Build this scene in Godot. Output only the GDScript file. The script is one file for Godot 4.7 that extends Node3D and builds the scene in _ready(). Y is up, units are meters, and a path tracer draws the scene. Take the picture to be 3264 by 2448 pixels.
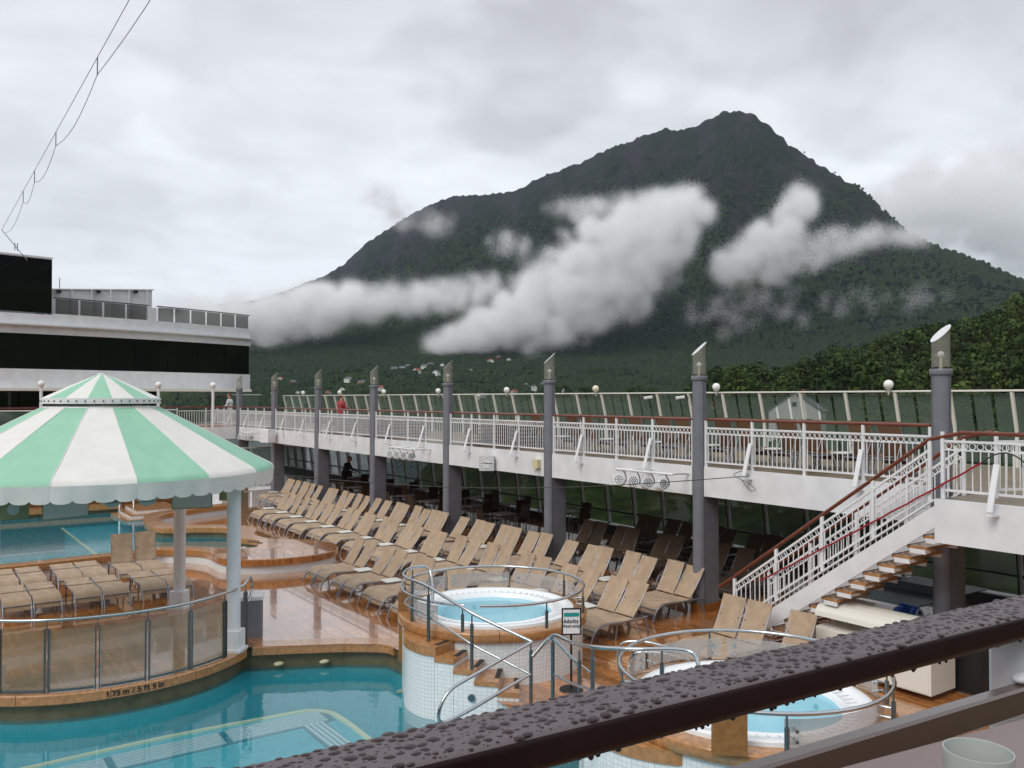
extends Node3D
# A wet pool deck on a ship moored in a fjord. x = starboard, -z = along the ship, y = up; the pool deck lies at y = 0.

const UPPER := 3.1          # upper deck floor
const COLX := 14.0          # line of the big grey columns
const BAY := 5.337          # distance between two columns
const SEA := -28.0
const EYE := Vector3(0, 4.6, 0)

var M := {}
var rng := RandomNumberGenerator.new()
var taken := {}

# ---------------------------------------------------------------- mesh helper
class MB:
	var v := PackedVector3Array()
	var n := PackedVector3Array()
	var c := PackedColorArray()
	var uv := PackedVector2Array()
	var ix := PackedInt32Array()
	var col := Color(1, 1, 1)
	var colored := false
	func tri(a: Vector3, b: Vector3, d: Vector3) -> void:
		var m := (b - a).cross(d - a).normalized()
		var k := v.size()
		v.append_array([a, b, d]); n.append_array([m, m, m])
		if colored: c.append_array([col, col, col])
		ix.append_array([k, k + 2, k + 1])
	func quad(a: Vector3, b: Vector3, d: Vector3, e: Vector3) -> void:
		var m := (b - a).cross(d - a)
		if m.length_squared() < 1e-14: m = (d - a).cross(e - a)
		m = m.normalized()
		var k := v.size()
		v.append_array([a, b, d, e]); n.append_array([m, m, m, m])
		if colored: c.append_array([col, col, col, col])
		ix.append_array([k, k + 2, k + 1, k, k + 3, k + 2])
	func box(ctr: Vector3, size: Vector3, b := Basis()) -> void:
		var h := size * 0.5
		var x := b.x * h.x; var y := b.y * h.y; var z := b.z * h.z
		quad(ctr - x - y + z, ctr + x - y + z, ctr + x + y + z, ctr - x + y + z)
		quad(ctr + x - y - z, ctr - x - y - z, ctr - x + y - z, ctr + x + y - z)
		quad(ctr + x - y + z, ctr + x - y - z, ctr + x + y - z, ctr + x + y + z)
		quad(ctr - x - y - z, ctr - x - y + z, ctr - x + y + z, ctr - x + y - z)
		quad(ctr - x + y + z, ctr + x + y + z, ctr + x + y - z, ctr - x + y - z)
		quad(ctr - x - y - z, ctr + x - y - z, ctr + x - y + z, ctr - x - y + z)
	# box with chamfered edges along its long axis (z of the basis is the long one)
	func beam(a: Vector3, b: Vector3, w: float, h: float, up := Vector3.UP, ch := 0.0) -> void:
		var f := (b - a)
		var L := f.length()
		if L < 1e-6: return
		f /= L
		var r := f.cross(up).normalized()
		var u := r.cross(f)
		var ring: Array[Vector2] = []
		if ch <= 0.0: ring = [Vector2(-w, -h) * 0.5, Vector2(w, -h) * 0.5, Vector2(w, h) * 0.5, Vector2(-w, h) * 0.5]
		else:
			var x := w * 0.5; var y := h * 0.5
			ring = [Vector2(-x + ch, -y), Vector2(x - ch, -y), Vector2(x, -y + ch), Vector2(x, y - ch), Vector2(x - ch, y), Vector2(-x + ch, y), Vector2(-x, y - ch), Vector2(-x, -y + ch)]
		var k := ring.size()
		for i in k:
			var p := r * ring[i].x + u * ring[i].y
			var q := r * ring[(i + 1) % k].x + u * ring[(i + 1) % k].y
			quad(a + p, b + p, b + q, a + q)
		for i in range(1, k - 1):
			var p0 := r * ring[0].x + u * ring[0].y
			var p1 := r * ring[i].x + u * ring[i].y
			var p2 := r * ring[i + 1].x + u * ring[i + 1].y
			tri(a + p0, a + p1, a + p2); tri(b + p0, b + p2, b + p1)
	func tube(pts: Array, rad: float, seg := 8, closed := false, caps := true) -> void:
		var m := pts.size()
		if m < 2: return
		var start := v.size()
		var up := Vector3.UP
		var first: Vector3 = (pts[1] - pts[0]).normalized()
		if absf(first.dot(up)) > 0.9: up = Vector3.RIGHT
		var r := first.cross(up).normalized()
		for i in m:
			var t: Vector3
			if closed: t = (pts[(i + 1) % m] - pts[(i + m - 1) % m]).normalized()
			elif i == 0: t = first
			elif i == m - 1: t = (pts[i] - pts[i - 1]).normalized()
			else: t = ((pts[i + 1] - pts[i]).normalized() + (pts[i] - pts[i - 1]).normalized()).normalized()
			r = (r - t * r.dot(t)).normalized()
			var u := t.cross(r)
			for j in seg:
				var a := TAU * j / seg
				var d := r * cos(a) + u * sin(a)
				v.append(pts[i] + d * rad); n.append(d)
				if colored: c.append(col)
		var rows := m if closed else m - 1
		for i in rows:
			for j in seg:
				var a0 := start + i * seg + j
				var a1 := start + i * seg + (j + 1) % seg
				var b0 := start + ((i + 1) % m) * seg + j
				var b1 := start + ((i + 1) % m) * seg + (j + 1) % seg
				ix.append_array([a0, a1, b1, a0, b1, b0])
		if caps and not closed:
			for e in 2:
				var base := start + (0 if e == 0 else (m - 1) * seg)
				for j in range(1, seg - 1):
					if e == 0: tri(v[base], v[base + j + 1], v[base + j])
					else: tri(v[base], v[base + j], v[base + j + 1])
	# surface of revolution about a vertical axis through ctr; profile of (radius, height), smooth along the curve
	func lathe(ctr: Vector3, prof: Array, seg := 16, smooth := true, a0 := 0.0, a1 := TAU) -> void:
		var m := prof.size()
		var full := absf(a1 - a0 - TAU) < 1e-5
		for i in m - 1:
			var p: Vector2 = prof[i]; var q: Vector2 = prof[i + 1]
			var d := q - p
			var nn := Vector2(d.y, -d.x).normalized()
			var na := nn; var nb := nn
			if smooth:
				if i > 0:
					var e: Vector2 = (p - prof[i - 1]); var ne := Vector2(e.y, -e.x).normalized()
					if ne.dot(nn) > 0.6: na = (ne + nn).normalized()
				if i < m - 2:
					var e2: Vector2 = (prof[i + 2] - q); var ne2 := Vector2(e2.y, -e2.x).normalized()
					if ne2.dot(nn) > 0.6: nb = (ne2 + nn).normalized()
			var k := v.size()
			for j in seg + 1:
				var a := a0 + (a1 - a0) * j / seg
				var dir := Vector3(cos(a), 0, sin(a))
				v.append(ctr + dir * p.x + Vector3.UP * p.y); n.append(dir * na.x + Vector3.UP * na.y)
				v.append(ctr + dir * q.x + Vector3.UP * q.y); n.append(dir * nb.x + Vector3.UP * nb.y)
				if colored: c.append_array([col, col])
			for j in seg:
				var b := k + j * 2
				ix.append_array([b, b + 1, b + 3, b, b + 3, b + 2])
	# flat polygon in the xz plane pulled up from y0 to y1
	func slab(poly: PackedVector2Array, y0: float, y1: float, bottom := true, top := true, sides := true) -> void:
		var p := poly
		if Geometry2D.is_polygon_clockwise(p): p = p.duplicate(); p.reverse()
		var t := Geometry2D.triangulate_polygon(p)
		for i in range(0, t.size(), 3):
			var a := p[t[i]]; var b := p[t[i + 1]]; var d := p[t[i + 2]]
			if (b - a).cross(d - a) > 0: var s := b; b = d; d = s
			if top: tri(Vector3(a.x, y1, a.y), Vector3(b.x, y1, b.y), Vector3(d.x, y1, d.y))
			if bottom: tri(Vector3(a.x, y0, a.y), Vector3(d.x, y0, d.y), Vector3(b.x, y0, b.y))
		if sides:
			var area := 0.0
			for i in p.size(): area += p[i].cross(p[(i + 1) % p.size()])
			for i in p.size():
				var a := p[i]; var b := p[(i + 1) % p.size()]
				if area < 0: quad(Vector3(a.x, y0, a.y), Vector3(b.x, y0, b.y), Vector3(b.x, y1, b.y), Vector3(a.x, y1, a.y))
				else: quad(Vector3(b.x, y0, b.y), Vector3(a.x, y0, a.y), Vector3(a.x, y1, a.y), Vector3(b.x, y1, b.y))
	func ball(ctr: Vector3, rad: Vector3, seg := 12, rings := 8) -> void:
		var k := v.size()
		for i in rings + 1:
			var t := PI * i / rings
			for j in seg + 1:
				var a := TAU * j / seg
				var d := Vector3(sin(t) * cos(a), cos(t), sin(t) * sin(a))
				v.append(ctr + d * rad); n.append((d / rad).normalized())
				if colored: c.append(col)
		for i in rings:
			for j in seg:
				var b := k + i * (seg + 1) + j
				ix.append_array([b, b + 1, b + seg + 2, b, b + seg + 2, b + seg + 1])
	func done() -> ArrayMesh:
		for i in range(0, ix.size(), 3):   # every face is wound the way its normals point
			var a := ix[i]; var b := ix[i + 1]; var e := ix[i + 2]
			if (v[b] - v[a]).cross(v[e] - v[a]).dot(n[a] + n[b] + n[e]) > 0.0:
				ix[i + 1] = e; ix[i + 2] = b
		var arr := []
		arr.resize(Mesh.ARRAY_MAX)
		arr[Mesh.ARRAY_VERTEX] = v; arr[Mesh.ARRAY_NORMAL] = n; arr[Mesh.ARRAY_INDEX] = ix
		if colored: arr[Mesh.ARRAY_COLOR] = c
		if uv.size() == v.size(): arr[Mesh.ARRAY_TEX_UV] = uv
		var m := ArrayMesh.new()
		m.add_surface_from_arrays(Mesh.PRIMITIVE_TRIANGLES, arr)
		return m

# ---------------------------------------------------------------- scene helpers
func numbered(called: String) -> String:
	if not taken.has(called):
		taken[called] = 0
		return called
	taken[called] += 1
	return "%s_%03d" % [called, taken[called]]

func thing(called: String, label: String, category: String, at := Vector3.ZERO, turn := 0.0, group := "") -> Node3D:
	var o := Node3D.new()
	o.name = numbered(called)
	add_child(o)
	o.position = at
	o.rotation.y = turn
	o.set_meta("label", label); o.set_meta("category", category)
	if group: o.set_meta("group", group)
	return o

func part(parent: Node, called: String, mesh: Mesh, mat: Material, at := Vector3.ZERO, label := "") -> MeshInstance3D:
	var o := MeshInstance3D.new()
	o.name = called if parent != self else numbered(called)
	o.mesh = mesh
	o.material_override = mat
	parent.add_child(o, true)
	o.position = at
	if label: o.set_meta("label", label)
	return o

func single(called: String, mesh: Mesh, mat: Material, label: String, category: String, at := Vector3.ZERO, group := "") -> MeshInstance3D:
	var o := part(self, called, mesh, mat, at)
	o.set_meta("label", label); o.set_meta("category", category)
	if group: o.set_meta("group", group)
	return o

func setting(called: String, mesh: Mesh, mat: Material, kind := "structure") -> MeshInstance3D:
	var o := part(self, called, mesh, mat)
	o.set_meta("kind", kind)
	return o

func copy(src: Node3D, at: Vector3, turn: float, label: String, group := "") -> Node3D:
	var o: Node3D = src.duplicate()
	var base := String(src.name)
	var cut := base.rfind("_")
	if cut > 0 and base.substr(cut + 1).is_valid_int(): base = base.substr(0, cut)
	o.name = numbered(base)
	add_child(o)
	o.position = at
	o.rotation.y = turn
	o.set_meta("label", label)
	if group: o.set_meta("group", group)
	return o

func v3(p: Vector2, y: float) -> Vector3: return Vector3(p.x, y, p.y)

# a smooth polyline through control points
func smooth_line(pts: Array, per := 6) -> Array:
	var out := []
	var m := pts.size()
	for i in m - 1:
		var p0 = pts[maxi(i - 1, 0)]; var p1 = pts[i]; var p2 = pts[i + 1]; var p3 = pts[mini(i + 2, m - 1)]
		for k in per: out.append(p1.cubic_interpolate(p2, p0, p3, float(k) / per))
	out.append(pts[m - 1])
	return out

# round the corners of a polyline in space
func rounded(pts: Array, rad: float, per := 5) -> Array:
	var out := [pts[0]]
	for i in range(1, pts.size() - 1):
		var p: Vector3 = pts[i]
		var a: Vector3 = pts[i - 1] - p
		var b: Vector3 = pts[i + 1] - p
		var r := minf(rad, minf(a.length(), b.length()) * 0.49)
		var s := p + a.normalized() * r
		var e := p + b.normalized() * r
		for k in per + 1:
			var t := float(k) / per
			out.append(s.lerp(p, t).lerp(p.lerp(e, t), t))
	out.append(pts[pts.size() - 1])
	return out

func arc(ctr: Vector3, r: float, a0: float, a1: float, steps: int) -> Array:
	var out := []
	for i in steps + 1:
		var a := deg_to_rad(lerpf(a0, a1, float(i) / steps))
		out.append(ctr + Vector3(cos(a), 0, sin(a)) * r)
	return out

# ---------------------------------------------------------------- materials
func srgb(r: float, g: float, b: float, a := 1.0) -> Color: return Color(r / 255.0, g / 255.0, b / 255.0, a)
func lin(r: float, g: float, b: float) -> Color: return Color(r, g, b).linear_to_srgb()

func mat(called: String, c: Color, rough := 0.6, metal := 0.0, spec := 0.5) -> StandardMaterial3D:
	var m := StandardMaterial3D.new()
	m.resource_name = called
	m.albedo_color = c; m.roughness = rough; m.metallic = metal; m.metallic_specular = spec
	M[called] = m
	return m

func noise_tex(freq: float, seed_: int, size := 512, lo := 0.0, hi := 1.0, octaves := 4, normal := false, strength := 2.0) -> NoiseTexture2D:
	var f := FastNoiseLite.new()
	f.seed = seed_; f.frequency = freq; f.fractal_octaves = octaves; f.noise_type = FastNoiseLite.TYPE_SIMPLEX_SMOOTH
	var t := NoiseTexture2D.new()
	t.width = size; t.height = size; t.seamless = true; t.noise = f
	if normal:
		t.as_normal_map = true; t.bump_strength = strength
	else:
		var g := Gradient.new()
		g.set_color(0, Color(lo, lo, lo)); g.set_color(1, Color(hi, hi, hi))
		t.color_ramp = g
	return t

func triplanar(m: StandardMaterial3D, per_metre: float, world := true) -> void:
	m.uv1_triplanar = true; m.uv1_world_triplanar = world
	m.uv1_scale = Vector3.ONE * per_metre

func glass(called: String, c: Color, alpha: float, rough := 0.03) -> StandardMaterial3D:
	var m := mat(called, Color(c.r, c.g, c.b, alpha), rough)
	m.transparency = BaseMaterial3D.TRANSPARENCY_ALPHA
	return m

# boards: rows of planks with dark caulking, each plank with a tone and grain of its own (colour, and a height map for the seams)
func plank_texture(size: int, planks: int, base: Color, vary: float, seam: float, seed_: int) -> Array:
	var im := Image.create(size, size, false, Image.FORMAT_RGB8)
	var hm := Image.create(size, size, false, Image.FORMAT_L8)
	var f := FastNoiseLite.new()
	f.seed = seed_; f.frequency = 1.0; f.fractal_octaves = 3
	var r := RandomNumberGenerator.new()
	r.seed = seed_
	var w := float(size) / planks
	var tone := []; var joint := []
	for i in planks:
		tone.append(1.0 + r.randf_range(-vary, vary)); joint.append(r.randi_range(0, size - 1))
	for x in size:
		var k := int(x / w) % planks
		var inside := fposmod(x, w)
		for y in size:
			var a := TAU * y / size
			var g := f.get_noise_3d(x * 0.09, cos(a) * 3.0, sin(a) * 3.0)
			var blot := f.get_noise_3d(x * 0.012 + 50, cos(a) * 1.3, sin(a) * 1.3)
			var t: float = tone[k] * (1.0 + 0.13 * g + 0.16 * blot)
			var h := 0.75 + 0.2 * g
			if inside < seam or absi(y - joint[k]) < 1:
				t *= 0.42; h = 0.0
			im.set_pixel(x, y, Color(base.r * t, base.g * t, base.b * t * (1.0 - 0.05 * g)))
			hm.set_pixel(x, y, Color(h, h, h))
	return [ImageTexture.create_from_image(im), ImageTexture.create_from_image(hm)]

func tile_texture(size: int, tiles: int, base: Color, grout: Color, vary: float, seed_: int) -> Array:
	var im := Image.create(size, size, false, Image.FORMAT_RGB8)
	var hm := Image.create(size, size, false, Image.FORMAT_L8)
	var r := RandomNumberGenerator.new()
	r.seed = seed_
	var w := size / tiles
	im.fill(grout); hm.fill(Color(0.1, 0.1, 0.1))
	for i in tiles:
		for j in tiles:
			var t := 1.0 + r.randf_range(-vary, vary)
			var rect := Rect2i(i * w + 1, j * w + 1, w - 2, w - 2)
			im.fill_rect(rect, Color(base.r * t, base.g * t, base.b * t))
			hm.fill_rect(rect, Color(0.9, 0.9, 0.9))
	return [ImageTexture.create_from_image(im), ImageTexture.create_from_image(hm)]

# ---------------------------------------------------------------- sky
func make_sky() -> Sky:
	var w := 2048; var h := 1024
	var im := Image.create(w, h, false, Image.FORMAT_RGB8)
	var f := FastNoiseLite.new()
	f.seed = 11; f.frequency = 1.0; f.fractal_octaves = 5; f.fractal_gain = 0.55
	var f2 := FastNoiseLite.new()
	f2.seed = 5; f2.frequency = 1.0; f2.fractal_octaves = 4
	im.fill(srgb(150, 156, 158))
	for y in h / 2 + 2:
		var el := PI * (0.5 - (y + 0.5) / h)
		var ce := cos(el); var se := sin(el)
		for x in w:
			var az := TAU * (x + 0.5) / w
			var d := Vector3(sin(az) * ce, se, -cos(az) * ce)
			# cloud sheet: look the noise up on a flat layer overhead, so that clouds draw together towards the horizon
			var k := 1.0 / (se + 0.16)
			var q := Vector3(d.x * k, d.z * k, 0.0)
			var warp := f2.get_noise_2d(q.x * 0.7, q.y * 0.7)
			var n := f.get_noise_3d(q.x * 0.62 + warp * 0.5, q.y * 0.95 + warp * 0.35, 0.3)
			var n2 := f2.get_noise_3d(d.x * 2.1, d.y * 4.5, d.z * 2.1)
			var t := 0.875 + 0.135 * n + 0.06 * n2 + 0.03 * f.get_noise_3d(q.x * 2.6, q.y * 4.0, 3.0)
			t += 0.035 * smoothstep(0.5, 0.0, se)
			# dark cloud heaps scattered round the sky, with torn edges
			var m := f.get_noise_3d(d.x * 1.3 + 7.0, d.y * 2.6 + warp * 0.18, d.z * 1.3 - 3.0) + 0.22 * f2.get_noise_3d(d.x * 6.0, d.y * 9.0, d.z * 6.0)
			t -= 0.085 * smoothstep(0.16, 0.5, m)
			# heavier cloud to the upper right of the peak, a bright gap below it
			var bear := rad_to_deg(az) if az < PI else rad_to_deg(az) - 360.0
			var high := rad_to_deg(el)
			t -= 0.15 * exp(-pow((bear - 60.0) / 16.0, 2.0) - pow((high - 27.0) / 7.0, 2.0)) * (1.0 + 1.5 * n)
			t += 0.05 * exp(-pow((bear - 61.0) / 9.0, 2.0) - pow((high - 16.5) / 3.5, 2.0)) * (1.0 + 2.0 * n2)
			t = clampf(t, 0.56, 0.955)
			im.set_pixel(x, y, Color(t * 0.968, t * 0.985, t * 1.012))
	var p := PanoramaSkyMaterial.new()
	p.panorama = ImageTexture.create_from_image(im)
	var s := Sky.new()
	s.sky_material = p
	return s

func setup_view() -> void:
	var cam := Camera3D.new()
	cam.name = "camera"
	add_child(cam)
	cam.position = EYE
	cam.rotation_degrees = Vector3(0.96, -35.07, 0)
	cam.fov = 48.5
	cam.near = 0.05
	cam.far = 20000.0
	cam.current = true
	var e := Environment.new()
	e.background_mode = Environment.BG_SKY
	e.sky = make_sky()
	e.tonemap_mode = Environment.TONE_MAPPER_LINEAR
	e.tonemap_exposure = 1.08
	e.background_energy_multiplier = 1.12
	e.sdfgi_enabled = true; e.ssao_enabled = true; e.ssil_enabled = true
	e.fog_enabled = true
	e.fog_light_color = srgb(196, 212, 228)
	e.fog_density = 0.00004
	var we := WorldEnvironment.new()
	we.name = "air"
	we.environment = e
	add_child(we)
	var sun := DirectionalLight3D.new()
	sun.name = "sun"
	sun.light_energy = 0.5
	sun.light_angular_distance = 30.0
	sun.light_color = srgb(255, 250, 242)
	sun.shadow_enabled = true
	sun.rotation_degrees = Vector3(-44, -72, 0)
	add_child(sun)
# ---------------------------------------------------------------- land
# skyline of the mountain as bearing (degrees from -z towards +x) and height angle; the ridge stands about 3.2 km away
const RIDGE := [[-40, 7], [-20, 8], [0, 5.0], [10, 5.2], [18.1, 6.25], [19.5, 6.7], [22.6, 8.0], [23.8, 8.75], [25.3, 10.2], [26.5, 11.0], [28.05, 12.05], [29.6, 12.85], [31.1, 13.4], [33.0, 13.5], [35.2, 13.75], [37.4, 14.8], [39.6, 15.5], [41.4, 16.3], [43.3, 16.85], [44.5, 17.3], [45.4, 17.4], [46.6, 17.25], [48.1, 17.85], [49.0, 18.2], [50.2, 18.2], [51.0, 17.9], [51.9, 17.2], [53.0, 16.1], [54.2, 15.2], [55.8, 14.0], [57.5, 12.9], [58.5, 11.7], [60.0, 10.1], [61.0, 9.45], [62.5, 8.65], [64.0, 7.9], [65.7, 6.95], [68, 6.0], [75, 5.0], [100, 8], [130, 13], [180, 15], [230, 14], [280, 11], [320, 7]]
const HILL := [[40, 0.0], [46, 0.0], [49.5, 0.1], [53, 0.2], [54.6, 0.4], [55.7, 0.8], [58.4, 1.5], [61, 2.2], [63.5, 2.8], [65.4, 3.7], [67, 4.6], [75, 8.0], [95, 11], [140, 10], [170, 4], [185, 0.0]]
var land_noise: FastNoiseLite
var land_fine: FastNoiseLite

func table(t: Array, a: float) -> float:
	if a <= t[0][0]: return t[0][1]
	for i in t.size() - 1:
		if a <= t[i + 1][0]: return lerpf(t[i][1], t[i + 1][1], (a - t[i][0]) / (t[i + 1][0] - t[i][0]))
	return t[t.size() - 1][1]

func land_height(az: float, r: float) -> float:   # az in degrees, -40 .. 320
	var a := deg_to_rad(az)
	var x := sin(a) * r; var z := -cos(a) * r
	var ridge_r := 3250.0 + 420.0 * sin(a * 3.1 + 0.6) - 260.0 * smoothstep(46.0, 66.0, az) * smoothstep(90.0, 66.0, az) + 900.0 * smoothstep(38.0, 18.0, az) * smoothstep(-30.0, 10.0, az)
	var top := EYE.y + ridge_r * tan(deg_to_rad(table(RIDGE, az)))
	var shore := 960.0 + 90.0 * sin(a * 9.0)
	var h := SEA - 6.0
	# far shore: fields, then the mountainside
	if r > shore - 80:
		var foot := 1750.0
		var t0 := clampf((r - shore) / (foot - shore), 0.0, 1.0)
		var field := SEA - 3.0 + 125.0 * pow(t0, 1.25) + 10.0 * land_noise.get_noise_2d(x * 0.9, z * 0.9) * t0
		if r <= foot: h = field
		else:
			var t := (r - foot) / (ridge_r - foot)
			var base := SEA + 122.0
			if t < 1.0:
				var prof := 0.62 * t + 0.38 * t * t + 0.10 * sin(t * PI)
				var k := sin(minf(t, 1.0) * PI)
				# gullies run down the slope
				var gully := land_noise.get_noise_2d(az * 26.0, t * 300.0) * 0.6 + absf(land_noise.get_noise_2d(az * 75.0 + 900.0 + t * 260.0, t * 170.0)) * -0.75
				h = base + (top - base) * prof + (top - base) * 0.17 * gully * k + 40.0 * land_fine.get_noise_2d(x, z) * k
			else:
				h = top - (t - 1.0) * 700.0 + 20.0 * land_noise.get_noise_2d(x, z) * minf((t - 1.0) * 10.0, 1.0)
			h += 9.0 * land_fine.get_noise_2d(az * 190.0, 40.0) * smoothstep(0.75, 1.0, t)
	# the near shore to starboard: a grassy slope, then a wooded hill
	var on := smoothstep(29.0, 37.0, az + 3.0 * sin(r * 0.006)) * smoothstep(215.0, 185.0, az)
	if on > 0.0 and r < 1300:
		var lateral := 62.0 + 40.0 * smoothstep(60.0, 30.0, az)
		var up := smoothstep(lateral - 6.0, 520.0, r)
		var near := SEA + 1.0 + 30.0 * pow(clampf((r - lateral + 6.0) / 400.0, 0.0, 1.0), 0.5) + 1.6 * land_fine.get_noise_2d(x * 2.0, z * 2.0) * up
		var crest := 560.0
		var hill := tan(deg_to_rad(table(HILL, az))) * crest
		near += hill * smoothstep(150.0, crest, r) + 9.0 * land_noise.get_noise_2d(x * 3.0, z * 3.0) * smoothstep(220.0, 420.0, r) * smoothstep(44.0, 56.0, az)
		near += 6.0 * exp(-pow((az - 53.6) / 3.5, 2.0) - pow((r - 215.0) / 60.0, 2.0))
		if r > 620: near -= (r - 620.0) * 0.09
		if r < lateral - 8.0: near = SEA - 6.0
		var hh := lerpf(SEA - 6.0, near, on)
		h = maxf(h, hh)
	return h

func land_point(az: float, r: float) -> Vector3:
	var a := deg_to_rad(az)
	return Vector3(sin(a) * r, land_height(az, r), -cos(a) * r)

func make_land() -> void:
	land_noise = FastNoiseLite.new()
	land_noise.seed = 3; land_noise.frequency = 0.003; land_noise.fractal_octaves = 4
	land_fine = FastNoiseLite.new()
	land_fine.seed = 8; land_fine.frequency = 0.012; land_fine.fractal_octaves = 4
	var azs := []
	var a := -40.0
	while a < 320.01:
		azs.append(a)
		a += 0.14 if a > 14.0 and a < 70.0 else (0.6 if a > -6.0 and a < 90.0 else 2.0)
	azs[azs.size() - 1] = 320.0
	var rs := [40.0]
	while rs[rs.size() - 1] < 5200.0:
		var r: float = rs[rs.size() - 1]
		rs.append(r + clampf(r * 0.034, 5.0, 34.0))
	var nr := rs.size(); var na := azs.size()
	var P := PackedVector3Array(); P.resize(na * nr)
	for i in na:
		for j in nr: P[i * nr + j] = land_point(azs[i], rs[j])
	var N := PackedVector3Array(); N.resize(na * nr)
	var C := PackedColorArray(); C.resize(na * nr)
	var ix := PackedInt32Array()
	for i in na:
		for j in nr:
			var p := P[i * nr + j]
			var di := P[mini(i + 1, na - 1) * nr + j] - P[maxi(i - 1, 0) * nr + j]
			var dj := P[i * nr + mini(j + 1, nr - 1)] - P[i * nr + maxi(j - 1, 0)]
			var n := dj.cross(di).normalized()
			if n.y < 0: n = -n
			N[i * nr + j] = n
			C[i * nr + j] = land_color(azs[i], rs[j], p, n)
			if i < na - 1 and j < nr - 1:
				var b := i * nr + j
				ix.append_array([b, b + 1, b + nr + 1, b, b + nr + 1, b + nr])
	var arr := []
	arr.resize(Mesh.ARRAY_MAX)
	arr[Mesh.ARRAY_VERTEX] = P; arr[Mesh.ARRAY_NORMAL] = N; arr[Mesh.ARRAY_COLOR] = C; arr[Mesh.ARRAY_INDEX] = ix
	var m := ArrayMesh.new()
	m.add_surface_from_arrays(Mesh.PRIMITIVE_TRIANGLES, arr)
	var lm := mat("hillside", Color(1, 1, 1), 0.95, 0.0, 0.2)
	lm.vertex_color_use_as_albedo = true
	lm.albedo_texture = noise_tex(0.02, 31, 512, 0.42, 1.0, 6)
	lm.detail_enabled = true; lm.detail_blend_mode = BaseMaterial3D.BLEND_MODE_MUL
	lm.detail_albedo = noise_tex(0.015, 33, 512, 0.5, 1.0, 5)
	lm.detail_uv_layer = BaseMaterial3D.DETAIL_UV_2
	lm.uv2_triplanar = true; lm.uv2_world_triplanar = true; lm.uv2_scale = Vector3.ONE * 0.0021
	triplanar(lm, 0.012)
	setting("terrain", m, lm)
	# fjord
	var wm := mat("fjord_water", lin(0.03, 0.075, 0.075), 0.12)
	wm.normal_enabled = true; wm.normal_texture = noise_tex(0.03, 4, 512, 0, 1, 4, true, 3.0); wm.normal_scale = 0.5
	triplanar(wm, 0.02)
	var b := MB.new()
	b.slab(PackedVector2Array([Vector2(-6000, -6000), Vector2(6000, -6000), Vector2(6000, 6000), Vector2(-6000, 6000)]), SEA - 0.2, SEA, false, true, false)
	setting("water", b.done(), wm)

func land_color(az: float, r: float, p: Vector3, n: Vector3) -> Color:
	var forest := Color(0.021, 0.042, 0.021)
	var scrub := Color(0.030, 0.046, 0.018)
	var rock := Color(0.078, 0.078, 0.084)
	var grass := Color(0.075, 0.135, 0.028)
	var k := land_fine.get_noise_2d(p.x * 1.2, p.z * 1.2)
	var k2 := land_noise.get_noise_2d(p.x * 2.0 + 400.0, p.z * 2.0)
	if r < 900:
		var g := grass.lerp(Color(0.05, 0.10, 0.022), clampf(0.5 + k, 0, 1))
		return g.lerp(forest, smoothstep(0.1, 0.35, k2) * 0.6)
	if r < 1850:
		var meadow := smoothstep(-0.06, 0.02, k2 + 0.22 * sin(p.x * 0.011)) * smoothstep(1600.0, 1440.0, r + 120.0 * k)
		return forest.lerp(grass, meadow)
	var up := (p.y - SEA) / 1000.0
	var bare := smoothstep(0.02, 0.22, k2 + 0.25 * k + 0.42 * (up - 0.72)) * 0.9
	bare = maxf(bare, smoothstep(0.62, 0.45, n.y) * 0.8)
	var t := clampf((r - 1850.0) / 1500.0, 0.0, 1.0)
	var streak := land_noise.get_noise_2d(az * 120.0 + 30.0 * k, t * 90.0 + az * 12.0)   # rock ribs and green gullies run downhill
	bare = clampf(bare * 0.55 + smoothstep(0.02, 0.4, streak + 0.5 * k2 + 0.3 * k) * smoothstep(0.15, 0.5, up) * 0.8, 0.0, 1.0)
	var veg := forest.lerp(scrub, smoothstep(0.45, 0.85, up))
	return veg.lerp(rock, clampf(bare, 0, 1))
# ---------------------------------------------------------------- clouds hanging on the mountainside
# A cloud is many thousand small white flecks in loose handfuls, thick in the middle and torn at the edges, so that light wanders through it.
var fleck_meshes := []

func fleck_mesh(seed_: int) -> ArrayMesh:
	var r := RandomNumberGenerator.new(); r.seed = seed_
	var b := MB.new()
	for i in 900:
		var p := Vector3(r.randfn(), r.randfn(), r.randfn()) * 8.0
		var u := Vector3(r.randfn(), r.randfn(), r.randfn()).normalized()
		var w := u.cross(Vector3(r.randfn(), r.randfn(), r.randfn())).normalized()
		var s := r.randf_range(0.17, 0.38)
		b.tri(p + u * s, p - u * 0.5 * s + w * 0.87 * s, p - u * 0.5 * s - w * 0.87 * s)
	return b.done()

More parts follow.
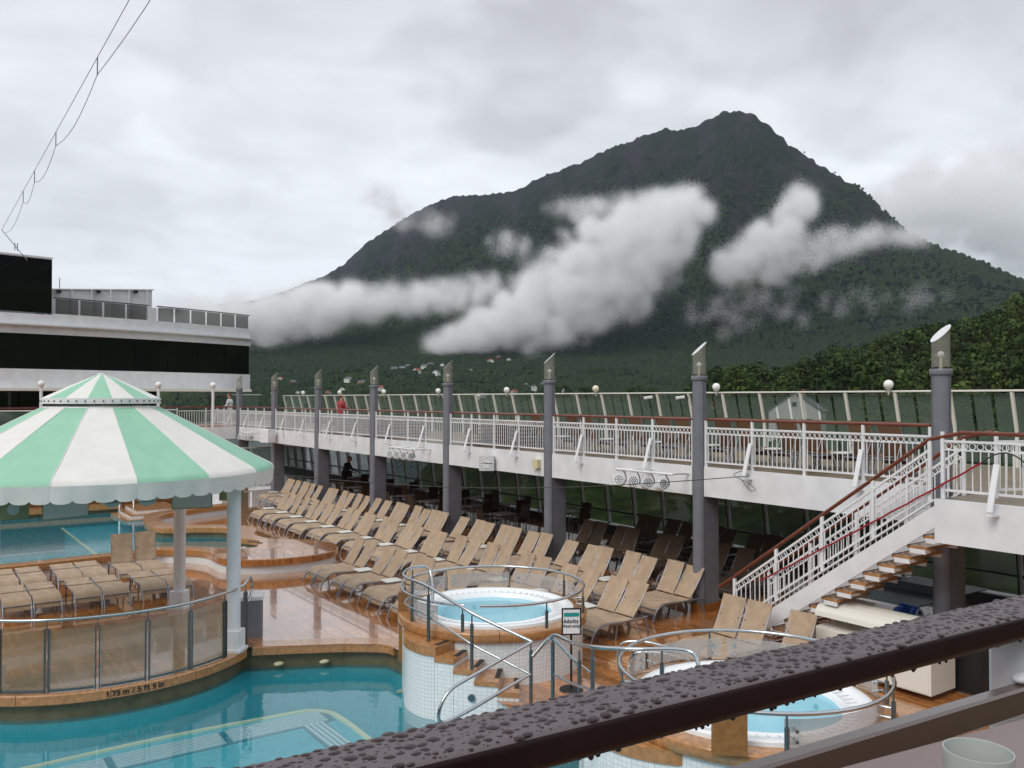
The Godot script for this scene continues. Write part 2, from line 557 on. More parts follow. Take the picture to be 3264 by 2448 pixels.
func cloud(label: String, spine: Array, n: int, dist: float, depth: float, ragged: float, seed_: int) -> void:
	# spine: [bearing, height angle, half width, half height] in degrees
	if fleck_meshes.is_empty():
		for i in 4: fleck_meshes.append(fleck_mesh(60 + i))
		var cm := mat("cloud", Color(0.995, 0.995, 0.995), 1.0, 0.0, 0.0)
		cm.backlight_enabled = true; cm.backlight = Color(1, 1, 1)
	var f := FastNoiseLite.new()
	f.seed = seed_; f.frequency = 0.62; f.fractal_octaves = 5; f.fractal_gain = 0.58
	f.domain_warp_enabled = true; f.domain_warp_amplitude = 1.4; f.domain_warp_frequency = 0.5
	var r := RandomNumberGenerator.new(); r.seed = seed_
	var lo := Vector2(INF, INF); var hi := -lo
	for s in spine:
		lo = lo.min(Vector2(s[0] - s[2] * 1.5, s[1] - s[3] * 1.5)); hi = hi.max(Vector2(s[0] + s[2] * 1.5, s[1] + s[3] * 1.5))
	var lists := [[], [], [], []]
	var made := 0
	var scale := dist / 1750.0
	for tries in n * 40:
		if made >= n: break
		var az := r.randf_range(lo.x, hi.x); var el := r.randf_range(lo.y, hi.y); var d := r.randfn() * 0.5
		var env := -1.0
		for i in spine.size() - 1:
			for k in 4:
				var t := k / 4.0
				var a = spine[i]; var b = spine[i + 1]
				var q := Vector2((az - lerpf(a[0], b[0], t)) / lerpf(a[2], b[2], t), (el - lerpf(a[1], b[1], t)) / lerpf(a[3], b[3], t))
				env = maxf(env, 1.0 - q.length())
		var den := env * 0.95 + f.get_noise_3d(az, el * 1.2, d * 0.8) * ragged * 2.0 + 0.04
		if env < -0.5 or r.randf() > pow(clampf(den * smoothstep(-0.5, 0.1, env), 0.0, 1.0), 1.3): continue
		var a2 := deg_to_rad(az)
		var at := EYE + Vector3(sin(a2), tan(deg_to_rad(el)), -cos(a2)) * (dist + d * depth)
		var s2 := scale * r.randf_range(0.7, 1.3)
		lists[made % 4].append(Transform3D(Basis.from_euler(Vector3(r.randf() * TAU, r.randf() * TAU, r.randf() * TAU)).scaled(Vector3.ONE * s2), at))
		made += 1
	var c := Node3D.new()
	c.name = numbered("cloud")
	add_child(c)
	c.set_meta("kind", "stuff"); c.set_meta("label", label); c.set_meta("category", "cloud")
	for i in 4:
		if lists[i].is_empty(): continue
		var mm := MultiMesh.new()
		mm.transform_format = MultiMesh.TRANSFORM_3D
		mm.mesh = fleck_meshes[i]; mm.instance_count = lists[i].size()
		for k in lists[i].size(): mm.set_instance_transform(k, lists[i][k])
		var mi := MultiMeshInstance3D.new()
		mi.name = "vapour"
		mi.multimesh = mm; mi.material_override = M.cloud
		mi.set_meta("kind", "stuff")
		c.add_child(mi, true)
# ---------------------------------------------------------------- surfaces
func make_materials() -> void:
	var pl := plank_texture(1024, 16, srgb(202, 134, 76), 0.10, 4.0, 21)
	var m := mat("deck_wood", Color(1, 1, 1), 1.0)
	m.albedo_texture = pl[0]
	m.roughness_texture = noise_tex(0.006, 77, 512, 0.03, 0.17, 3)
	m.heightmap_enabled = true; m.heightmap_texture = pl[1]; m.heightmap_scale = 0.06
	m.metallic_specular = 0.6
	m.clearcoat_enabled = true; m.clearcoat = 1.0; m.clearcoat_roughness = 0.03   # film of rain water
	triplanar(m, 1.0 / 1.2)
	m.detail_enabled = true; m.detail_blend_mode = BaseMaterial3D.BLEND_MODE_MUL
	m.detail_albedo = noise_tex(0.01, 52, 512, 0.72, 1.0, 4)
	m.detail_uv_layer = BaseMaterial3D.DETAIL_UV_2
	m.uv2_triplanar = true; m.uv2_world_triplanar = true; m.uv2_scale = Vector3.ONE * 0.14
	m = mat("coping_wood", srgb(206, 148, 94), 0.22)
	m.albedo_texture = noise_tex(0.012, 19, 512, 0.70, 1.0, 6)
	m.clearcoat_enabled = true; m.clearcoat = 0.6; m.clearcoat_roughness = 0.08
	m.roughness_texture = noise_tex(0.012, 71, 256, 0.5, 1.0, 3)
	m.roughness = 0.3
	triplanar(m, 1.0 / 0.72)
	m = mat("wood_edge", srgb(168, 104, 48), 0.32)
	m.albedo_texture = noise_tex(0.02, 15, 512, 0.7, 1.0, 5); triplanar(m, 0.9)
	m = mat("box_wood", srgb(164, 116, 66), 0.5)
	m.albedo_texture = noise_tex(0.015, 16, 512, 0.75, 1.0, 5); triplanar(m, 1.6)
	var tl := tile_texture(512, 16, srgb(232, 236, 238), srgb(176, 182, 186), 0.025, 3)
	m = mat("white_tile", Color(1, 1, 1), 0.18)
	m.albedo_texture = tl[0]; m.heightmap_enabled = true; m.heightmap_texture = tl[1]; m.heightmap_scale = 0.1
	triplanar(m, 1.0 / 0.96, false)
	var tp := tile_texture(512, 16, srgb(84, 192, 206), srgb(70, 172, 188), 0.04, 4)
	m = mat("pool_tile", Color(1, 1, 1), 0.3)
	m.albedo_texture = tp[0]; triplanar(m, 1.0 / 1.6)
	m = mat("recess_tile", srgb(118, 112, 84), 0.35)
	m.albedo_texture = noise_tex(0.02, 25, 256, 0.75, 1.0, 4); triplanar(m, 0.8)
	m = mat("white_paint", srgb(236, 237, 239), 0.38)
	m.albedo_texture = noise_tex(0.008, 41, 512, 0.93, 1.0, 4); triplanar(m, 0.35)
	m = mat("cream_paint", srgb(226, 224, 214), 0.42)
	m = mat("ivory_paint", srgb(214, 204, 168), 0.5)
	m = mat("column_grey", srgb(124, 126, 134), 0.42)
	m.albedo_texture = noise_tex(0.01, 43, 512, 0.9, 1.0, 4); triplanar(m, 0.5)
	m = mat("dark_grey", srgb(70, 72, 76), 0.5)
	m = mat("mullion", srgb(206, 208, 210), 0.45)
	m = mat("black", srgb(24, 25, 27), 0.5)
	m = mat("ceiling", srgb(84, 82, 80), 0.8)
	m = mat("steel", srgb(196, 198, 200), 0.2, 1.0)
	m = mat("steel_post", srgb(128, 136, 140), 0.28, 1.0)
	m = mat("alu", srgb(150, 153, 160), 0.35, 0.6)
	m = mat("handrail_wood", srgb(126, 62, 42), 0.3)
	m.albedo_texture = noise_tex(0.02, 45, 256, 0.75, 1.0, 4); triplanar(m, 1.2)
	m = mat("red_cord", srgb(150, 18, 34), 0.5)
	m = mat("cable", srgb(62, 62, 58), 0.6)
	m = mat("aerial", srgb(112, 114, 118), 0.5)
	m = mat("grate_grey", srgb(188, 192, 194), 0.4)
	# woven sling: fine weave plus blotches where rain has soaked in
	m = mat("sling", srgb(190, 165, 138), 0.75)
	m.albedo_texture = noise_tex(0.011, 61, 512, 0.80, 1.0, 5); triplanar(m, 0.55)
	m.normal_enabled = true; m.normal_texture = noise_tex(0.25, 62, 256, 0, 1, 2, true, 4.0); m.normal_scale = 0.4
	m = mat("sling_brown", srgb(112, 82, 58), 0.8)
	m = mat("sling_dark", srgb(104, 84, 66), 0.8)  # darker sling tone for the two rows behind the columns
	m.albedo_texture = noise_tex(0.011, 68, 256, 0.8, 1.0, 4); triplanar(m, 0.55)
	m = mat("table_top", srgb(222, 222, 216), 0.35)
	m = mat("wicker", srgb(70, 52, 40), 0.7)
	m = mat("acrylic", srgb(238, 241, 243), 0.12)
	m = mat("canvas_white", srgb(240, 239, 234), 0.62)
	m.albedo_texture = noise_tex(0.01, 64, 512, 0.94, 1.0, 4); triplanar(m, 0.4)
	m.backlight_enabled = true; m.backlight = Color(0.45, 0.45, 0.45)
	m = mat("canvas_green", srgb(158, 212, 184), 0.62)
	m.albedo_texture = noise_tex(0.01, 65, 512, 0.93, 1.0, 4); triplanar(m, 0.4)
	m.backlight_enabled = true; m.backlight = Color(0.45, 0.45, 0.45)
	m = mat("speaker_grey", srgb(212, 220, 220), 0.55)
	m.albedo_texture = noise_tex(0.3, 66, 256, 0.8, 1.0, 2); triplanar(m, 2.0)
	m = mat("speaker_olive", srgb(150, 150, 116), 0.6)
	glass("smoked_glass", srgb(152, 130, 92), 0.30)
	glass("clear_glass", srgb(200, 205, 205), 0.12)
	glass("spa_glass", srgb(186, 176, 170), 0.44)
	glass("screen_glass", srgb(104, 126, 116), 0.40)
	glass("window_glass", srgb(50, 70, 58), 0.32)
	glass("lamp_glass", srgb(172, 170, 160), 0.36)
	m = mat("dark_window", srgb(18, 20, 20), 0.03, 0.0, 0.7)
	glass("parapet_glass", srgb(64, 62, 56), 0.78)
	m = mat("globe", srgb(240, 240, 236), 0.25)
	m = mat("globe_old", srgb(232, 222, 196), 0.3)
	# water: a tinted surface with ripples over tiled basins
	m = glass("pool_water", srgb(30, 144, 162), 0.38, 0.02)
	m.normal_enabled = true; m.normal_texture = noise_tex(0.03, 91, 512, 0, 1, 3, true, 2.0); m.normal_scale = 0.10
	triplanar(m, 0.35)
	m = glass("spa_water", srgb(112, 216, 240), 0.55, 0.04)
	m.normal_enabled = true; m.normal_texture = noise_tex(0.05, 92, 256, 0, 1, 3, true, 2.0); m.normal_scale = 0.15
	triplanar(m, 0.8)
	m = mat("yellow_line", srgb(246, 240, 176), 0.6)
	m = mat("grille", srgb(222, 238, 240), 0.5)
	m = mat("slat_shade", srgb(24, 88, 104), 0.5)  # shade between the bench slats, put into the colour
	m = mat("rubber", srgb(46, 42, 42), 0.7)
	m = mat("wet_rail", srgb(40, 20, 20), 0.42, 0.0, 0.35)
	m.albedo_texture = noise_tex(0.02, 95, 256, 0.8, 1.0, 4); triplanar(m, 3.0)
	m = mat("ceramic", srgb(164, 169, 165), 0.25)
	m = mat("table_laminate", srgb(142, 126, 124), 0.5)
	m.albedo_texture = noise_tex(0.15, 96, 512, 0.82, 1.0, 4); triplanar(m, 4.0)
	m = mat("bar_white", srgb(200, 200, 204), 0.35)
	m = mat("bar_brown", srgb(92, 74, 68), 0.3)
	m.clearcoat_enabled = true; m.clearcoat = 1.0; m.clearcoat_roughness = 0.25
	m = mat("skin", srgb(196, 148, 122), 0.6)
	m = mat("red_shirt", srgb(158, 62, 66), 0.85)
	m = mat("dark_cloth", srgb(36, 38, 44), 0.85)
	m = mat("white_cloth", srgb(210, 210, 212), 0.85)
	m = mat("hair", srgb(70, 52, 42), 0.8)
	m = mat("sign_white", srgb(226, 226, 228), 0.4)
	m = mat("sign_teal", srgb(30, 146, 140), 0.4)
	m = mat("ink", srgb(22, 18, 16), 0.6)
	m = mat("blue_tarp", srgb(24, 66, 140), 0.45)
	m = mat("pingpong", srgb(66, 84, 92), 0.3)
	m = mat("terrace_floor", srgb(142, 122, 96), 0.35)
	m.albedo_texture = noise_tex(0.01, 97, 256, 0.75, 1.0, 4); triplanar(m, 0.5)
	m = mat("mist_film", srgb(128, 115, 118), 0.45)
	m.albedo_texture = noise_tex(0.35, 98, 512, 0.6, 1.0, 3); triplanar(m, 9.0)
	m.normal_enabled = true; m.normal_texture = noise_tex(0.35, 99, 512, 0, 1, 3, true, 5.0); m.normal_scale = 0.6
	m = mat("raindrop", srgb(44, 25, 27), 0.03, 0.0, 0.45)
	m = mat("tile_glaze", srgb(230, 235, 238), 0.16)
	m = mat("grout", srgb(168, 174, 178), 0.6)
# ---------------------------------------------------------------- decks and pools
const GAZ := Vector2(2.92, -17.65)
const GAZ_R := 2.88
const WATER := -0.43
const WATER2 := 0.08

func deck_hole_near() -> PackedVector2Array:
	var p := PackedVector2Array([Vector2(-6, -2.2), Vector2(7.3, -2.2), Vector2(7.3, -14.42), Vector2(6.64, -14.93), Vector2(5.16, -15.72)])
	for i in 25:
		var a := deg_to_rad(lerpf(40.6, 139.4, i / 24.0))
		p.append(GAZ + Vector2(cos(a), sin(a)) * GAZ_R)
	p.append(Vector2(-6, -15.8))
	return p

const RIM := [[-3, -25.2, -3, -24.78], [1.84, -25.2, 1.8, -24.76], [3.12, -25.24, 3.07, -24.82], [4.49, -25.39, 4.4, -24.95], [5.67, -25.54, 5.59, -25.12], [6.09, -25.4, 5.98, -24.92], [6.37, -25.26, 6.25, -24.72], [6.66, -25.01, 6.5, -24.38], [6.92, -24.66, 6.62, -23.95], [7.06, -24.4, 6.63, -23.4], [7.25, -24.2, 6.66, -22.9], [7.45, -24.08, 6.8, -22.58], [7.59, -24.02, 7.06, -22.26], [7.75, -23.96, 7.6, -21.95], [7.9, -23.95, 8.25, -21.82], [8.02, -24.02, 8.9, -21.86], [8.1, -24.2, 9.45, -22.1], [8.2, -24.45, 9.83, -22.55], [8.28, -24.7, 10.0, -23.1], [8.38, -24.95, 9.94, -23.75], [8.4, -25.1, 9.58, -24.42], [8.36, -25.25, 9.2, -24.74], [8.3, -25.4, 8.92, -24.98], [8.13, -25.7, 8.76, -25.3], [8.02, -26.1, 8.68, -25.85], [8.05, -26.6, 8.72, -26.35], [8.25, -27.1, 8.92, -26.82], [8.38, -27.6, 9.1, -27.35], [8.36, -28.0, 9.08, -27.9], [8.1, -28.35, 8.85, -28.4], [7.81, -28.53, 8.4, -28.85], [7.3, -28.85, 7.75, -29.3], [6.94, -28.98, 7.3, -29.65], [6.62, -29.25, 7.1, -30.1], [6.45, -29.7, 7.0, -30.6], [6.4, -30.3, 6.95, -31.05], [6.44, -30.9, 6.97, -31.4], [6.58, -31.7, 7.05, -31.8], [6.72, -32.3, 7.25, -32.25], [6.95, -32.9, 7.5, -32.72], [7.25, -33.35, 7.99, -33.12], [8.0, -33.85, 8.63, -33.45], [9.0, -34.2, 9.1, -33.75], [10.4, -34.7, 10.5, -34.25]]

func deck_hole_far() -> PackedVector2Array:
	var p := PackedVector2Array()
	for k in RIM.size() - 3: p.append(Vector2((RIM[k][0] + RIM[k][2]) * 0.5, (RIM[k][1] + RIM[k][3]) * 0.5))
	p.append(Vector2(7.5, -36.9)); p.append(Vector2(-3, -36.9))
	return p

func make_decks() -> void:
	# pool deck: three bands of teak round the two pool openings
	var b := MB.new()
	for band in [[-60.0, -31.0], [-31.0, -11.0], [-11.0, 3.0]]:
		var rect := PackedVector2Array([Vector2(-14, band[0]), Vector2(19.9, band[0]), Vector2(19.9, band[1]), Vector2(-14, band[1])])
		var rest: Array = [rect]
		for hole in [deck_hole_near(), deck_hole_far()]:
			var next := []
			for r in rest: next.append_array(Geometry2D.clip_polygons(r, hole))
			rest = next
		for r in rest:
			if not Geometry2D.is_polygon_clockwise(r): b.slab(r, -0.12, 0.0, false, true, false)
			else: b.slab(r, -0.12, 0.0, false, true, false)
	setting("pool_deck", b.done(), M.deck_wood)
	near_pool()
	far_pool()

func strip(b: MB, line: Array, y0: float, y1: float) -> void:   # vertical wall along a line of Vector2
	for i in line.size() - 1: b.quad(v3(line[i], y0), v3(line[i + 1], y0), v3(line[i + 1], y1), v3(line[i], y1))

func near_pool() -> void:
	var t := thing("swimming_pool", "near swimming pool with turquoise water and underwater slatted bench", "pool")
	var b := MB.new()
	b.slab(PackedVector2Array([Vector2(-6, -2.2), Vector2(7.9, -2.2), Vector2(7.9, -16.4), Vector2(-6, -16.4)]), WATER - 0.01, WATER, false, true, false)
	part(t, "water", b.done(), M.pool_water)
	b = MB.new()
	b.slab(PackedVector2Array([Vector2(-6, -2.2), Vector2(7.9, -2.2), Vector2(7.9, -16.4), Vector2(-6, -16.4)]), -2.1, -1.9, false, true, false)
	part(t, "floor", b.done(), M.pool_tile)
	# side wall, set back under the coping
	var edge := []
	edge.append(Vector2(7.4, -13.9))
	edge.append(Vector2(7.35, -14.55)); edge.append(Vector2(6.72, -15.08)); edge.append(Vector2(5.2, -15.86))
	for i in 33:
		var a := deg_to_rad(lerpf(38.0, 150.0, i / 32.0))
		edge.append(GAZ + Vector2(cos(a), sin(a)) * (GAZ_R - 0.13))
	edge.append(Vector2(-6, -15.9))
	b = MB.new(); strip(b, edge, WATER - 0.06, 0.0)
	part(t, "upper_wall", b.done(), M.recess_tile)
	b = MB.new(); strip(b, edge, -2.1, WATER - 0.06)
	part(t, "lower_wall", b.done(), M.pool_tile)
	# coping boards along the deck edge and round the bandstand
	var line := [Vector2(7.3, -14.2), Vector2(7.2, -14.5), Vector2(6.64, -14.93), Vector2(5.9, -15.33), Vector2(5.16, -15.7)]
	line = smooth_line(line, 5)
	coping(t, line, 0.42, -0.15, 0.004, 2, true)
	var ring := []
	for i in 61:
		var a := deg_to_rad(lerpf(42.5, 150.0, i / 60.0))
		ring.append(GAZ + Vector2(cos(a), sin(a)) * (GAZ_R + 0.03))
	coping(t, ring, 0.40, -0.15, 0.004, 4, true)
	# bench under water: rounded platform with a yellow edge, slatted grilles along its far side
	var shelf := [Vector2(-2.0, -14.5), Vector2(0.2, -14.62), Vector2(1.47, -14.64), Vector2(3.42, -14.67), Vector2(5.53, -14.5), Vector2(5.83, -14.41), Vector2(6.02, -14.19), Vector2(6.08, -13.9), Vector2(6.09, -12.84), Vector2(6.0, -9.0)]
	shelf = smooth_line(shelf, 6)
	var poly := PackedVector2Array(shelf); poly.append(Vector2(-2, -9))
	b = MB.new(); b.slab(poly, -1.9, -0.93)
	part(t, "bench", b.done(), M.pool_tile)
	b = MB.new()
	for i in shelf.size() - 1: b.beam(v3(shelf[i], -0.915), v3(shelf[i + 1], -0.915), 0.085, 0.03)
	part(t, "yellow_edge", b.done(), M.yellow_line)
	b = MB.new(); b.box(Vector3(2.55, -0.928, -14.09), Vector3(6.9, 0.008, 0.60)); part(t, "grille_shade_sheet", b.done(), M.slat_shade)  # thin dark sheet on the bench top, painted shade below the slats
	b = MB.new(); b.box(Vector3(5.6, -0.928, -13.2), Vector3(0.42, 0.008, 1.3)); part(t, "grille_shade_sheet", b.done(), M.slat_shade)
	for k in 4:
		var x0 := -0.9 + k * 1.72
		for s in 6:
			b = MB.new()
			var z := -14.32 + s * 0.09
			b.beam(Vector3(x0, -0.905, z), Vector3(x0 + 1.6, -0.905, z + 0.02), 0.04, 0.03)
			part(t, "slat", b.done(), M.grille)
	for s in 4:
		b = MB.new()
		b.beam(Vector3(5.72 - s * 0.09, -0.905, -13.95), Vector3(5.75 - s * 0.09, -0.905, -12.6), 0.04, 0.03)
		part(t, "slat", b.done(), M.grille)
	for p in [Vector3(3.55, -0.88, -12.95), Vector3(5.6, WATER + 0.1, -15.52), Vector3(6.35, WATER + 0.1, -15.16), Vector3(6.98, WATER - 0.06, -13.3)]:
		b = MB.new(); b.ball(p, Vector3(0.16, 0.03, 0.10) if p.y < -0.8 else Vector3(0.10, 0.04, 0.06), 12, 6)
		part(t, "inlet", b.done(), M.dark_grey if p.y < -0.8 else M.ivory_paint)

# boards of a coping: line is the pool-side edge, width goes to the right or left of it
func coping(t: Node, line: Array, width: float, y0: float, y1: float, boards: int, right: bool) -> void:
	var outer := []
	for i in line.size():
		var d: Vector2 = (line[mini(i + 1, line.size() - 1)] - line[maxi(i - 1, 0)]).normalized()
		outer.append(line[i] + Vector2(-d.y, d.x) * width * (-1.0 if right else 1.0) * -1.0)
	coping_boards(t, line, outer, y0, y1, boards)

func coping_boards(t: Node, a: Array, o: Array, y0: float, y1: float, boards: int) -> void:
	var m := a.size() - 1
	for k in boards:
		var i0 := int(round(float(k) * m / boards)); var i1 := int(round(float(k + 1) * m / boards))
		if i1 <= i0: continue
		var b := MB.new()
		var gap := 0.004
		for i in range(i0, i1):
			var p0: Vector2 = a[i]; var p1: Vector2 = a[i + 1]; var q0: Vector2 = o[i]; var q1: Vector2 = o[i + 1]
			var d := (p1 - p0).normalized() * gap
			if i == i0: p0 += d; q0 += d
			if i == i1 - 1: p1 -= d; q1 -= d
			# top, with small chamfers on both long edges
			var c := 0.02
			var n0 := (q0 - p0).normalized() * c; var n1 := (q1 - p1).normalized() * c
			b.quad(v3(p0 + n0, y1), v3(p1 + n1, y1), v3(q1 - n1, y1), v3(q0 - n0, y1))
			b.quad(v3(p0, y1 - c), v3(p1, y1 - c), v3(p1 + n1, y1), v3(p0 + n0, y1))
			b.quad(v3(q0 - n0, y1), v3(q1 - n1, y1), v3(q1, y1 - c), v3(q0, y1 - c))
			b.quad(v3(p0, y0), v3(p1, y0), v3(p1, y1 - c), v3(p0, y1 - c))
			b.quad(v3(q1, y0), v3(q0, y0), v3(q0, y1 - c), v3(q1, y1 - c))
			b.quad(v3(p1, y0), v3(p0, y0), v3(q0, y0), v3(q1, y0))
			if i == i0: b.quad(v3(q0, y0), v3(p0, y0), v3(p0, y1 - 0.001), v3(q0, y1 - 0.001))
			if i == i1 - 1: b.quad(v3(p1, y0), v3(q1, y0), v3(q1, y1 - 0.001), v3(p1, y1 - 0.001))
		for i in b.n.size():
			if b.n[i].y < -0.5 and b.v[i].y > y0 + 0.01: b.n[i] = -b.n[i]
		var mid := (i0 + i1) / 2
		part(t, "coping_board", b.done(), M.deck_wood if (a[mid] as Vector2).distance_to(o[mid]) > 1.1 else M.coping_wood)

func far_pool() -> void:
	var t := thing("swimming_pool", "far swimming pool with curving raised wooden rim beyond the striped bandstand", "pool")
	var inner := []; var outer := []
	for r in RIM: inner.append(Vector2(r[0], r[1])); outer.append(Vector2(r[2], r[3]))
	inner = smooth_line(inner, 4); outer = smooth_line(outer, 4)
	coping_boards(t, inner, outer, 0.22, 0.40, 24)
	# tiled walls under the rim, outside and inside
	var wo := []; var wi := []
	for i in inner.size():
		var d: Vector2 = (inner[i] - outer[i]).normalized()
		wo.append(outer[i] + d * 0.07); wi.append(inner[i] - d * 0.09)
	var b := MB.new(); strip(b, wo, 0.0, 0.225)
	part(t, "tile_wall", b.done(), M.white_tile)
	b = MB.new(); strip(b, wi, -1.3, 0.225)
	part(t, "inner_wall", b.done(), M.recess_tile)
	b = MB.new()
	b.slab(PackedVector2Array([Vector2(-3, -24.9), Vector2(9, -24.0), Vector2(9, -37), Vector2(-3, -37)]), -1.4, -1.3, false, true, false)
	part(t, "floor", b.done(), M.pool_tile)
	var wp := PackedVector2Array(wi.slice(0, wi.size() - 10)); wp.append(Vector2(7.6, -36.9)); wp.append(Vector2(-3, -36.9))
	b = MB.new(); b.slab(wp, WATER2 - 0.01, WATER2, false, true, false)
	part(t, "water", b.done(), M.pool_water)
	# far edge
	b = MB.new(); b.box(Vector3(1.9, 0.31, -36.98), Vector3(9.8, 0.18, 0.62)); part(t, "coping_board", b.done(), M.coping_wood)
	b = MB.new(); b.box(Vector3(1.9, -0.5, -37.0), Vector3(9.8, 1.44, 0.4)); part(t, "inner_wall", b.done(), M.recess_tile)
	b = MB.new(); b.beam(Vector3(4.68, -0.35, -36.6), Vector3(4.81, -0.35, -27.0), 0.09, 0.02); part(t, "yellow_edge", b.done(), M.yellow_line)
	b = MB.new(); b.slab(PackedVector2Array([Vector2(4.8, -36.7), Vector2(8.1, -36.7), Vector2(8.1, -25.5), Vector2(4.8, -26)]), -1.3, -0.38); part(t, "bench", b.done(), M.pool_tile)
	for k in 3:
		b = MB.new(); b.box(Vector3(7.1 + k * 0.28, 0.02 + k * 0.13, -35.0 - k * 0.25), Vector3(1.5, 0.16, 2.6 - k * 0.3)); part(t, "step", b.done(), M.white_tile)
		b = MB.new(); b.box(Vector3(7.1 + k * 0.28, 0.115 + k * 0.13, -35.0 - k * 0.25), Vector3(1.54, 0.03, 2.64 - k * 0.3)); part(t, "step_board", b.done(), M.coping_wood)
	for x in [6.45, 6.95]:
		b = MB.new(); b.tube([Vector3(x, -0.2, -35.2), Vector3(x, 0.95, -35.2), Vector3(x + 0.1, 1.02, -35.5), Vector3(x + 0.2, 0.95, -36.0), Vector3(x + 0.2, 0.3, -36.0)], 0.022, 6)
		part(t, "handrail", b.done(), M.steel)
	# rubber treads by the pool steps on the round platform
	for p in [Vector3(8.2, 0.405, -24.75), Vector3(7.95, 0.2, -24.85)]:
		b = MB.new(); b.box(p, Vector3(0.10, 0.012, 0.62), Basis(Vector3.UP, 0.35)); part(t, "tread_strip", b.done(), M.rubber)
	b = MB.new(); b.box(Vector3(7.85, 0.12, -24.9), Vector3(0.5, 0.14, 0.9)); part(t, "step", b.done(), M.white_tile)
# ---------------------------------------------------------------- whirlpools
func ring_boards(t: Node, c: Vector3, r0: float, r1: float, y0: float, y1: float, boards: int, a_from := 0.0, a_to := 360.0) -> void:
	for k in boards:
		var a0 := lerpf(a_from, a_to, float(k) / boards) + 0.15
		var a1 := lerpf(a_from, a_to, float(k + 1) / boards) - 0.15
		var b := MB.new()
		b.lathe(c, [Vector2(r0, y0), Vector2(r1 - 0.03, y0), Vector2(r1, y0 + 0.03), Vector2(r1, y1 - 0.035), Vector2(r1 - 0.01, y1 - 0.012), Vector2(r1 - 0.035, y1), Vector2(r0, y1), Vector2(r0, y0)], 10, true, deg_to_rad(a0), deg_to_rad(a1))
		for a in [a0, a1]:
			var d := Vector3(cos(deg_to_rad(a)), 0, sin(deg_to_rad(a)))
			b.quad(c + d * r0 + Vector3.UP * y0, c + d * r1 + Vector3.UP * y0, c + d * r1 + Vector3.UP * (y1 - 0.02), c + d * r0 + Vector3.UP * (y1 - 0.02))
		part(t, "coping_board", b.done(), M.coping_wood)

func tile_wall(t: Node, line: Array, y0: float, y1: float) -> void:
	var b := MB.new(); strip(b, line, y0, y1)
	part(t, "tile_wall", b.done(), M.white_tile)

func post(t: Node, foot: Vector3, top: float) -> void:
	var b := MB.new()
	b.tube([foot, Vector3(foot.x, top - 0.13, foot.z)], 0.028, 10)
	b.tube([Vector3(foot.x, top - 0.13, foot.z), Vector3(foot.x, top, foot.z)], 0.012, 8)
	part(t, "post", b.done(), M.steel_post)

# a shield of curved glass behind the tub: one pane from a0 to a1
func glass_arc(t: Node, c: Vector3, r: float, y0: float, y1: float, a0: float, a1: float, seg := 14) -> void:
	var b := MB.new()
	b.lathe(c, [Vector2(r, y0), Vector2(r, y1), Vector2(r - 0.012, y1), Vector2(r - 0.012, y0)], seg, false, deg_to_rad(a0), deg_to_rad(a1))
	part(t, "glass_panel", b.done(), M.spa_glass)

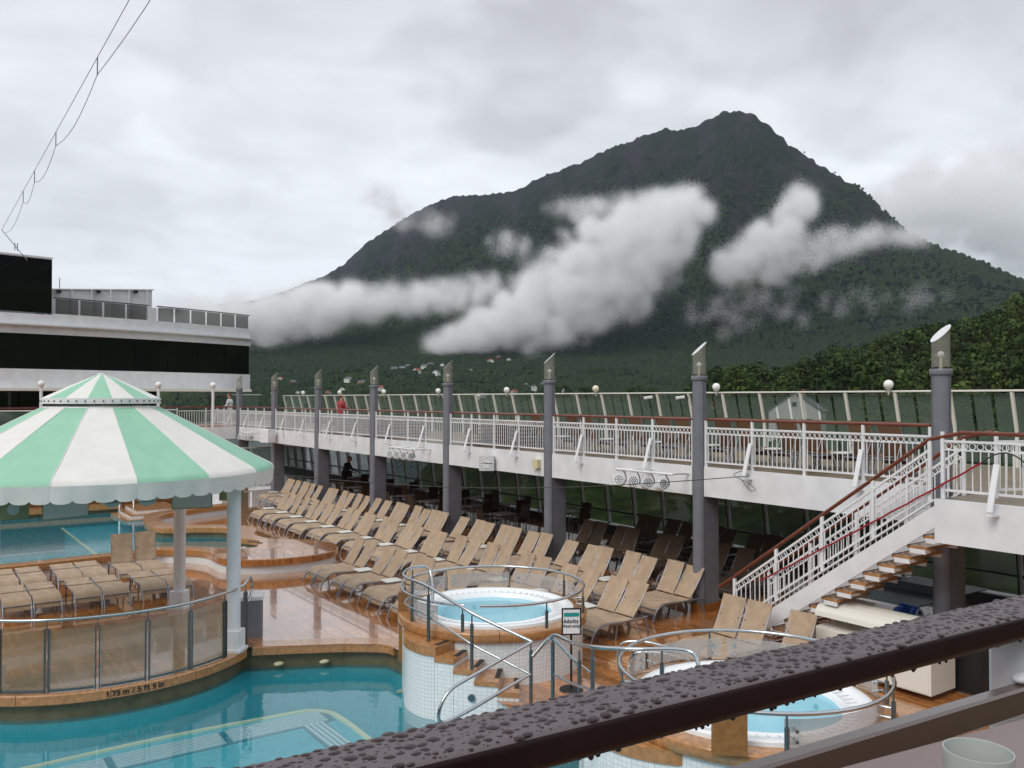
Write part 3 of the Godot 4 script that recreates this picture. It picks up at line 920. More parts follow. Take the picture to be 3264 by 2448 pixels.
func spa(c: Vector3, label: String, rail_a0: float, rail_a1: float, posts: Array, panes: Array) -> Node3D:
	var t := thing("whirlpool", label, "whirlpool", Vector3.ZERO, 0.0, "round whirlpools beside the pool")
	var top := 0.87
	ring_boards(t, c, 1.40, 1.68, top - 0.17, top, 6)
	var b := MB.new()
	b.lathe(c, [Vector2(1.6, -0.6), Vector2(1.6, top - 0.16)], 64)
	part(t, "tile_wall", b.done(), M.white_tile)
	# acrylic shell: rim, overflow channel, seat and foot well
	b = MB.new()
	b.lathe(c, [Vector2(1.45, top - 0.02), Vector2(1.44, top + 0.045), Vector2(1.41, top + 0.06), Vector2(1.30, top + 0.05), Vector2(1.27, top + 0.02), Vector2(1.12, top + 0.0), Vector2(1.09, top + 0.02), Vector2(1.06, top + 0.0), Vector2(1.03, top - 0.14), Vector2(0.98, top - 0.35), Vector2(0.62, top - 0.40), Vector2(0.58, top - 0.44), Vector2(0.55, top - 0.75), Vector2(0.0, top - 0.76)], 64)
	for i in b.n.size(): b.n[i] = b.n[i] if b.n[i].y >= 0 or b.v[i].distance_to(Vector3(c.x, b.v[i].y, c.z)) > 1.43 else -b.n[i]
	part(t, "shell", b.done(), M.acrylic)
	b = MB.new(); b.lathe(c, [Vector2(0.0, top - 0.055), Vector2(1.052, top - 0.055)], 48)
	for i in b.n.size(): b.n[i] = Vector3.UP
	part(t, "water", b.done(), M.spa_water)
	for k in 60:   # slits of the overflow grating
		var a := TAU * k / 60.0
		var d := Vector3(cos(a), 0, sin(a))
		b = MB.new(); b.beam(c + d * 1.13 + Vector3.UP * (top + 0.004), c + d * 1.25 + Vector3.UP * (top + 0.022), 0.014, 0.008)
		part(t, "grating_slit", b.done(), M.grate_grey)
	for k in 8:
		var a := TAU * (k + 0.3) / 8.0
		b = MB.new(); b.ball(c + Vector3(cos(a) * 1.0, top - 0.22, sin(a) * 1.0), Vector3.ONE * 0.035, 8, 6)
		part(t, "jet", b.done(), M.dark_grey)
	b = MB.new(); b.lathe(c + Vector3(-0.25, top - 0.745, 0.3), [Vector2(0.17, 0.0), Vector2(0.16, 0.02), Vector2(0.13, 0.02), Vector2(0.12, 0.0)], 20)
	part(t, "drain", b.done(), M.alu)
	# rail on posts, with glass hung from it
	b = MB.new(); b.tube(arc(c + Vector3.UP * 1.29, 1.62, rail_a0, rail_a1, 48), 0.024, 10)
	part(t, "rail", b.done(), M.steel)
	for a in posts: post(t, c + Vector3(cos(deg_to_rad(a)) * 1.62, top, sin(deg_to_rad(a)) * 1.62), 1.28)
	for p in panes:
		glass_arc(t, c, 1.52, top + 0.07, 1.2, p[0], p[1])
		for a in [p[0] + 4.0, p[1] - 4.0]:
			for y in [top + 0.12, 1.1]:
				var d := Vector3(cos(deg_to_rad(a)), 0, sin(deg_to_rad(a)))
				b = MB.new(); b.tube([c + d * 1.49 + Vector3.UP * y, c + d * 1.61 + Vector3.UP * y], 0.02, 8)
				part(t, "clamp", b.done(), M.steel)
	return t

# the winding steps up to a whirlpool; mirror turns the set built for the first tub into that of the second
func spa_steps(label: String, mirror: bool) -> void:
	var t := thing("spa_steps", label, "steps", Vector3.ZERO, 0.0, "wooden steps to the whirlpools")
	var f := func(x: float, z: float) -> Vector2: return Vector2(x + 0.02, -19.66 - z) if mirror else Vector2(x, z)
	var landing: Array = [f.call(7.12, -13.15), f.call(6.92, -13.0), f.call(6.72, -12.74), f.call(6.58, -12.4), f.call(6.56, -12.1), f.call(6.60, -11.85), f.call(6.71, -11.64), f.call(7.16, -11.79), f.call(7.4, -12.1), f.call(7.5, -12.7)]
	var bend := smooth_line(landing.slice(0, 7), 5)
	landing = bend + landing.slice(7)
	var treads := [[0.57, [f.call(6.67, -11.62), f.call(6.85, -11.33), f.call(7.46, -11.73), f.call(7.34, -12.1)]], [0.43, [f.call(6.84, -11.33), f.call(7.06, -11.05), f.call(7.68, -11.6), f.call(7.56, -11.85)]], [0.285, [f.call(7.05, -11.06), f.call(7.31, -10.77), f.call(7.86, -11.42), f.call(7.66, -11.66)]], [0.14, [f.call(7.29, -10.8), f.call(7.55, -10.55), f.call(8.02, -11.26), f.call(7.86, -11.46)]]]
	var b := MB.new()
	b.slab(PackedVector2Array(landing), 0.56, 0.71)
	part(t, "landing", b.done(), M.coping_wood)
	var wall := []
	for p in landing: wall.append(p.lerp(f.call(7.1, -12.4), 0.045))
	b = MB.new(); b.slab(PackedVector2Array(wall), -0.75, 0.565, false, false)
	part(t, "tile_wall", b.done(), M.white_tile if mirror else M.grout)
	if not mirror: lay_tiles(t, wall.slice(0, bend.size()), -0.62, 0.56, 300)
	for tr in treads:
		var poly := PackedVector2Array(tr[1])
		b = MB.new(); b.slab(poly, tr[0] - 0.075, tr[0])
		part(t, "tread", b.done(), M.coping_wood)
		var small := []
		var mid := (poly[0] + poly[1] + poly[2] + poly[3]) * 0.25
		for p in poly: small.append(p.lerp(mid, 0.05))
		b = MB.new(); b.slab(PackedVector2Array(small), -0.75, tr[0] - 0.07, false, false)
		part(t, "tile_wall", b.done(), M.white_tile)
		var s := (poly[1].lerp(poly[2], 0.14)).lerp(mid, 0.24); var e := (poly[1].lerp(poly[2], 0.86)).lerp(mid, 0.24)
		b = MB.new(); b.beam(v3(s, tr[0] + 0.004), v3(e, tr[0] + 0.004), 0.075, 0.012)
		part(t, "tread_strip", b.done(), M.rubber)
	var l0: Vector2 = f.call(6.78, -11.74); var l1: Vector2 = f.call(7.14, -11.86)
	b = MB.new(); b.beam(v3(l0, 0.714), v3(l1, 0.714), 0.07, 0.012)
	part(t, "tread_strip", b.done(), M.rubber)

# square tiles set one by one along a wall line; the first ones are parts, the rest one layer
func lay_tiles(t: Node, line: Array, y0: float, y1: float, single_most: int) -> int:
	var size := 0.06
	var tm := shared("tile", func() -> Mesh:
		var b := MB.new(); b.beam(Vector3(0, 0, -0.004), Vector3(0, 0, 0.003), size - 0.005, size - 0.005, Vector3.UP, 0.003); return b.done())
	var rest := []
	var used := 0
	var r := RandomNumberGenerator.new(); r.seed = 31
	var at := []
	var run := 0.0
	for i in line.size() - 1:   # even steps along the whole line
		var p: Vector2 = line[i]; var q: Vector2 = line[i + 1]
		var L := p.distance_to(q)
		while run < L:
			at.append([p.lerp(q, run / L), (q - p) / L]); run += size
		run -= L
	var y := y1 - size * 0.5
	while y > y0:
		for e in at:
			var p: Vector2 = e[0]; var d: Vector2 = e[1]
			var out := Vector3(d.y, 0, -d.x)
			if out.dot(Vector3(p.x - 7.4, 0, p.y + 12.5)) < 0: out = -out
			var bs := Basis.looking_at(-out, Vector3.UP) * Basis.from_euler(Vector3(r.randf_range(-0.012, 0.012), r.randf_range(-0.012, 0.012), 0))
			if used < single_most:
				var o := part(t, "tile", tm, M.tile_glaze); o.transform = Transform3D(bs, Vector3(p.x, y, p.y)); used += 1
			else: rest.append(Transform3D(bs, Vector3(p.x, y, p.y)))
		y -= size
	if rest.size():
		var mm := MultiMesh.new()
		mm.transform_format = MultiMesh.TRANSFORM_3D
		mm.mesh = tm; mm.instance_count = rest.size()
		for i in rest.size(): mm.set_instance_transform(i, rest[i])
		var mi := MultiMeshInstance3D.new()
		mi.name = "tile_layer"
		mi.multimesh = mm; mi.material_override = M.tile_glaze
		mi.set_meta("kind", "stuff")
		t.add_child(mi, true)
	return used

func make_spas() -> void:
	var c1 := Vector3(8.48, 0, -12.68)
	var c2 := Vector3(8.52, 0, -6.98)
	spa(c1, "round whirlpool with glass shield in front of the tan loungers", -220.0, 140.0 - 9.0, [141, 91, 48, 0, -45, -90, -135, -180], [[-200, -140], [-137, -92], [-89, -44], [-41, 4], [8, 48]])
	spa(c2, "round whirlpool half hidden behind the wet brown handrail", -170.0, 190.0 - 8.0, [175, 128, 67, 40, -10, -60, -110, -150], [[-150, -105], [-102, -55], [-52, -5], [0, 40], [66, 128]])
	spa_steps("curved wooden steps on white tiled wall rising from pool to middle whirlpool", false)
	spa_steps("wooden steps to the whirlpool behind the wet handrail", true)
	# handrail of the first steps: two rails, joined by loops, on three posts
	var t := thing("handrail", "polished steel handrail winding down the steps of the middle whirlpool", "handrail", Vector3.ZERO, 0.0, "steel handrails by the whirlpools")
	var b := MB.new()
	b.tube(rounded([Vector3(7.12, 1.2, -12.45), Vector3(7.5, 1.22, -13.1), Vector3(7.62, 1.6, -13.42), Vector3(7.2, 1.62, -13.37), Vector3(6.88, 1.62, -13.05), Vector3(6.7, 1.62, -12.67), Vector3(6.78, 1.60, -12.1), Vector3(7.08, 1.28, -11.13), Vector3(7.62, 0.95, -10.33)], 0.22, 6), 0.025, 10)
	part(t, "rail", b.done(), M.steel)
	b = MB.new()
	b.tube(rounded([Vector3(7.35, 1.2, -13.3), Vector3(6.9, 1.16, -13.0), Vector3(6.72, 1.16, -12.67), Vector3(6.8, 1.12, -12.1), Vector3(7.08, 0.8, -11.13), Vector3(7.6, 0.47, -10.35)], 0.2, 6), 0.018, 10)
	part(t, "rail", b.done(), M.steel)
	b = MB.new()   # entry rail down into the pool
	b.tube(rounded([Vector3(7.62, 0.95, -10.33), Vector3(6.9, 0.74, -10.33), Vector3(6.1, 0.5, -10.33), Vector3(5.95, 0.05, -10.33), Vector3(6.44, 0.14, -10.33), Vector3(7.6, 0.47, -10.35)], 0.3, 8), 0.025, 10)
	part(t, "rail", b.done(), M.steel)
	post(t, Vector3(6.79, 0.3, -12.0), 1.58)
	post(t, Vector3(7.06, -0.4, -11.13), 1.26)
	post(t, Vector3(7.62, 0.0, -10.36), 0.95)
	post(t, Vector3(7.15, 0.71, -13.2), 1.6)
	for p in [Vector3(6.80, 0.3, -12.0), Vector3(7.06, 0.02, -11.12)]:
		b = MB.new(); b.tube([p + Vector3(-0.05, 0, 0.05), p + Vector3(0.1, 0, -0.1)], 0.055, 14); part(t, "wall_flange", b.done(), M.steel_post)
	# handrail of the second steps
	t = thing("handrail", "steel handrail with rounded end curving before the whirlpool behind wet rail", "handrail", Vector3.ZERO, 0.0, "steel handrails by the whirlpools")
	b = MB.new()
	b.tube(rounded([Vector3(7.2, 0.95, -9.75), Vector3(7.46, 1.27, -9.62), Vector3(7.3, 1.3, -9.0), Vector3(6.85, 1.55, -8.0), Vector3(7.04, 1.62, -7.48), Vector3(7.44, 1.62, -7.22), Vector3(7.6, 1.6, -7.06), Vector3(7.42, 1.4, -6.78)], 0.25, 6), 0.027, 10)
	part(t, "rail", b.done(), M.steel)
	b = MB.new()
	b.tube(rounded([Vector3(7.4, 0.72, -9.5), Vector3(7.25, 0.78, -8.95), Vector3(6.9, 1.0, -8.0), Vector3(7.1, 1.12, -7.5)], 0.2, 6), 0.019, 10)
	part(t, "rail", b.done(), M.steel)
	b = MB.new()
	b.tube(rounded([Vector3(7.46, 1.2, -9.62), Vector3(7.72, 0.86, -9.42), Vector3(7.9, 0.7, -9.3)], 0.15, 5), 0.024, 10)
	part(t, "rail", b.done(), M.steel)
	post(t, Vector3(7.46, 0.0, -9.62), 1.26); post(t, Vector3(7.6, 0.0, -9.2), 1.1)
	post(t, Vector3(6.86, -0.5, -8.05), 1.53); post(t, Vector3(7.3, 0.6, -7.3), 1.6)
	b = MB.new(); b.tube([Vector3(6.84, -0.05, -8.0), Vector3(6.98, -0.05, -8.1)], 0.055, 14); part(t, "wall_flange", b.done(), M.steel_post)
	# two looped grab rails standing on the deck between the tubs
	for k in 2:
		t = thing("grab_rail", ["looped steel grab rail on the deck, the one farther from the wet handrail", "looped steel grab rail on the deck, right beside the second whirlpool"][k], "grab rail", Vector3.ZERO, 0.0, "grab rails between the whirlpools")
		var o := Vector3(8.45, 0, -9.55) + Vector3(0.35, 0, -0.15) * (1 - k) + Vector3(0.12, 0, 0.35) * k
		var d := Vector3(0.62, 0, 0.78)
		b = MB.new()
		b.tube(rounded([o + Vector3.UP * 0.35 + d * 0.75, o + Vector3.UP * 0.3, o + Vector3.UP * 0.9 - d * 0.02, o + Vector3.UP * 0.95 + d * 0.35, o + Vector3.UP * 0.85 + d * 0.95, o + Vector3.UP * 0.2 + d * 1.2], 0.22, 6), 0.024, 10)
		part(t, "rail", b.done(), M.steel)
		for s in [0.22, 0.8]:
			b = MB.new(); b.tube([o + d * s, o + d * s + Vector3.UP * (0.93 - 0.1 * s)], 0.024, 8); part(t, "post", b.done(), M.steel_post)
	# slatted wooden post box on the rim
	t = thing("wooden_box", "plain brown wooden panel box standing on the near whirlpool rim", "box")
	b = MB.new(); b.box(Vector3(7.04, 1.09, -6.06), Vector3(0.36, 0.44, 0.10), Basis(Vector3.UP, -0.72)); part(t, "panel", b.done(), M.box_wood)
	b = MB.new(); b.box(Vector3(7.04, 1.316, -6.06), Vector3(0.37, 0.012, 0.11), Basis(Vector3.UP, -0.72)); part(t, "lid", b.done(), M.wood_edge)
	t = thing("wooden_box", "small brown wooden box at the foot of the middle whirlpool handrail", "box")
	b = MB.new(); b.box(Vector3(7.1, 0.98, -13.42), Vector3(0.2, 0.42, 0.16), Basis(Vector3.UP, -0.5)); part(t, "panel", b.done(), M.box_wood)
	b = MB.new(); b.box(Vector3(7.1, 1.195, -13.42), Vector3(0.21, 0.012, 0.17), Basis(Vector3.UP, -0.5)); part(t, "lid", b.done(), M.wood_edge)
	b = MB.new(); b.box(Vector3(7.1, 0.38, -13.42), Vector3(0.18, 0.77, 0.14), Basis(Vector3.UP, -0.5)); part(t, "foot", b.done(), M.box_wood)
# ---------------------------------------------------------------- columns
const ORD := ["first", "second", "third", "fourth", "fifth", "sixth", "seventh", "eighth", "ninth", "tenth", "eleventh", "twelfth", "thirteenth", "fourteenth", "fifteenth", "sixteenth", "seventeenth", "eighteenth", "nineteenth", "twentieth", "twenty-first", "twenty-second", "twenty-third", "twenty-fourth", "twenty-fifth", "twenty-sixth", "twenty-seventh", "twenty-eighth", "twenty-ninth", "thirtieth"]

func stadium(cx: float, cz: float, r: float, length: float) -> PackedVector2Array:   # round end towards -x
	var p := PackedVector2Array()
	for i in 17:
		var a := deg_to_rad(lerpf(90.0, 270.0, i / 16.0))
		p.append(Vector2(cx + cos(a) * r, cz + sin(a) * r))
	p.append(Vector2(cx + length - 0.03, cz - r)); p.append(Vector2(cx + length, cz - r + 0.03))
	p.append(Vector2(cx + length, cz + r - 0.03)); p.append(Vector2(cx + length - 0.03, cz + r))
	return p

func smooth_slab(poly: PackedVector2Array, y0: float, y1: float, ctr: Vector2, upto: int) -> ArrayMesh:   # first points form a round end
	var b := MB.new()
	b.slab(poly, y0, y1)
	for i in b.n.size():
		if absf(b.n[i].y) < 0.5:
			var d := Vector2(b.v[i].x, b.v[i].z) - ctr
			if d.x < 0.002: b.n[i] = Vector3(d.x, 0, d.y).normalized()
	return b.done()

func make_columns() -> void:
	var proto: Node3D
	for k in 8:
		var z := -7.51 - k * BAY
		var label := "tall grey column with slant-cut glass lamp top, %s from the right" % ORD[k]
		if k > 0:
			copy(proto, Vector3(COLX, 0, z), 0.0, label, "grey columns along the deck")
			continue
		var t := thing("column", label, "column", Vector3(COLX, 0, z), 0.0, "grey columns along the deck")
		proto = t
		part(t, "shaft", smooth_slab(stadium(0, 0, 0.15, 0.46), 0.16, 2.52, Vector2.ZERO, 17), M.column_grey)
		part(t, "plinth", smooth_slab(stadium(0, 0, 0.20, 0.52), 0.0, 0.17, Vector2.ZERO, 17), M.wood_edge)
		var b := MB.new()
		b.lathe(Vector3.ZERO, [Vector2(0.15, 2.5), Vector2(0.15, 5.0)], 24); part(t, "upper_shaft", b.done(), M.column_grey)
		for a in [100.0, 215.0, 330.0]:
			b = MB.new()
			var d := Vector3(cos(deg_to_rad(a)), 0, sin(deg_to_rad(a))) * 0.15
			b.beam(d + Vector3.UP * 0.2, d + Vector3.UP * 4.98, 0.008, 0.008, d.normalized()); part(t, "seam", b.done(), M.dark_grey)
		b = MB.new()
		b.lathe(Vector3.ZERO, [Vector2(0.15, 4.99), Vector2(0.172, 4.99), Vector2(0.176, 4.995), Vector2(0.176, 5.085), Vector2(0.172, 5.09), Vector2(0.0, 5.09)], 24); part(t, "collar", b.done(), M.column_grey)
		for a in 6:
			b = MB.new(); b.box(Vector3(cos(a * TAU / 6) * 0.14, 5.105, sin(a * TAU / 6) * 0.14), Vector3(0.04, 0.03, 0.05), Basis(Vector3.UP, -a * TAU / 6)); part(t, "clip", b.done(), M.black)
		# glass tube cut on the slant: high towards the bow-left, low towards the camera side
		b = MB.new()
		var s := 28
		for i in s:
			var a0 := TAU * i / s; var a1 := TAU * (i + 1) / s
			var p0 := Vector3(cos(a0), 0, sin(a0)) * 0.145; var p1 := Vector3(cos(a1), 0, sin(a1)) * 0.145
			b.quad(p1 + Vector3.UP * 5.11, p0 + Vector3.UP * 5.11, p0 + Vector3.UP * slant(p0), p1 + Vector3.UP * slant(p1))
		for i in b.n.size(): b.n[i] = Vector3(b.v[i].x, 0, b.v[i].z).normalized()
		part(t, "lamp_glass", b.done(), M.lamp_glass)
		b = MB.new()
		for i in s:
			var a0 := TAU * i / s; var a1 := TAU * (i + 1) / s
			var p0 := Vector3(cos(a0), 0, sin(a0)) * 0.155; var p1 := Vector3(cos(a1), 0, sin(a1)) * 0.155
			var h0 := p0 + Vector3.UP * (slant(p0) + 0.012); var h1 := p1 + Vector3.UP * (slant(p1) + 0.012)
			var c := Vector3.UP * (slant(Vector3.ZERO) + 0.012)
			b.tri(c, h1, h0); b.tri(c - Vector3.UP * 0.012, h0 - Vector3.UP * 0.012, h1 - Vector3.UP * 0.012)
			b.quad(h1 - Vector3.UP * 0.012, h0 - Vector3.UP * 0.012, h0, h1)
		part(t, "cap", b.done(), M.white_paint)
		b = MB.new(); b.ball(Vector3(0, 5.33, 0), Vector3.ONE * 0.055, 12, 8); part(t, "bulb", b.done(), M.globe)
		b = MB.new(); b.tube([Vector3(0, 5.09, 0), Vector3(0, 5.28, 0)], 0.022, 8); part(t, "bulb_holder", b.done(), M.ivory_paint)

func slant(p: Vector3) -> float: return 5.675 + 0.485 * p.z + 0.80 * p.x

# ---------------------------------------------------------------- balustrades
var pieces := {}
func shared(key: String, maker: Callable) -> Mesh:
	if not pieces.has(key): pieces[key] = maker.call()
	return pieces[key]

func bar_mesh(h: float, r: float) -> Mesh:
	return shared("bar%.3f_%.3f" % [h, r], func() -> Mesh:
		var b := MB.new(); b.tube([Vector3.ZERO, Vector3(0, h, 0)], r, 6, false, false); return b.done())

func ring_mesh() -> Mesh:
	return shared("ring", func() -> Mesh:
		var b := MB.new()
		var pts := []
		for i in 12: pts.append(Vector3(0, sin(TAU * i / 12) * 0.046, cos(TAU * i / 12) * 0.046))
		b.tube(pts, 0.0075, 5, true); return b.done())

# a panel of white balustrade from a to b (foot points); slopes if the foot points differ in height
func balusters(t: Node3D, a: Vector3, b: Vector3, rings := true, n := 11, height := 0.86) -> void:
	var d := b - a
	var flat := Vector3(d.x, 0, d.z)
	var up := Vector3.UP
	var turn := atan2(flat.x, flat.z)
	var m := MB.new()
	m.beam(a + up * 0.13, b + up * 0.13, 0.03, 0.035)
	part(t, "bottom_rail", m.done(), M.white_paint)
	m = MB.new(); m.beam(a + up * height, b + up * height, 0.035, 0.035); part(t, "top_rail", m.done(), M.white_paint)
	var top := height - 0.02
	if rings:
		m = MB.new(); m.beam(a + up * (height - 0.125), b + up * (height - 0.125), 0.028, 0.022); part(t, "frieze_rail", m.done(), M.white_paint)
		top = height - 0.13
	for i in n:
		var p := a.lerp(b, (i + 0.5) / n)
		part(t, "baluster", bar_mesh(top - 0.13, 0.011), M.white_paint, p + up * 0.13)
		if rings:
			var o := part(t, "ring", ring_mesh(), M.white_paint, p + up * (height - 0.066))
			o.rotation.y = turn

func rail_post(t: Node3D, p: Vector3, h := 1.0) -> void:
	part(t, "post", shared("rp%.2f" % h, func() -> Mesh:
		var b := MB.new(); b.box(Vector3(0, h * 0.5, 0), Vector3(0.045, h, 0.05)); return b.done()), M.white_paint, p)

func make_upper_deck() -> void:
	# floor of the side terrace, with its ceiling below, and the white edge beams between the columns
	var b := MB.new()
	b.box(Vector3(16.9, 3.05, -27.0), Vector3(5.72, 0.1, 57.0))
	setting("upper_deck", b.done(), M.terrace_floor)
	b = MB.new()
	b.box(Vector3(16.95, 2.72, -27.0), Vector3(5.7, 0.4, 56.9))
	setting("ceiling", b.done(), M.ceiling)
	for k in 9:
		var z0 := -7.51 + BAY - k * BAY + (-0.17 if k > 0 else 4.5); var z1 := -7.51 - k * BAY + 0.17
		if k == 8: z1 = -52.5
		if k == 0: continue
		b = MB.new()
		b.box(Vector3(14.0, 2.805, (z0 + z1) * 0.5), Vector3(0.1, 0.63, z0 - z1))
		single("edge_beam", b.done(), M.white_paint, "white steel edge beam under the terrace, %s bay from the stairs" % ORD[k - 1], "beam", Vector3.ZERO, "edge beams of the terrace")
	# balustrade: four panels to each bay, posts between, brackets down to the beam
	for k in 8:
		var z0 := -7.51 - k * BAY - 0.19; var z1 := z0 - BAY + 0.38
		var t := thing("balustrade", "white terrace balustrade with ring frieze, %s bay from the stairs" % ORD[k], "balustrade", Vector3.ZERO, 0.0, "balustrades of the side terrace")
		for q in 4:
			var p0 := Vector3(13.98, UPPER, lerpf(z0, z1, q / 4.0) - 0.03); var p1 := Vector3(13.98, UPPER, lerpf(z0, z1, (q + 1) / 4.0) + 0.03)
			balusters(t, p0, p1)
		for q in 5: rail_post(t, Vector3(14.0, UPPER, lerpf(z0, z1, q / 4.0)), 1.02)
		for x in [14.0, 14.28]:
			b = MB.new(); b.tube([Vector3(x, 4.14, z0), Vector3(x, 4.14, z1)], 0.028, 8); part(t, "handrail", b.done(), M.handrail_wood)
		for q in [1, 3]:
			var z := lerpf(z0, z1, q / 4.0)
			b = MB.new()
			b.beam(Vector3(13.72, 3.02, z), Vector3(13.93, 3.68, z), 0.035, 0.09, Vector3(0, 0, 1), 0.01)
			b.beam(Vector3(13.70, 2.98, z), Vector3(13.96, 2.96, z), 0.035, 0.08, Vector3(0, 0, 1))
			part(t, "bracket", b.done(), M.white_paint)

# ---------------------------------------------------------------- windscreen of the terrace and window wall below
func screen_x(y: float) -> float: return 19.3 + (4.74 - y) * 0.25
func wall_x(y: float) -> float: return 19.75 - y * 0.13

func make_screens() -> void:
	var t := thing("windscreen", "long tinted glass windscreen with white leaning posts along the terrace", "windscreen")
	var step := BAY / 4.0
	var n := 36
	var z_of := func(i: int) -> float: return -4.81 - i * step
	for i in n + 1:
		var z: float = z_of.call(i)
		var b := MB.new()
		b.beam(Vector3(screen_x(4.74), 4.74, z), Vector3(screen_x(3.86), 3.86, z), 0.07, 0.085, Vector3(1, 0, 0), 0.012)
		b.beam(Vector3(screen_x(3.88), 3.88, z), Vector3(screen_x(3.1) - 0.18, 3.1, z), 0.07, 0.085, Vector3(1, 0, 0), 0.012)
		part(t, "post", b.done(), M.cream_paint)
		if i < n:
			var z2: float = z_of.call(i + 1)
			for q in 3:
				part(t, "pane", shared("screen_pane", func() -> Mesh:
					var pb := MB.new(); pb.box(Vector3.ZERO, Vector3(0.012, 1.58, step / 3.0 - 0.075), Basis(Vector3(0, 0, 1), atan(0.25))); return pb.done()), M.screen_glass, Vector3(screen_x(3.93) + 0.06, 3.93, lerpf(z, z2, (q + 0.5) / 3.0)))
	var b2 := MB.new()
	b2.beam(Vector3(19.3, 4.765, -4.0), Vector3(19.3, 4.765, z_of.call(n)), 0.09, 0.045, Vector3.UP, 0.01)
	part(t, "top_rail", b2.done(), M.cream_paint)
	# cross screen at the far end of the terrace
	var t2 := thing("windscreen", "short glass windscreen across the far end of the terrace", "windscreen")
	for i in 3:
		b2 = MB.new(); b2.beam(Vector3(14.6 + i * 1.6, 3.1, -53.0), Vector3(14.6 + i * 1.6, 4.8, -53.0), 0.07, 0.07); part(t2, "post", b2.done(), M.cream_paint)
		if i < 2:
			b2 = MB.new(); b2.box(Vector3(15.4 + i * 1.6, 4.2, -53.0), Vector3(1.52, 1.1, 0.012)); part(t2, "pane", b2.done(), M.screen_glass)
	b2 = MB.new(); b2.beam(Vector3(14.5, 4.82, -53.0), Vector3(17.9, 4.82, -53.0), 0.08, 0.045); part(t2, "top_rail", b2.done(), M.cream_paint)
	b2 = MB.new(); b2.beam(Vector3(14.5, 3.66, -53.0), Vector3(17.9, 3.66, -53.0), 0.06, 0.04); part(t2, "bottom_rail", b2.done(), M.cream_paint)
	# window wall of the pool deck
	var w := thing("window_wall", "wall of leaning windows with grey mullions below the terrace", "window wall")
	for i in n + 1:
		var z: float = z_of.call(i)
		var b := MB.new()
		b.beam(Vector3(wall_x(0.25) - 0.04, 0.25, z), Vector3(wall_x(2.53) - 0.04, 2.53, z), 0.10, 0.09, Vector3(1, 0, 0), 0.008)
		part(w, "mullion", b.done(), M.mullion)
		b = MB.new()
		b.beam(Vector3(wall_x(0.25) - 0.09, 0.25, z - 0.03), Vector3(wall_x(2.53) - 0.09, 2.53, z - 0.03), 0.03, 0.012, Vector3(1, 0, 0))
		part(w, "gasket", b.done(), M.black)
		if i < n:
			var z2: float = z_of.call(i + 1)
			b = MB.new()
			b.box(Vector3(wall_x(1.4), 1.4, (z + z2) * 0.5), Vector3(0.012, 2.26, absf(z2 - z) - 0.04), Basis(Vector3(0, 0, 1), atan(0.13)))
			part(w, "pane", b.done(), M.window_glass)
	b2 = MB.new(); b2.beam(Vector3(wall_x(0.75) - 0.03, 0.75, -4.0), Vector3(wall_x(0.75) - 0.03, 0.75, z_of.call(n)), 0.05, 0.05); part(w, "mid_rail", b2.done(), M.black)
	b2 = MB.new(); b2.box(Vector3(19.72, 0.13, -28.5), Vector3(0.22, 0.26, 50.0)); part(w, "kerb", b2.done(), M.dark_grey)
	b2 = MB.new(); b2.box(Vector3(19.70, 0.275, -28.5), Vector3(0.28, 0.03, 50.0)); part(w, "sill", b2.done(), M.white_paint)
	b2 = MB.new(); b2.box(Vector3(19.62, 2.8, -28.5), Vector3(0.5, 0.56, 50.0)); part(w, "lintel", b2.done(), M.white_paint)
	# globe lamps on the windscreen
	var proto: Node3D
	for k in 9:
		var z := -11.58 - k * 5.38
		var label := "white globe lamp on the windscreen rail, %s from the right" % ORD[k]
		if k == 2: label = "yellowed globe lamp on the windscreen rail, third from the right"
		if proto != null:
			var o := copy(proto, Vector3(19.2, 4.93, z), 0.0, label, "globe lamps along the windscreen")
			if k == 2: (o.get_node("globe") as MeshInstance3D).material_override = M.globe_old
			continue
		var l := thing("globe_lamp", label, "lamp", Vector3(19.2, 4.93, z), 0.0, "globe lamps along the windscreen")
		proto = l
		var b := MB.new(); b.ball(Vector3.ZERO, Vector3.ONE * 0.115, 18, 12); part(l, "globe", b.done(), M.globe)
		b = MB.new(); b.lathe(Vector3.ZERO, [Vector2(0.02, -0.2), Vector2(0.03, -0.13), Vector2(0.075, -0.1), Vector2(0.08, -0.07)], 14); part(l, "holder", b.done(), M.cream_paint)
		b = MB.new(); b.tube(rounded([Vector3(0, -0.14, 0), Vector3(0, -0.24, 0), Vector3(0.12, -0.25, -0.08)], 0.05), 0.02, 6); part(l, "arm", b.done(), M.cream_paint)
	# two small cameras
	for k in 2:
		var c := thing("security_camera", ["white security camera on windscreen post, the one nearer the big column", "white security camera on windscreen post, the one farther from the column"][k], "camera", Vector3(19.22, 4.64, [-18.22, -19.6][k]), 0.0, "cameras on the windscreen")
		var b := MB.new(); b.beam(Vector3(-0.02, 0, 0), Vector3(-0.26, -0.04, -0.14), 0.09, 0.09, Vector3.UP, 0.02); part(c, "housing", b.done(), M.white_paint)
		b = MB.new(); b.tube([Vector3(-0.25, -0.04, -0.135), Vector3(-0.29, -0.045, -0.16)], 0.03, 8); part(c, "lens", b.done(), M.black)
		b = MB.new(); b.tube(rounded([Vector3(0, 0, 0.0), Vector3(0.03, 0.06, 0.06), Vector3(0.02, -0.05, 0.12), Vector3(0.04, -0.12, 0.05)], 0.05), 0.01, 5); part(c, "lead", b.done(), M.black)
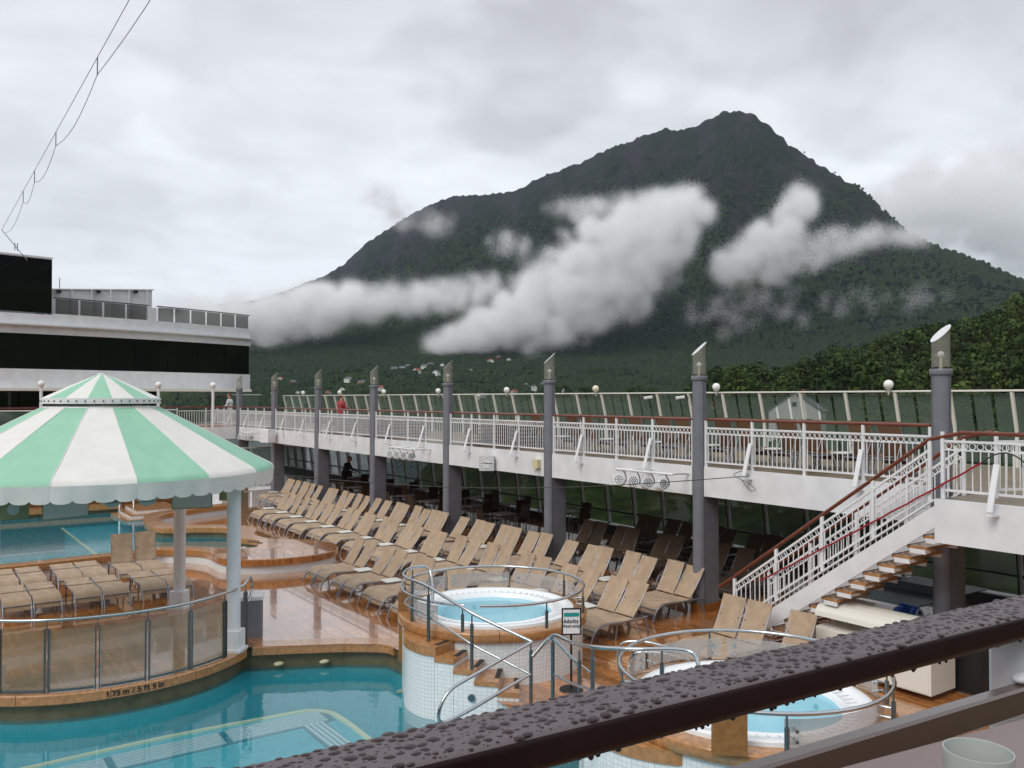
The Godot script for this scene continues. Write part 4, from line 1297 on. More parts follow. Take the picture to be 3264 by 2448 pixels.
# ---------------------------------------------------------------- loungers and tables
# a sling lounger: foot end at x = 0, head towards +x, back raised by the given angle
func make_lounger(called: String, label: String, angle: float, sling: Material, group: String) -> Node3D:
	var t := thing(called, label, "lounger", Vector3.ZERO, 0.0, group)
	var hw := 0.262
	var path := smooth_line([Vector3(0.10, 0.16, 0), Vector3(0.13, 0.245, 0), Vector3(0.21, 0.325, 0), Vector3(0.34, 0.365, 0), Vector3(0.6, 0.36, 0), Vector3(0.85, 0.345, 0), Vector3(1.10, 0.35, 0)], 3)
	var b := MB.new()
	sheet(b, path, hw + 0.004)
	part(t, "seat_sling", b.done(), sling)
	for s in [-1, 1]:
		b = MB.new()
		b.tube(rounded([Vector3(0.0, 0.0, s * hw), Vector3(0.11, 0.245, s * hw), Vector3(0.3, 0.34, s * hw), Vector3(1.0, 0.322, s * hw), Vector3(1.5, 0.33, s * hw)], 0.16, 5), 0.017, 6)
		part(t, "side_rail", b.done(), M.alu)
		b = MB.new()
		b.beam(Vector3(1.42, 0.345, s * hw), Vector3(1.53, 0.0, s * (hw - 0.005)), 0.03, 0.045)
		part(t, "rear_leg", b.done(), M.alu)
		b = MB.new()
		b.tube([Vector3(0.72, 0.345, s * (hw - 0.02)), Vector3(0.66, 0.0, s * (hw - 0.02))], 0.014, 6)
		part(t, "middle_leg", b.done(), M.alu)
	b = MB.new()
	for x in [0.12, 1.45]: b.tube([Vector3(x, 0.25 if x < 1 else 0.33, -hw), Vector3(x, 0.25 if x < 1 else 0.33, hw)], 0.013, 6)
	part(t, "cross_bar", b.done(), M.alu)
	# back
	var dir := Vector3(cos(angle), sin(angle), 0)
	var nrm := Vector3(-sin(angle), cos(angle), 0)
	var h := Vector3(1.10, 0.365, 0)
	var L := 0.72
	var line := []
	for i in 7: line.append(h + dir * (0.02 + L * i / 6.0) + nrm * (-0.018 * sin(PI * i / 6.0)))
	b = MB.new()
	sheet(b, line, hw - 0.002)
	part(t, "back_sling", b.done(), sling)
	b = MB.new()
	for s in [-1, 1]: b.tube([h - nrm * 0.024 + Vector3(0, 0, s * (hw - 0.016)), h - nrm * 0.024 + dir * L + Vector3(0, 0, s * (hw - 0.016))], 0.014, 6)
	b.tube([h - nrm * 0.022 + dir * (L - 0.01) - Vector3(0, 0, hw - 0.02), h - nrm * 0.022 + dir * (L - 0.01) + Vector3(0, 0, hw - 0.02)], 0.012, 6)
	part(t, "back_frame", b.done(), M.alu)
	if angle > 0.2:
		b = MB.new()
		for s in [-1, 1]: b.tube([h + dir * 0.38 + Vector3(0, 0, s * 0.2), Vector3(1.42, 0.34, s * 0.2)], 0.009, 5)
		part(t, "prop", b.done(), M.alu)
	return t

func sheet(b: MB, path: Array, hw: float) -> void:
	var th := 0.008
	for i in path.size() - 1:
		var p: Vector3 = path[i]; var q: Vector3 = path[i + 1]
		var w := Vector3(0, 0, hw)
		var d0: Vector3 = (path[mini(i + 1, path.size() - 1)] - path[maxi(i - 1, 0)]).normalized()
		var d1: Vector3 = (path[mini(i + 2, path.size() - 1)] - p).normalized()
		var n0 := Vector3(-d0.y, d0.x, 0); var n1 := Vector3(-d1.y, d1.x, 0)
		var k := b.v.size()
		b.quad(p - w, p + w, q + w, q - w)
		for j in 4: b.n[k + j] = n0 if j < 2 else n1
		k = b.v.size()
		b.quad(q - w - n1 * th, q + w - n1 * th, p + w - n0 * th, p - w - n0 * th)
		for j in 4: b.n[k + j] = -(n1 if j < 2 else n0)
		for s in [-1.0, 1.0]: b.quad(p + w * s, q + w * s, q + w * s - n1 * th, p + w * s - n0 * th)
	for e in [[path[0], 0], [path[path.size() - 1], 1]]:
		var w := Vector3(0, 0, hw)
		b.quad(e[0] - w, e[0] + w, e[0] + w - Vector3.UP * th, e[0] - w - Vector3.UP * th)

func make_table(label: String, group: String) -> Node3D:
	var t := thing("side_table", label, "side table", Vector3.ZERO, 0.0, group)
	var b := MB.new(); b.beam(Vector3(-0.20, 0.385, 0), Vector3(0.20, 0.385, 0), 0.36, 0.025, Vector3.UP, 0.006); part(t, "table_top", b.done(), M.table_top)
	for x in [-0.18, 0.18]:
		for z in [-0.15, 0.15]:
			b = MB.new(); b.beam(Vector3(x, 0.0, z), Vector3(x, 0.375, z), 0.028, 0.028); part(t, "leg", b.done(), M.alu)
	b = MB.new()
	for z in [-0.15, 0.15]: b.beam(Vector3(-0.18, 0.355, z), Vector3(0.18, 0.355, z), 0.02, 0.03)
	part(t, "apron", b.done(), M.alu)
	return t

func make_loungers() -> void:
	var rr := RandomNumberGenerator.new()
	rr.seed = 5
	var protos := []
	var kinds := [0.99, 1.06, 0.92, 0.96, 1.02]
	var rows := [
		{"x": 8.1, "where": "row nearest the pool", "z": [-20.35, -19.8, -18.86, -18.31, -17.35, -16.8, -15.85, -15.3]},
		{"x": 10.3, "where": "middle row before the columns", "z": [-31.8, -31.25, -30.4, -29.85, -28.95, -28.4, -27.5, -26.95, -26.15, -25.6, -24.75, -24.2, -23.3, -22.75, -21.95, -21.4, -20.5, -19.95, -19.02, -18.47, -17.58, -17.03, -16.08, -15.53, -14.48, -13.93, -12.95, -12.42]},
		{"x": 12.34, "where": "row between the grey columns", "z": [-37.1, -36.56, -35.75, -35.2, -34.7, -34.15, -33.45, -32.27, -31.74, -30.97, -30.43, -29.63, -29.08, -28.2, -27.25, -26.45, -25.92, -25.12, -24.6, -23.93, -23.4, -22.25, -21.4, -20.86, -19.95, -19.42, -18.62, -18.08, -17.03, -16.15, -15.62, -14.8, -14.27, -13.45, -12.92]},
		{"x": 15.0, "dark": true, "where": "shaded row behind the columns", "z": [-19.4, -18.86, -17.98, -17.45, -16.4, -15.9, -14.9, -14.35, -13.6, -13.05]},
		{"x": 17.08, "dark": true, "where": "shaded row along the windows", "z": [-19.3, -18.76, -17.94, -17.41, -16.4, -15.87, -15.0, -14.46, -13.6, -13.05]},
	]
	for row in rows:
		var zs: Array = row.z
		var group: String = "loungers, " + row.where
		for i in zs.size():
			var k := rr.randi() % 5
			var label := ("darker toned" if row.has("dark") else "tan") + " lounger, %s from the far end, %s" % [ordinal(i), row.where]
			var at := Vector3(row.x + rr.randf_range(-0.06, 0.06), 0, zs[i])
			if protos.size() <= k:
				while protos.size() < k: protos.append(null)
				protos.append(make_lounger("lounger", label, kinds[k], M.sling, group))
				protos[k].position = at
			elif protos[k] == null:
				protos[k] = make_lounger("lounger", label, kinds[k], M.sling, group); protos[k].position = at
			else:
				var made := copy(protos[k], at, rr.randf_range(-0.045, 0.045), label, group)
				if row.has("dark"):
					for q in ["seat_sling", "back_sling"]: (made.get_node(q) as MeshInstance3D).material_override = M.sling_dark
	# pair and single by the foot of the stairs, backs almost upright
	var up := make_lounger("lounger", "tan lounger by the stairs foot with steep back, left one of a pair", 1.12, M.sling, "loungers by the stairs")
	up.position = Vector3(10.78, 0, -10.36)
	copy(up, Vector3(10.78, 0, -9.8), 0.0, "tan lounger by the stairs foot with steep back, right one of a pair", "loungers by the stairs")
	copy(up, Vector3(10.78, 0, -8.9), 0.0, "tan lounger alone before the white cabinet and the stairs", "loungers by the stairs")
	# flat and upright loungers round the bandstand, feet towards the camera
	var flat := make_lounger("lounger", "flat tan lounger, first from the left in the front row under the canopy", 0.0, M.sling, "flat loungers by the bandstand")
	flat.position = Vector3(1.82, 0, -20.48); flat.rotation.y = PI / 2
	var near := [2.39, 3.17, 3.74, 4.54, 5.1]
	for i in near.size(): copy(flat, Vector3(near[i], 0, -20.5), PI / 2, "flat tan lounger, %s from the left in the front row under the canopy" % ORD[i + 1], "flat loungers by the bandstand")
	var far := [1.78, 2.36, 3.12, 3.68]
	for i in far.size(): copy(flat, Vector3(far[i], 0, -22.72), PI / 2, "flat tan lounger, %s from the left in the row against the far pool" % ORD[i], "flat loungers by the bandstand")
	var tall := make_lounger("lounger", "tan lounger with upright back against the far pool, left one", 1.36, M.sling, "upright loungers by the bandstand")
	tall.position = Vector3(4.45, 0, -22.72); tall.rotation.y = PI / 2
	copy(tall, Vector3(5.03, 0, -22.78), PI / 2, "tan lounger with upright back against the far pool, right one", "upright loungers by the bandstand")
	# small tables
	var tp := make_table("small white-topped table, first from the far end in the middle lounger row", "side tables between the loungers")
	tp.position = Vector3(11.2, 0, -32.2)
	var mid := [-30.78, -29.38, -27.93, -26.53, -25.15, -23.72, -22.32, -20.92, -19.45, -18.0, -16.52, -15.0, -13.4]
	for i in mid.size(): copy(tp, Vector3(11.2, 0, mid[i]), 0.0, "small white-topped table, %s from the far end in the middle lounger row" % ORD[i + 1], "side tables between the loungers")
	var third := [-37.6, -36.12, -34.9, -32.75, -31.3, -30.0, -27.75, -26.85, -25.45, -22.8, -20.4, -17.55, -15.1]
	for i in third.size(): copy(tp, Vector3(13.3, 0, third[i]), 0.0, "small white-topped table, %s from the far end between the column row loungers" % ORD[i], "side tables between the loungers")
	for i in 3: copy(tp, Vector3(9.1, 0, [-19.33, -17.83, -16.3][i]), 0.0, "small white-topped table, %s from the far end in the row nearest the pool" % ORD[i], "side tables between the loungers")
	copy(tp, Vector3(16.0, 0, -18.4), 0.0, "small white-topped table in the shade behind the columns", "side tables between the loungers")

func ordinal(i: int) -> String:
	if i < ORD.size(): return ORD[i]
	return ["thirty-first", "thirty-second", "thirty-third", "thirty-fourth", "thirty-fifth", "thirty-sixth"][i - 30]

# ---------------------------------------------------------------- cafe under the terrace
func make_chair(label: String, group: String) -> Node3D:
	var t := thing("cafe_chair", label, "chair", Vector3.ZERO, 0.0, group)
	var b := MB.new(); b.beam(Vector3(-0.22, 0.45, 0), Vector3(0.22, 0.45, 0), 0.44, 0.04, Vector3.UP, 0.012); part(t, "seat", b.done(), M.wicker)
	b = MB.new(); b.beam(Vector3(-0.22, 0.47, 0), Vector3(-0.30, 0.97, 0), 0.44, 0.025, Vector3(1, 0, 0), 0.006); part(t, "backrest", b.done(), M.wicker)
	for x in [-0.2, 0.2]:
		for z in [-0.2, 0.2]:
			b = MB.new(); b.tube([Vector3(x * 1.08, 0, z * 1.05), Vector3(x, 0.44, z)], 0.013, 6); part(t, "leg", b.done(), M.alu)
	for z in [-0.23, 0.23]:
		b = MB.new(); b.tube(rounded([Vector3(-0.25, 0.66, z), Vector3(0.14, 0.66, z), Vector3(0.2, 0.44, z)], 0.06), 0.012, 6); part(t, "armrest", b.done(), M.alu)
	return t

func make_cafe() -> void:
	var tp: Node3D; var cp: Node3D
	var spots := [[18.3, -22.8], [16.2, -23.6], [17.85, -25.7], [16.55, -25.9], [17.9, -27.9], [15.95, -28.0], [16.1, -30.1], [17.8, -31.9], [17.55, -33.7], [15.85, -34.3], [15.9, -36.3], [17.7, -38.4]]
	for i in spots.size():
		var s = spots[i]
		var label := "square cafe table under the terrace, %s counted from the right" % ORD[i]
		if tp == null:
			tp = thing("cafe_table", label, "table", Vector3(s[0], 0, s[1]), 0.0, "cafe tables under the terrace")
			var b := MB.new(); b.beam(Vector3(-0.36, 0.735, 0), Vector3(0.36, 0.735, 0), 0.72, 0.03, Vector3.UP, 0.008); part(tp, "table_top", b.done(), M.table_laminate)
			for x in [-0.3, 0.3]:
				for z in [-0.3, 0.3]:
					b = MB.new(); b.tube([Vector3(x, 0, z), Vector3(x, 0.72, z)], 0.02, 6); part(tp, "leg", b.done(), M.alu)
		else: copy(tp, Vector3(s[0], 0, s[1]), 0.0, label, "cafe tables under the terrace")
		var sides := [[-0.62, 0.0, 0.0, "poolside"], [0.62, 0.0, PI, "window side"], [0.0, 0.62, PI / 2, "near side"], [0.0, -0.62, -PI / 2, "far side"]]
		for q in sides.size():
			if (i * 3 + q) % 7 == 5: continue
			var d = sides[q]
			var cl := "dark wicker chair at the %s of the %s cafe table from the right" % [d[3], ORD[i]]
			var at := Vector3(s[0] + d[0], 0, s[1] + d[1])
			if cp == null:
				cp = make_chair(cl, "wicker chairs of the cafe"); cp.position = at; cp.rotation.y = d[2]
			else: copy(cp, at, d[2] + 0.12 * sin(i * 5.0 + q), cl, "wicker chairs of the cafe")
	# loungers of the upper terrace seen from behind, and stacked ones
	var ub := make_lounger("terrace_lounger", "brown-backed lounger on the upper terrace, first from the right", 1.2, M.sling_brown, "loungers on the upper terrace")
	ub.position = Vector3(16.6, UPPER, -9.2); ub.rotation.y = PI
	var uz := [-9.83, -10.94, -11.54, -12.67, -13.29, -14.56, -15.2, -16.21, -17.0, -18.15, -18.8, -20.5]
	for i in uz.size(): copy(ub, Vector3(16.6, UPPER, uz[i]), PI, "brown-backed lounger on the upper terrace, %s from the right" % ORD[i + 1], "loungers on the upper terrace")
	var tb := make_table("white table on the upper terrace, first from the right", "tables on the upper terrace")
	tb.position = Vector3(15.6, UPPER, -10.4)
	var tz := [-12.1, -13.9, -15.7, -17.6, -19.6]
	for i in tz.size(): copy(tb, Vector3(15.6, UPPER, tz[i]), 0.0, "white table on the upper terrace, %s from the right" % ORD[i + 1], "tables on the upper terrace")
	# stacks of flat loungers
	var stack_z := [-21.7, -23.2, -29.5, -31.0, -34.6, -42.5]
	for s in stack_z.size():
		for k in 6:
			var label := "stacked lounger, %s from the bottom, in the %s stack from the right" % [ORD[k], ORD[s]]
			if s == 0 and k == 0: stack_proto(label)
			else: copy(pieces.stack, Vector3(14.75, UPPER + k * 0.12, stack_z[s]), 0.0, label, "stacked loungers on the upper terrace")

func stack_proto(label: String) -> Node3D:
	if pieces.has("stack"): return pieces.stack
	var t := thing("stacked_lounger", label, "lounger", Vector3(14.75, UPPER, -21.7), 0.0, "stacked loungers on the upper terrace")
	var b := MB.new(); b.beam(Vector3(0, 0.1, 0), Vector3(1.6, 0.1, 0), 1.0, 0.03, Vector3.UP, 0.01); part(t, "sling", b.done(), M.sling_brown)
	for z in [-0.5, 0.5]:
		b = MB.new(); b.beam(Vector3(0, 0.075, z), Vector3(1.65, 0.075, z), 0.04, 0.05); part(t, "side_rail", b.done(), M.alu)
	for x in [0.1, 1.5]:
		b = MB.new(); b.beam(Vector3(x, 0.0, -0.5), Vector3(x, 0.0, 0.5), 0.03, 0.03); part(t, "cross_bar", b.done(), M.alu)
	pieces["stack"] = t
	return t
# ---------------------------------------------------------------- striped bandstand canopy
func text_part(parent: Node, called: String, s: String, height: float, m: Material) -> MeshInstance3D:
	var tm := TextMesh.new()
	var f := SystemFont.new()
	f.font_names = PackedStringArray(["Droid Sans"]); f.font_weight = 700
	tm.font = f; tm.text = s; tm.font_size = 64; tm.depth = 0.004
	tm.pixel_size = height / 64.0
	var o := part(parent, called, tm, m)
	return o

func make_gazebo() -> void:
	var t := thing("bandstand", "round bandstand with green and white striped canopy on white pillars", "bandstand", Vector3(GAZ.x, 0, GAZ.y))
	var prof := [Vector2(0.95, 4.46), Vector2(1.1, 4.385), Vector2(1.5, 4.175), Vector2(2.0, 3.905), Vector2(2.5, 3.635), Vector2(2.9, 3.425), Vector2(3.04, 3.35), Vector2(3.11, 3.30), Vector2(3.135, 3.24)]
	for k in 16:
		var a0 := deg_to_rad(k * 22.5); var a1 := deg_to_rad((k + 1) * 22.5)
		var b := MB.new()
		var cols := 6
		for i in prof.size() - 1:
			for j in cols:
				var q := []
				for pt in [[i, j], [i, j + 1], [i + 1, j + 1], [i + 1, j]]:
					var f: float = float(pt[1]) / cols
					var a := lerpf(a0, a1, f)
					var sag: float = 0.024 * sin(f * PI) * sin(PI * minf(pt[0] / 7.0, 1.0)) + 0.006 * sin(f * 9.0 + k * 2.3) * sin(pt[0] * 1.7 + k)
					var p: Vector2 = prof[pt[0]]
					q.append(Vector3(cos(a) * p.x, p.y - sag, sin(a) * p.x))
				b.quad(q[0], q[1], q[2], q[3])
		smooth_normals(b)
		# green and white alternate; the green gore lies between 67.5 and 90 degrees
		part(t, "canopy_gore", b.done(), M.canvas_green if k % 2 == 1 else M.canvas_white)
		b = MB.new()
		var seam := []
		for p in prof: seam.append(Vector3(cos(a0) * p.x, p.y + 0.002, sin(a0) * p.x))
		b.tube(seam, 0.009, 5); part(t, "seam", b.done(), M.canvas_white)
		b = MB.new()
		b.lathe(Vector3.ZERO, [Vector2(1.02, 4.60), Vector2(0.6, 4.81), Vector2(0.3, 4.95), Vector2(0.06, 5.06)], 3, true, a0, a1)
		fix_up(b)
		part(t, "cap_gore", b.done(), M.canvas_white if k % 2 == 1 else M.canvas_green)
		# scalloped valance with soft folds
		b = MB.new()
		var n := 32
		for i in n:
			var q := []
			for u in [i, i + 1]:
				var f := float(u) / n
				var a := lerpf(a0, a1, f)
				var s := fposmod(f * 4.0, 1.0)
				var drop := 0.235 + 0.05 * sqrt(maxf(0.0, 1.0 - pow(2.0 * s - 1.0, 2.0)))
				for row in 4:
					var w := row / 3.0
					var rad := 3.135 - 0.035 * w + 0.012 * sin(a * 41.0 + k) * w + 0.01 * sin(a * 17.0) * w
					q.append(Vector3(cos(a) * rad, 3.25 - drop * w, sin(a) * rad))
			for row in 3: b.quad(q[row + 1], q[row], q[4 + row], q[4 + row + 1])
		smooth_normals(b)
		part(t, "valance", b.done(), M.canvas_white)
	var b2 := MB.new()
	b2.lathe(Vector3.ZERO, [Vector2(1.0, 4.50), Vector2(1.035, 4.50), Vector2(1.035, 4.60), Vector2(1.0, 4.605)], 48, false); part(t, "cap_band", b2.done(), M.white_paint)
	b2 = MB.new(); b2.lathe(Vector3.ZERO, [Vector2(0.09, 5.045), Vector2(0.085, 5.075), Vector2(0.0, 5.08)], 16); part(t, "finial", b2.done(), M.white_paint)
	for i in 44:
		var a := TAU * i / 44.0
		var d := Vector3(cos(a), 0, sin(a))
		b2 = MB.new(); b2.tube([d * 1.03 + Vector3.UP * 4.55, d * 1.047 + Vector3.UP * 4.55], 0.014, 6); part(t, "stud", b2.done(), M.black)
	# frame under the canvas
	b2 = MB.new()
	for y in [[3.2, 3.0], [4.42, 0.98]]:
		var pts := []
		for i in 48: pts.append(Vector3(cos(TAU * i / 48) * y[1], y[0], sin(TAU * i / 48) * y[1]))
		b2.tube(pts, 0.035, 6, true)
	for i in 8:
		var a := TAU * (i + 0.5) / 8
		b2.tube([Vector3(cos(a) * 3.0, 3.2, sin(a) * 3.0), Vector3(cos(a) * 0.98, 4.36, sin(a) * 0.98)], 0.03, 6)
	part(t, "roof_frame", b2.done(), M.white_paint)
	for sx in [-1, 1]:
		for sz in [-1, 1]:
			var c := Vector3(1.9 * sx, 0, 1.93 * sz)
			b2 = MB.new()
			b2.lathe(c, [Vector2(0.125, 0.37), Vector2(0.125, 3.25)], 24); part(t, "pillar", b2.done(), M.white_paint)
			b2 = MB.new()
			b2.beam(c, c + Vector3.UP * 0.05, 0.40, 0.40, Vector3(1, 0, 0.9), 0.01); b2.beam(c + Vector3.UP * 0.05, c + Vector3.UP * 0.38, 0.32, 0.32, Vector3(1, 0, 0.9), 0.01)
			part(t, "plinth", b2.done(), M.white_paint)
	# glass railing round the pool side
	var r := thing("glass_railing", "curved smoked glass railing with steel top rail on the pool edge", "railing", Vector3(GAZ.x, 0, GAZ.y))
	var rr := 2.80
	var ang := [39.2, 54.0, 69.9, 85.0, 100.1, 114.9, 130.0, 145.0]
	for i in ang.size():
		var a := deg_to_rad(ang[i])
		var d := Vector3(cos(a), 0, sin(a)); var s := Vector3(-sin(a), 0, cos(a))
		for e in [-0.028, 0.028]:
			b2 = MB.new(); b2.beam(d * rr + s * e, d * rr + s * e + Vector3.UP * 1.0, 0.02, 0.06, d, 0.004); part(r, "post", b2.done(), M.steel_post)
		b2 = MB.new(); b2.tube([d * rr + Vector3.UP * 0.98, d * rr + Vector3.UP * 1.12], 0.009, 6); part(r, "rail_pin", b2.done(), M.steel_post)
		if i < ang.size() - 1 and i > 0:
			b2 = MB.new()
			var e0: float = deg_to_rad(ang[i] + 0.9); var e1: float = deg_to_rad(ang[i + 1] - 0.9)
			b2.lathe(Vector3.ZERO, [Vector2(rr, 0.05), Vector2(rr, 0.98), Vector2(rr - 0.01, 0.98), Vector2(rr - 0.01, 0.05)], 5, false, e0, e1)
			part(r, "pane", b2.done(), M.smoked_glass)
			b2 = MB.new(); b2.lathe(Vector3.ZERO, [Vector2(rr + 0.012, 0.02), Vector2(rr + 0.012, 0.055), Vector2(rr - 0.022, 0.055), Vector2(rr - 0.022, 0.02)], 5, false, e0, e1)
			part(r, "pane_channel", b2.done(), M.steel_post)
	var pts := []
	for i in 49: pts.append(Vector3(cos(deg_to_rad(lerpf(150.0, 41.0, i / 48.0))) * rr, 1.135, sin(deg_to_rad(lerpf(150.0, 41.0, i / 48.0))) * rr))
	var e := deg_to_rad(34.0)
	pts.append_array([Vector3(cos(e) * rr, 1.22, sin(e) * rr), Vector3(cos(e - 0.035) * rr, 1.16, sin(e - 0.035) * rr), Vector3(cos(e - 0.05) * rr, 1.0, sin(e - 0.05) * rr), Vector3(cos(e - 0.02) * rr, 0.85, sin(e - 0.02) * rr), Vector3(cos(e + 0.05) * rr, 0.78, sin(e + 0.05) * rr)])
	b2 = MB.new(); b2.tube(pts, 0.027, 10); part(r, "top_rail", b2.done(), M.steel)
	# depth mark on the pool edge, one letter after the other along the curve
	var mark := thing("depth_marking", "black depth lettering on the wooden pool edge below the glass railing", "lettering", Vector3(GAZ.x, 0, GAZ.y))
	var at := 97.6
	for ch in "1.75 m / 5 ft 9 in":
		if ch == " ":
			at -= 0.55; continue
		var o := text_part(mark, "letter", ch, 0.118, M.ink)
		var w := (o.mesh as TextMesh).get_aabb().size.x
		at -= rad_to_deg(w * 0.5 / 2.91)
		var a := deg_to_rad(at)
		o.position = Vector3(cos(a) * 2.914, -0.078, sin(a) * 2.914)
		o.rotation.y = PI / 2 - a
		at -= rad_to_deg((w * 0.5 + 0.010) / 2.91)
	# small cabinet behind the right pillar
	var cb := thing("towel_bin", "low white bin behind the right bandstand pillar", "bin", Vector3(5.42, 0, -16.55))
	b2 = MB.new(); b2.beam(Vector3.ZERO, Vector3(0, 0.72, 0), 0.5, 0.42, Vector3(1, 0, 0.4), 0.03); part(cb, "body", b2.done(), M.column_grey)
	b2 = MB.new(); b2.beam(Vector3(0, 0.72, 0), Vector3(0, 0.79, 0), 0.54, 0.46, Vector3(1, 0, 0.4), 0.03); part(cb, "lid", b2.done(), M.white_paint)
	# loudspeakers and floodlights hung under the canopy edge
	var spots := [[Vector3(2.0, 2.86, -15.55), 0.25, "grey box loudspeaker hanging under the canopy left of the round lamps"], [Vector3(4.35, 2.72, -16.75), -0.28, "grey box loudspeaker hanging under the canopy between the two pillars"]]
	for s in spots:
		var sp := thing("loudspeaker", s[2], "loudspeaker", s[0], s[1], "loudspeakers under the canopy")
		b2 = MB.new()
		taper(b2, Vector3(0, 0, 0.12), Vector3(0, 0, -0.16), Vector2(0.72, 0.40), Vector2(0.44, 0.36)); part(sp, "cabinet", b2.done(), M.speaker_olive)
		b2 = MB.new(); b2.box(Vector3(0, 0, 0.128), Vector3(0.68, 0.36, 0.014)); part(sp, "grille", b2.done(), M.speaker_grey)
		b2 = MB.new(); b2.beam(Vector3(0, 0.2, 0), Vector3(0, 0.5, 0), 0.06, 0.04); part(sp, "hanger", b2.done(), M.white_paint)
	for k in 2:
		var p: Vector3 = [Vector3(2.74, 2.93, -15.6), Vector3(3.30, 2.92, -15.62)][k]
		var l := thing("floodlight", "round white floodlight under the canopy, %s one" % ["left", "right"][k], "floodlight", p, 0.0, "round floodlights under the canopy")
		b2 = MB.new(); b2.tube([Vector3(0, 0, 0.05), Vector3(0, 0.02, -0.2)], 0.165, 20); part(l, "housing", b2.done(), M.speaker_grey)
		b2 = MB.new(); b2.box(Vector3(0, 0.07, 0.053), Vector3(0.09, 0.06, 0.012)); part(l, "socket", b2.done(), M.black)
		for i in 7:
			b2 = MB.new(); b2.box(Vector3(-0.09 + i * 0.03, -0.04, 0.054), Vector3(0.01, 0.1, 0.01)); part(l, "cooling_slot", b2.done(), M.dark_grey)
		b2 = MB.new(); b2.beam(Vector3(0, 0.12, -0.08), Vector3(0, 0.4, -0.08), 0.05, 0.04); part(l, "hanger", b2.done(), M.white_paint)
	for k in 2:
		var p: Vector3 = [Vector3(1.28, 2.84, -15.75), Vector3(5.1, 2.78, -16.7)][k]
		var l := thing("horn_speaker", ["olive horn loudspeaker under the canopy at the left picture edge", "olive horn loudspeaker under the canopy beside the right pillar"][k], "loudspeaker", p, [0.2, -0.5][k], "horn loudspeakers under the canopy")
		b2 = MB.new(); taper(b2, Vector3(0, 0, 0.14), Vector3(0, 0, -0.14), Vector2(0.46, 0.30), Vector2(0.2, 0.16)); part(l, "horn", b2.done(), M.speaker_olive)
		b2 = MB.new(); b2.tube([Vector3(0, 0, 0.10), Vector3(0, 0, 0.15)], 0.09, 14); part(l, "driver", b2.done(), M.speaker_grey)
		b2 = MB.new(); b2.beam(Vector3(0, 0.1, 0), Vector3(0, 0.45, 0), 0.05, 0.04); part(l, "hanger", b2.done(), M.white_paint)
	# steel cable from the canopy across the deck to the terrace
	b2 = MB.new()
	var cab := []
	for i in 25:
		var f := i / 24.0
		cab.append(Vector3(5.95, 3.02, -18.4).lerp(Vector3(13.75, 3.04, -11.3), f) + Vector3.DOWN * 0.30 * sin(f * PI))
	b2.tube(cab, 0.009, 5)
	single("steel_cable", b2.done(), M.cable, "thin steel cable strung from the striped canopy across to the terrace", "cable")

func taper(b: MB, f: Vector3, r: Vector3, fs: Vector2, rs: Vector2) -> void:
	var p := []
	for e in [[f, fs], [r, rs]]:
		for c in [Vector2(-1, -1), Vector2(1, -1), Vector2(1, 1), Vector2(-1, 1)]: p.append(e[0] + Vector3(c.x * e[1].x * 0.5, c.y * e[1].y * 0.5, 0))
	b.quad(p[0], p[1], p[2], p[3]); b.quad(p[5], p[4], p[7], p[6])
	for i in 4: b.quad(p[(i + 1) % 4], p[i], p[4 + i], p[4 + (i + 1) % 4])

func smooth_normals(b: MB) -> void:
	var acc := {}
	for i in b.v.size():
		var k := Vector3i((b.v[i] * 2000.0).round())
		acc[k] = acc.get(k, Vector3.ZERO) + b.n[i]
	for i in b.v.size(): b.n[i] = (acc[Vector3i((b.v[i] * 2000.0).round())] as Vector3).normalized()

func fix_up(b: MB) -> void:
	for i in b.n.size():
		if b.n[i].y < 0: b.n[i] = -b.n[i]
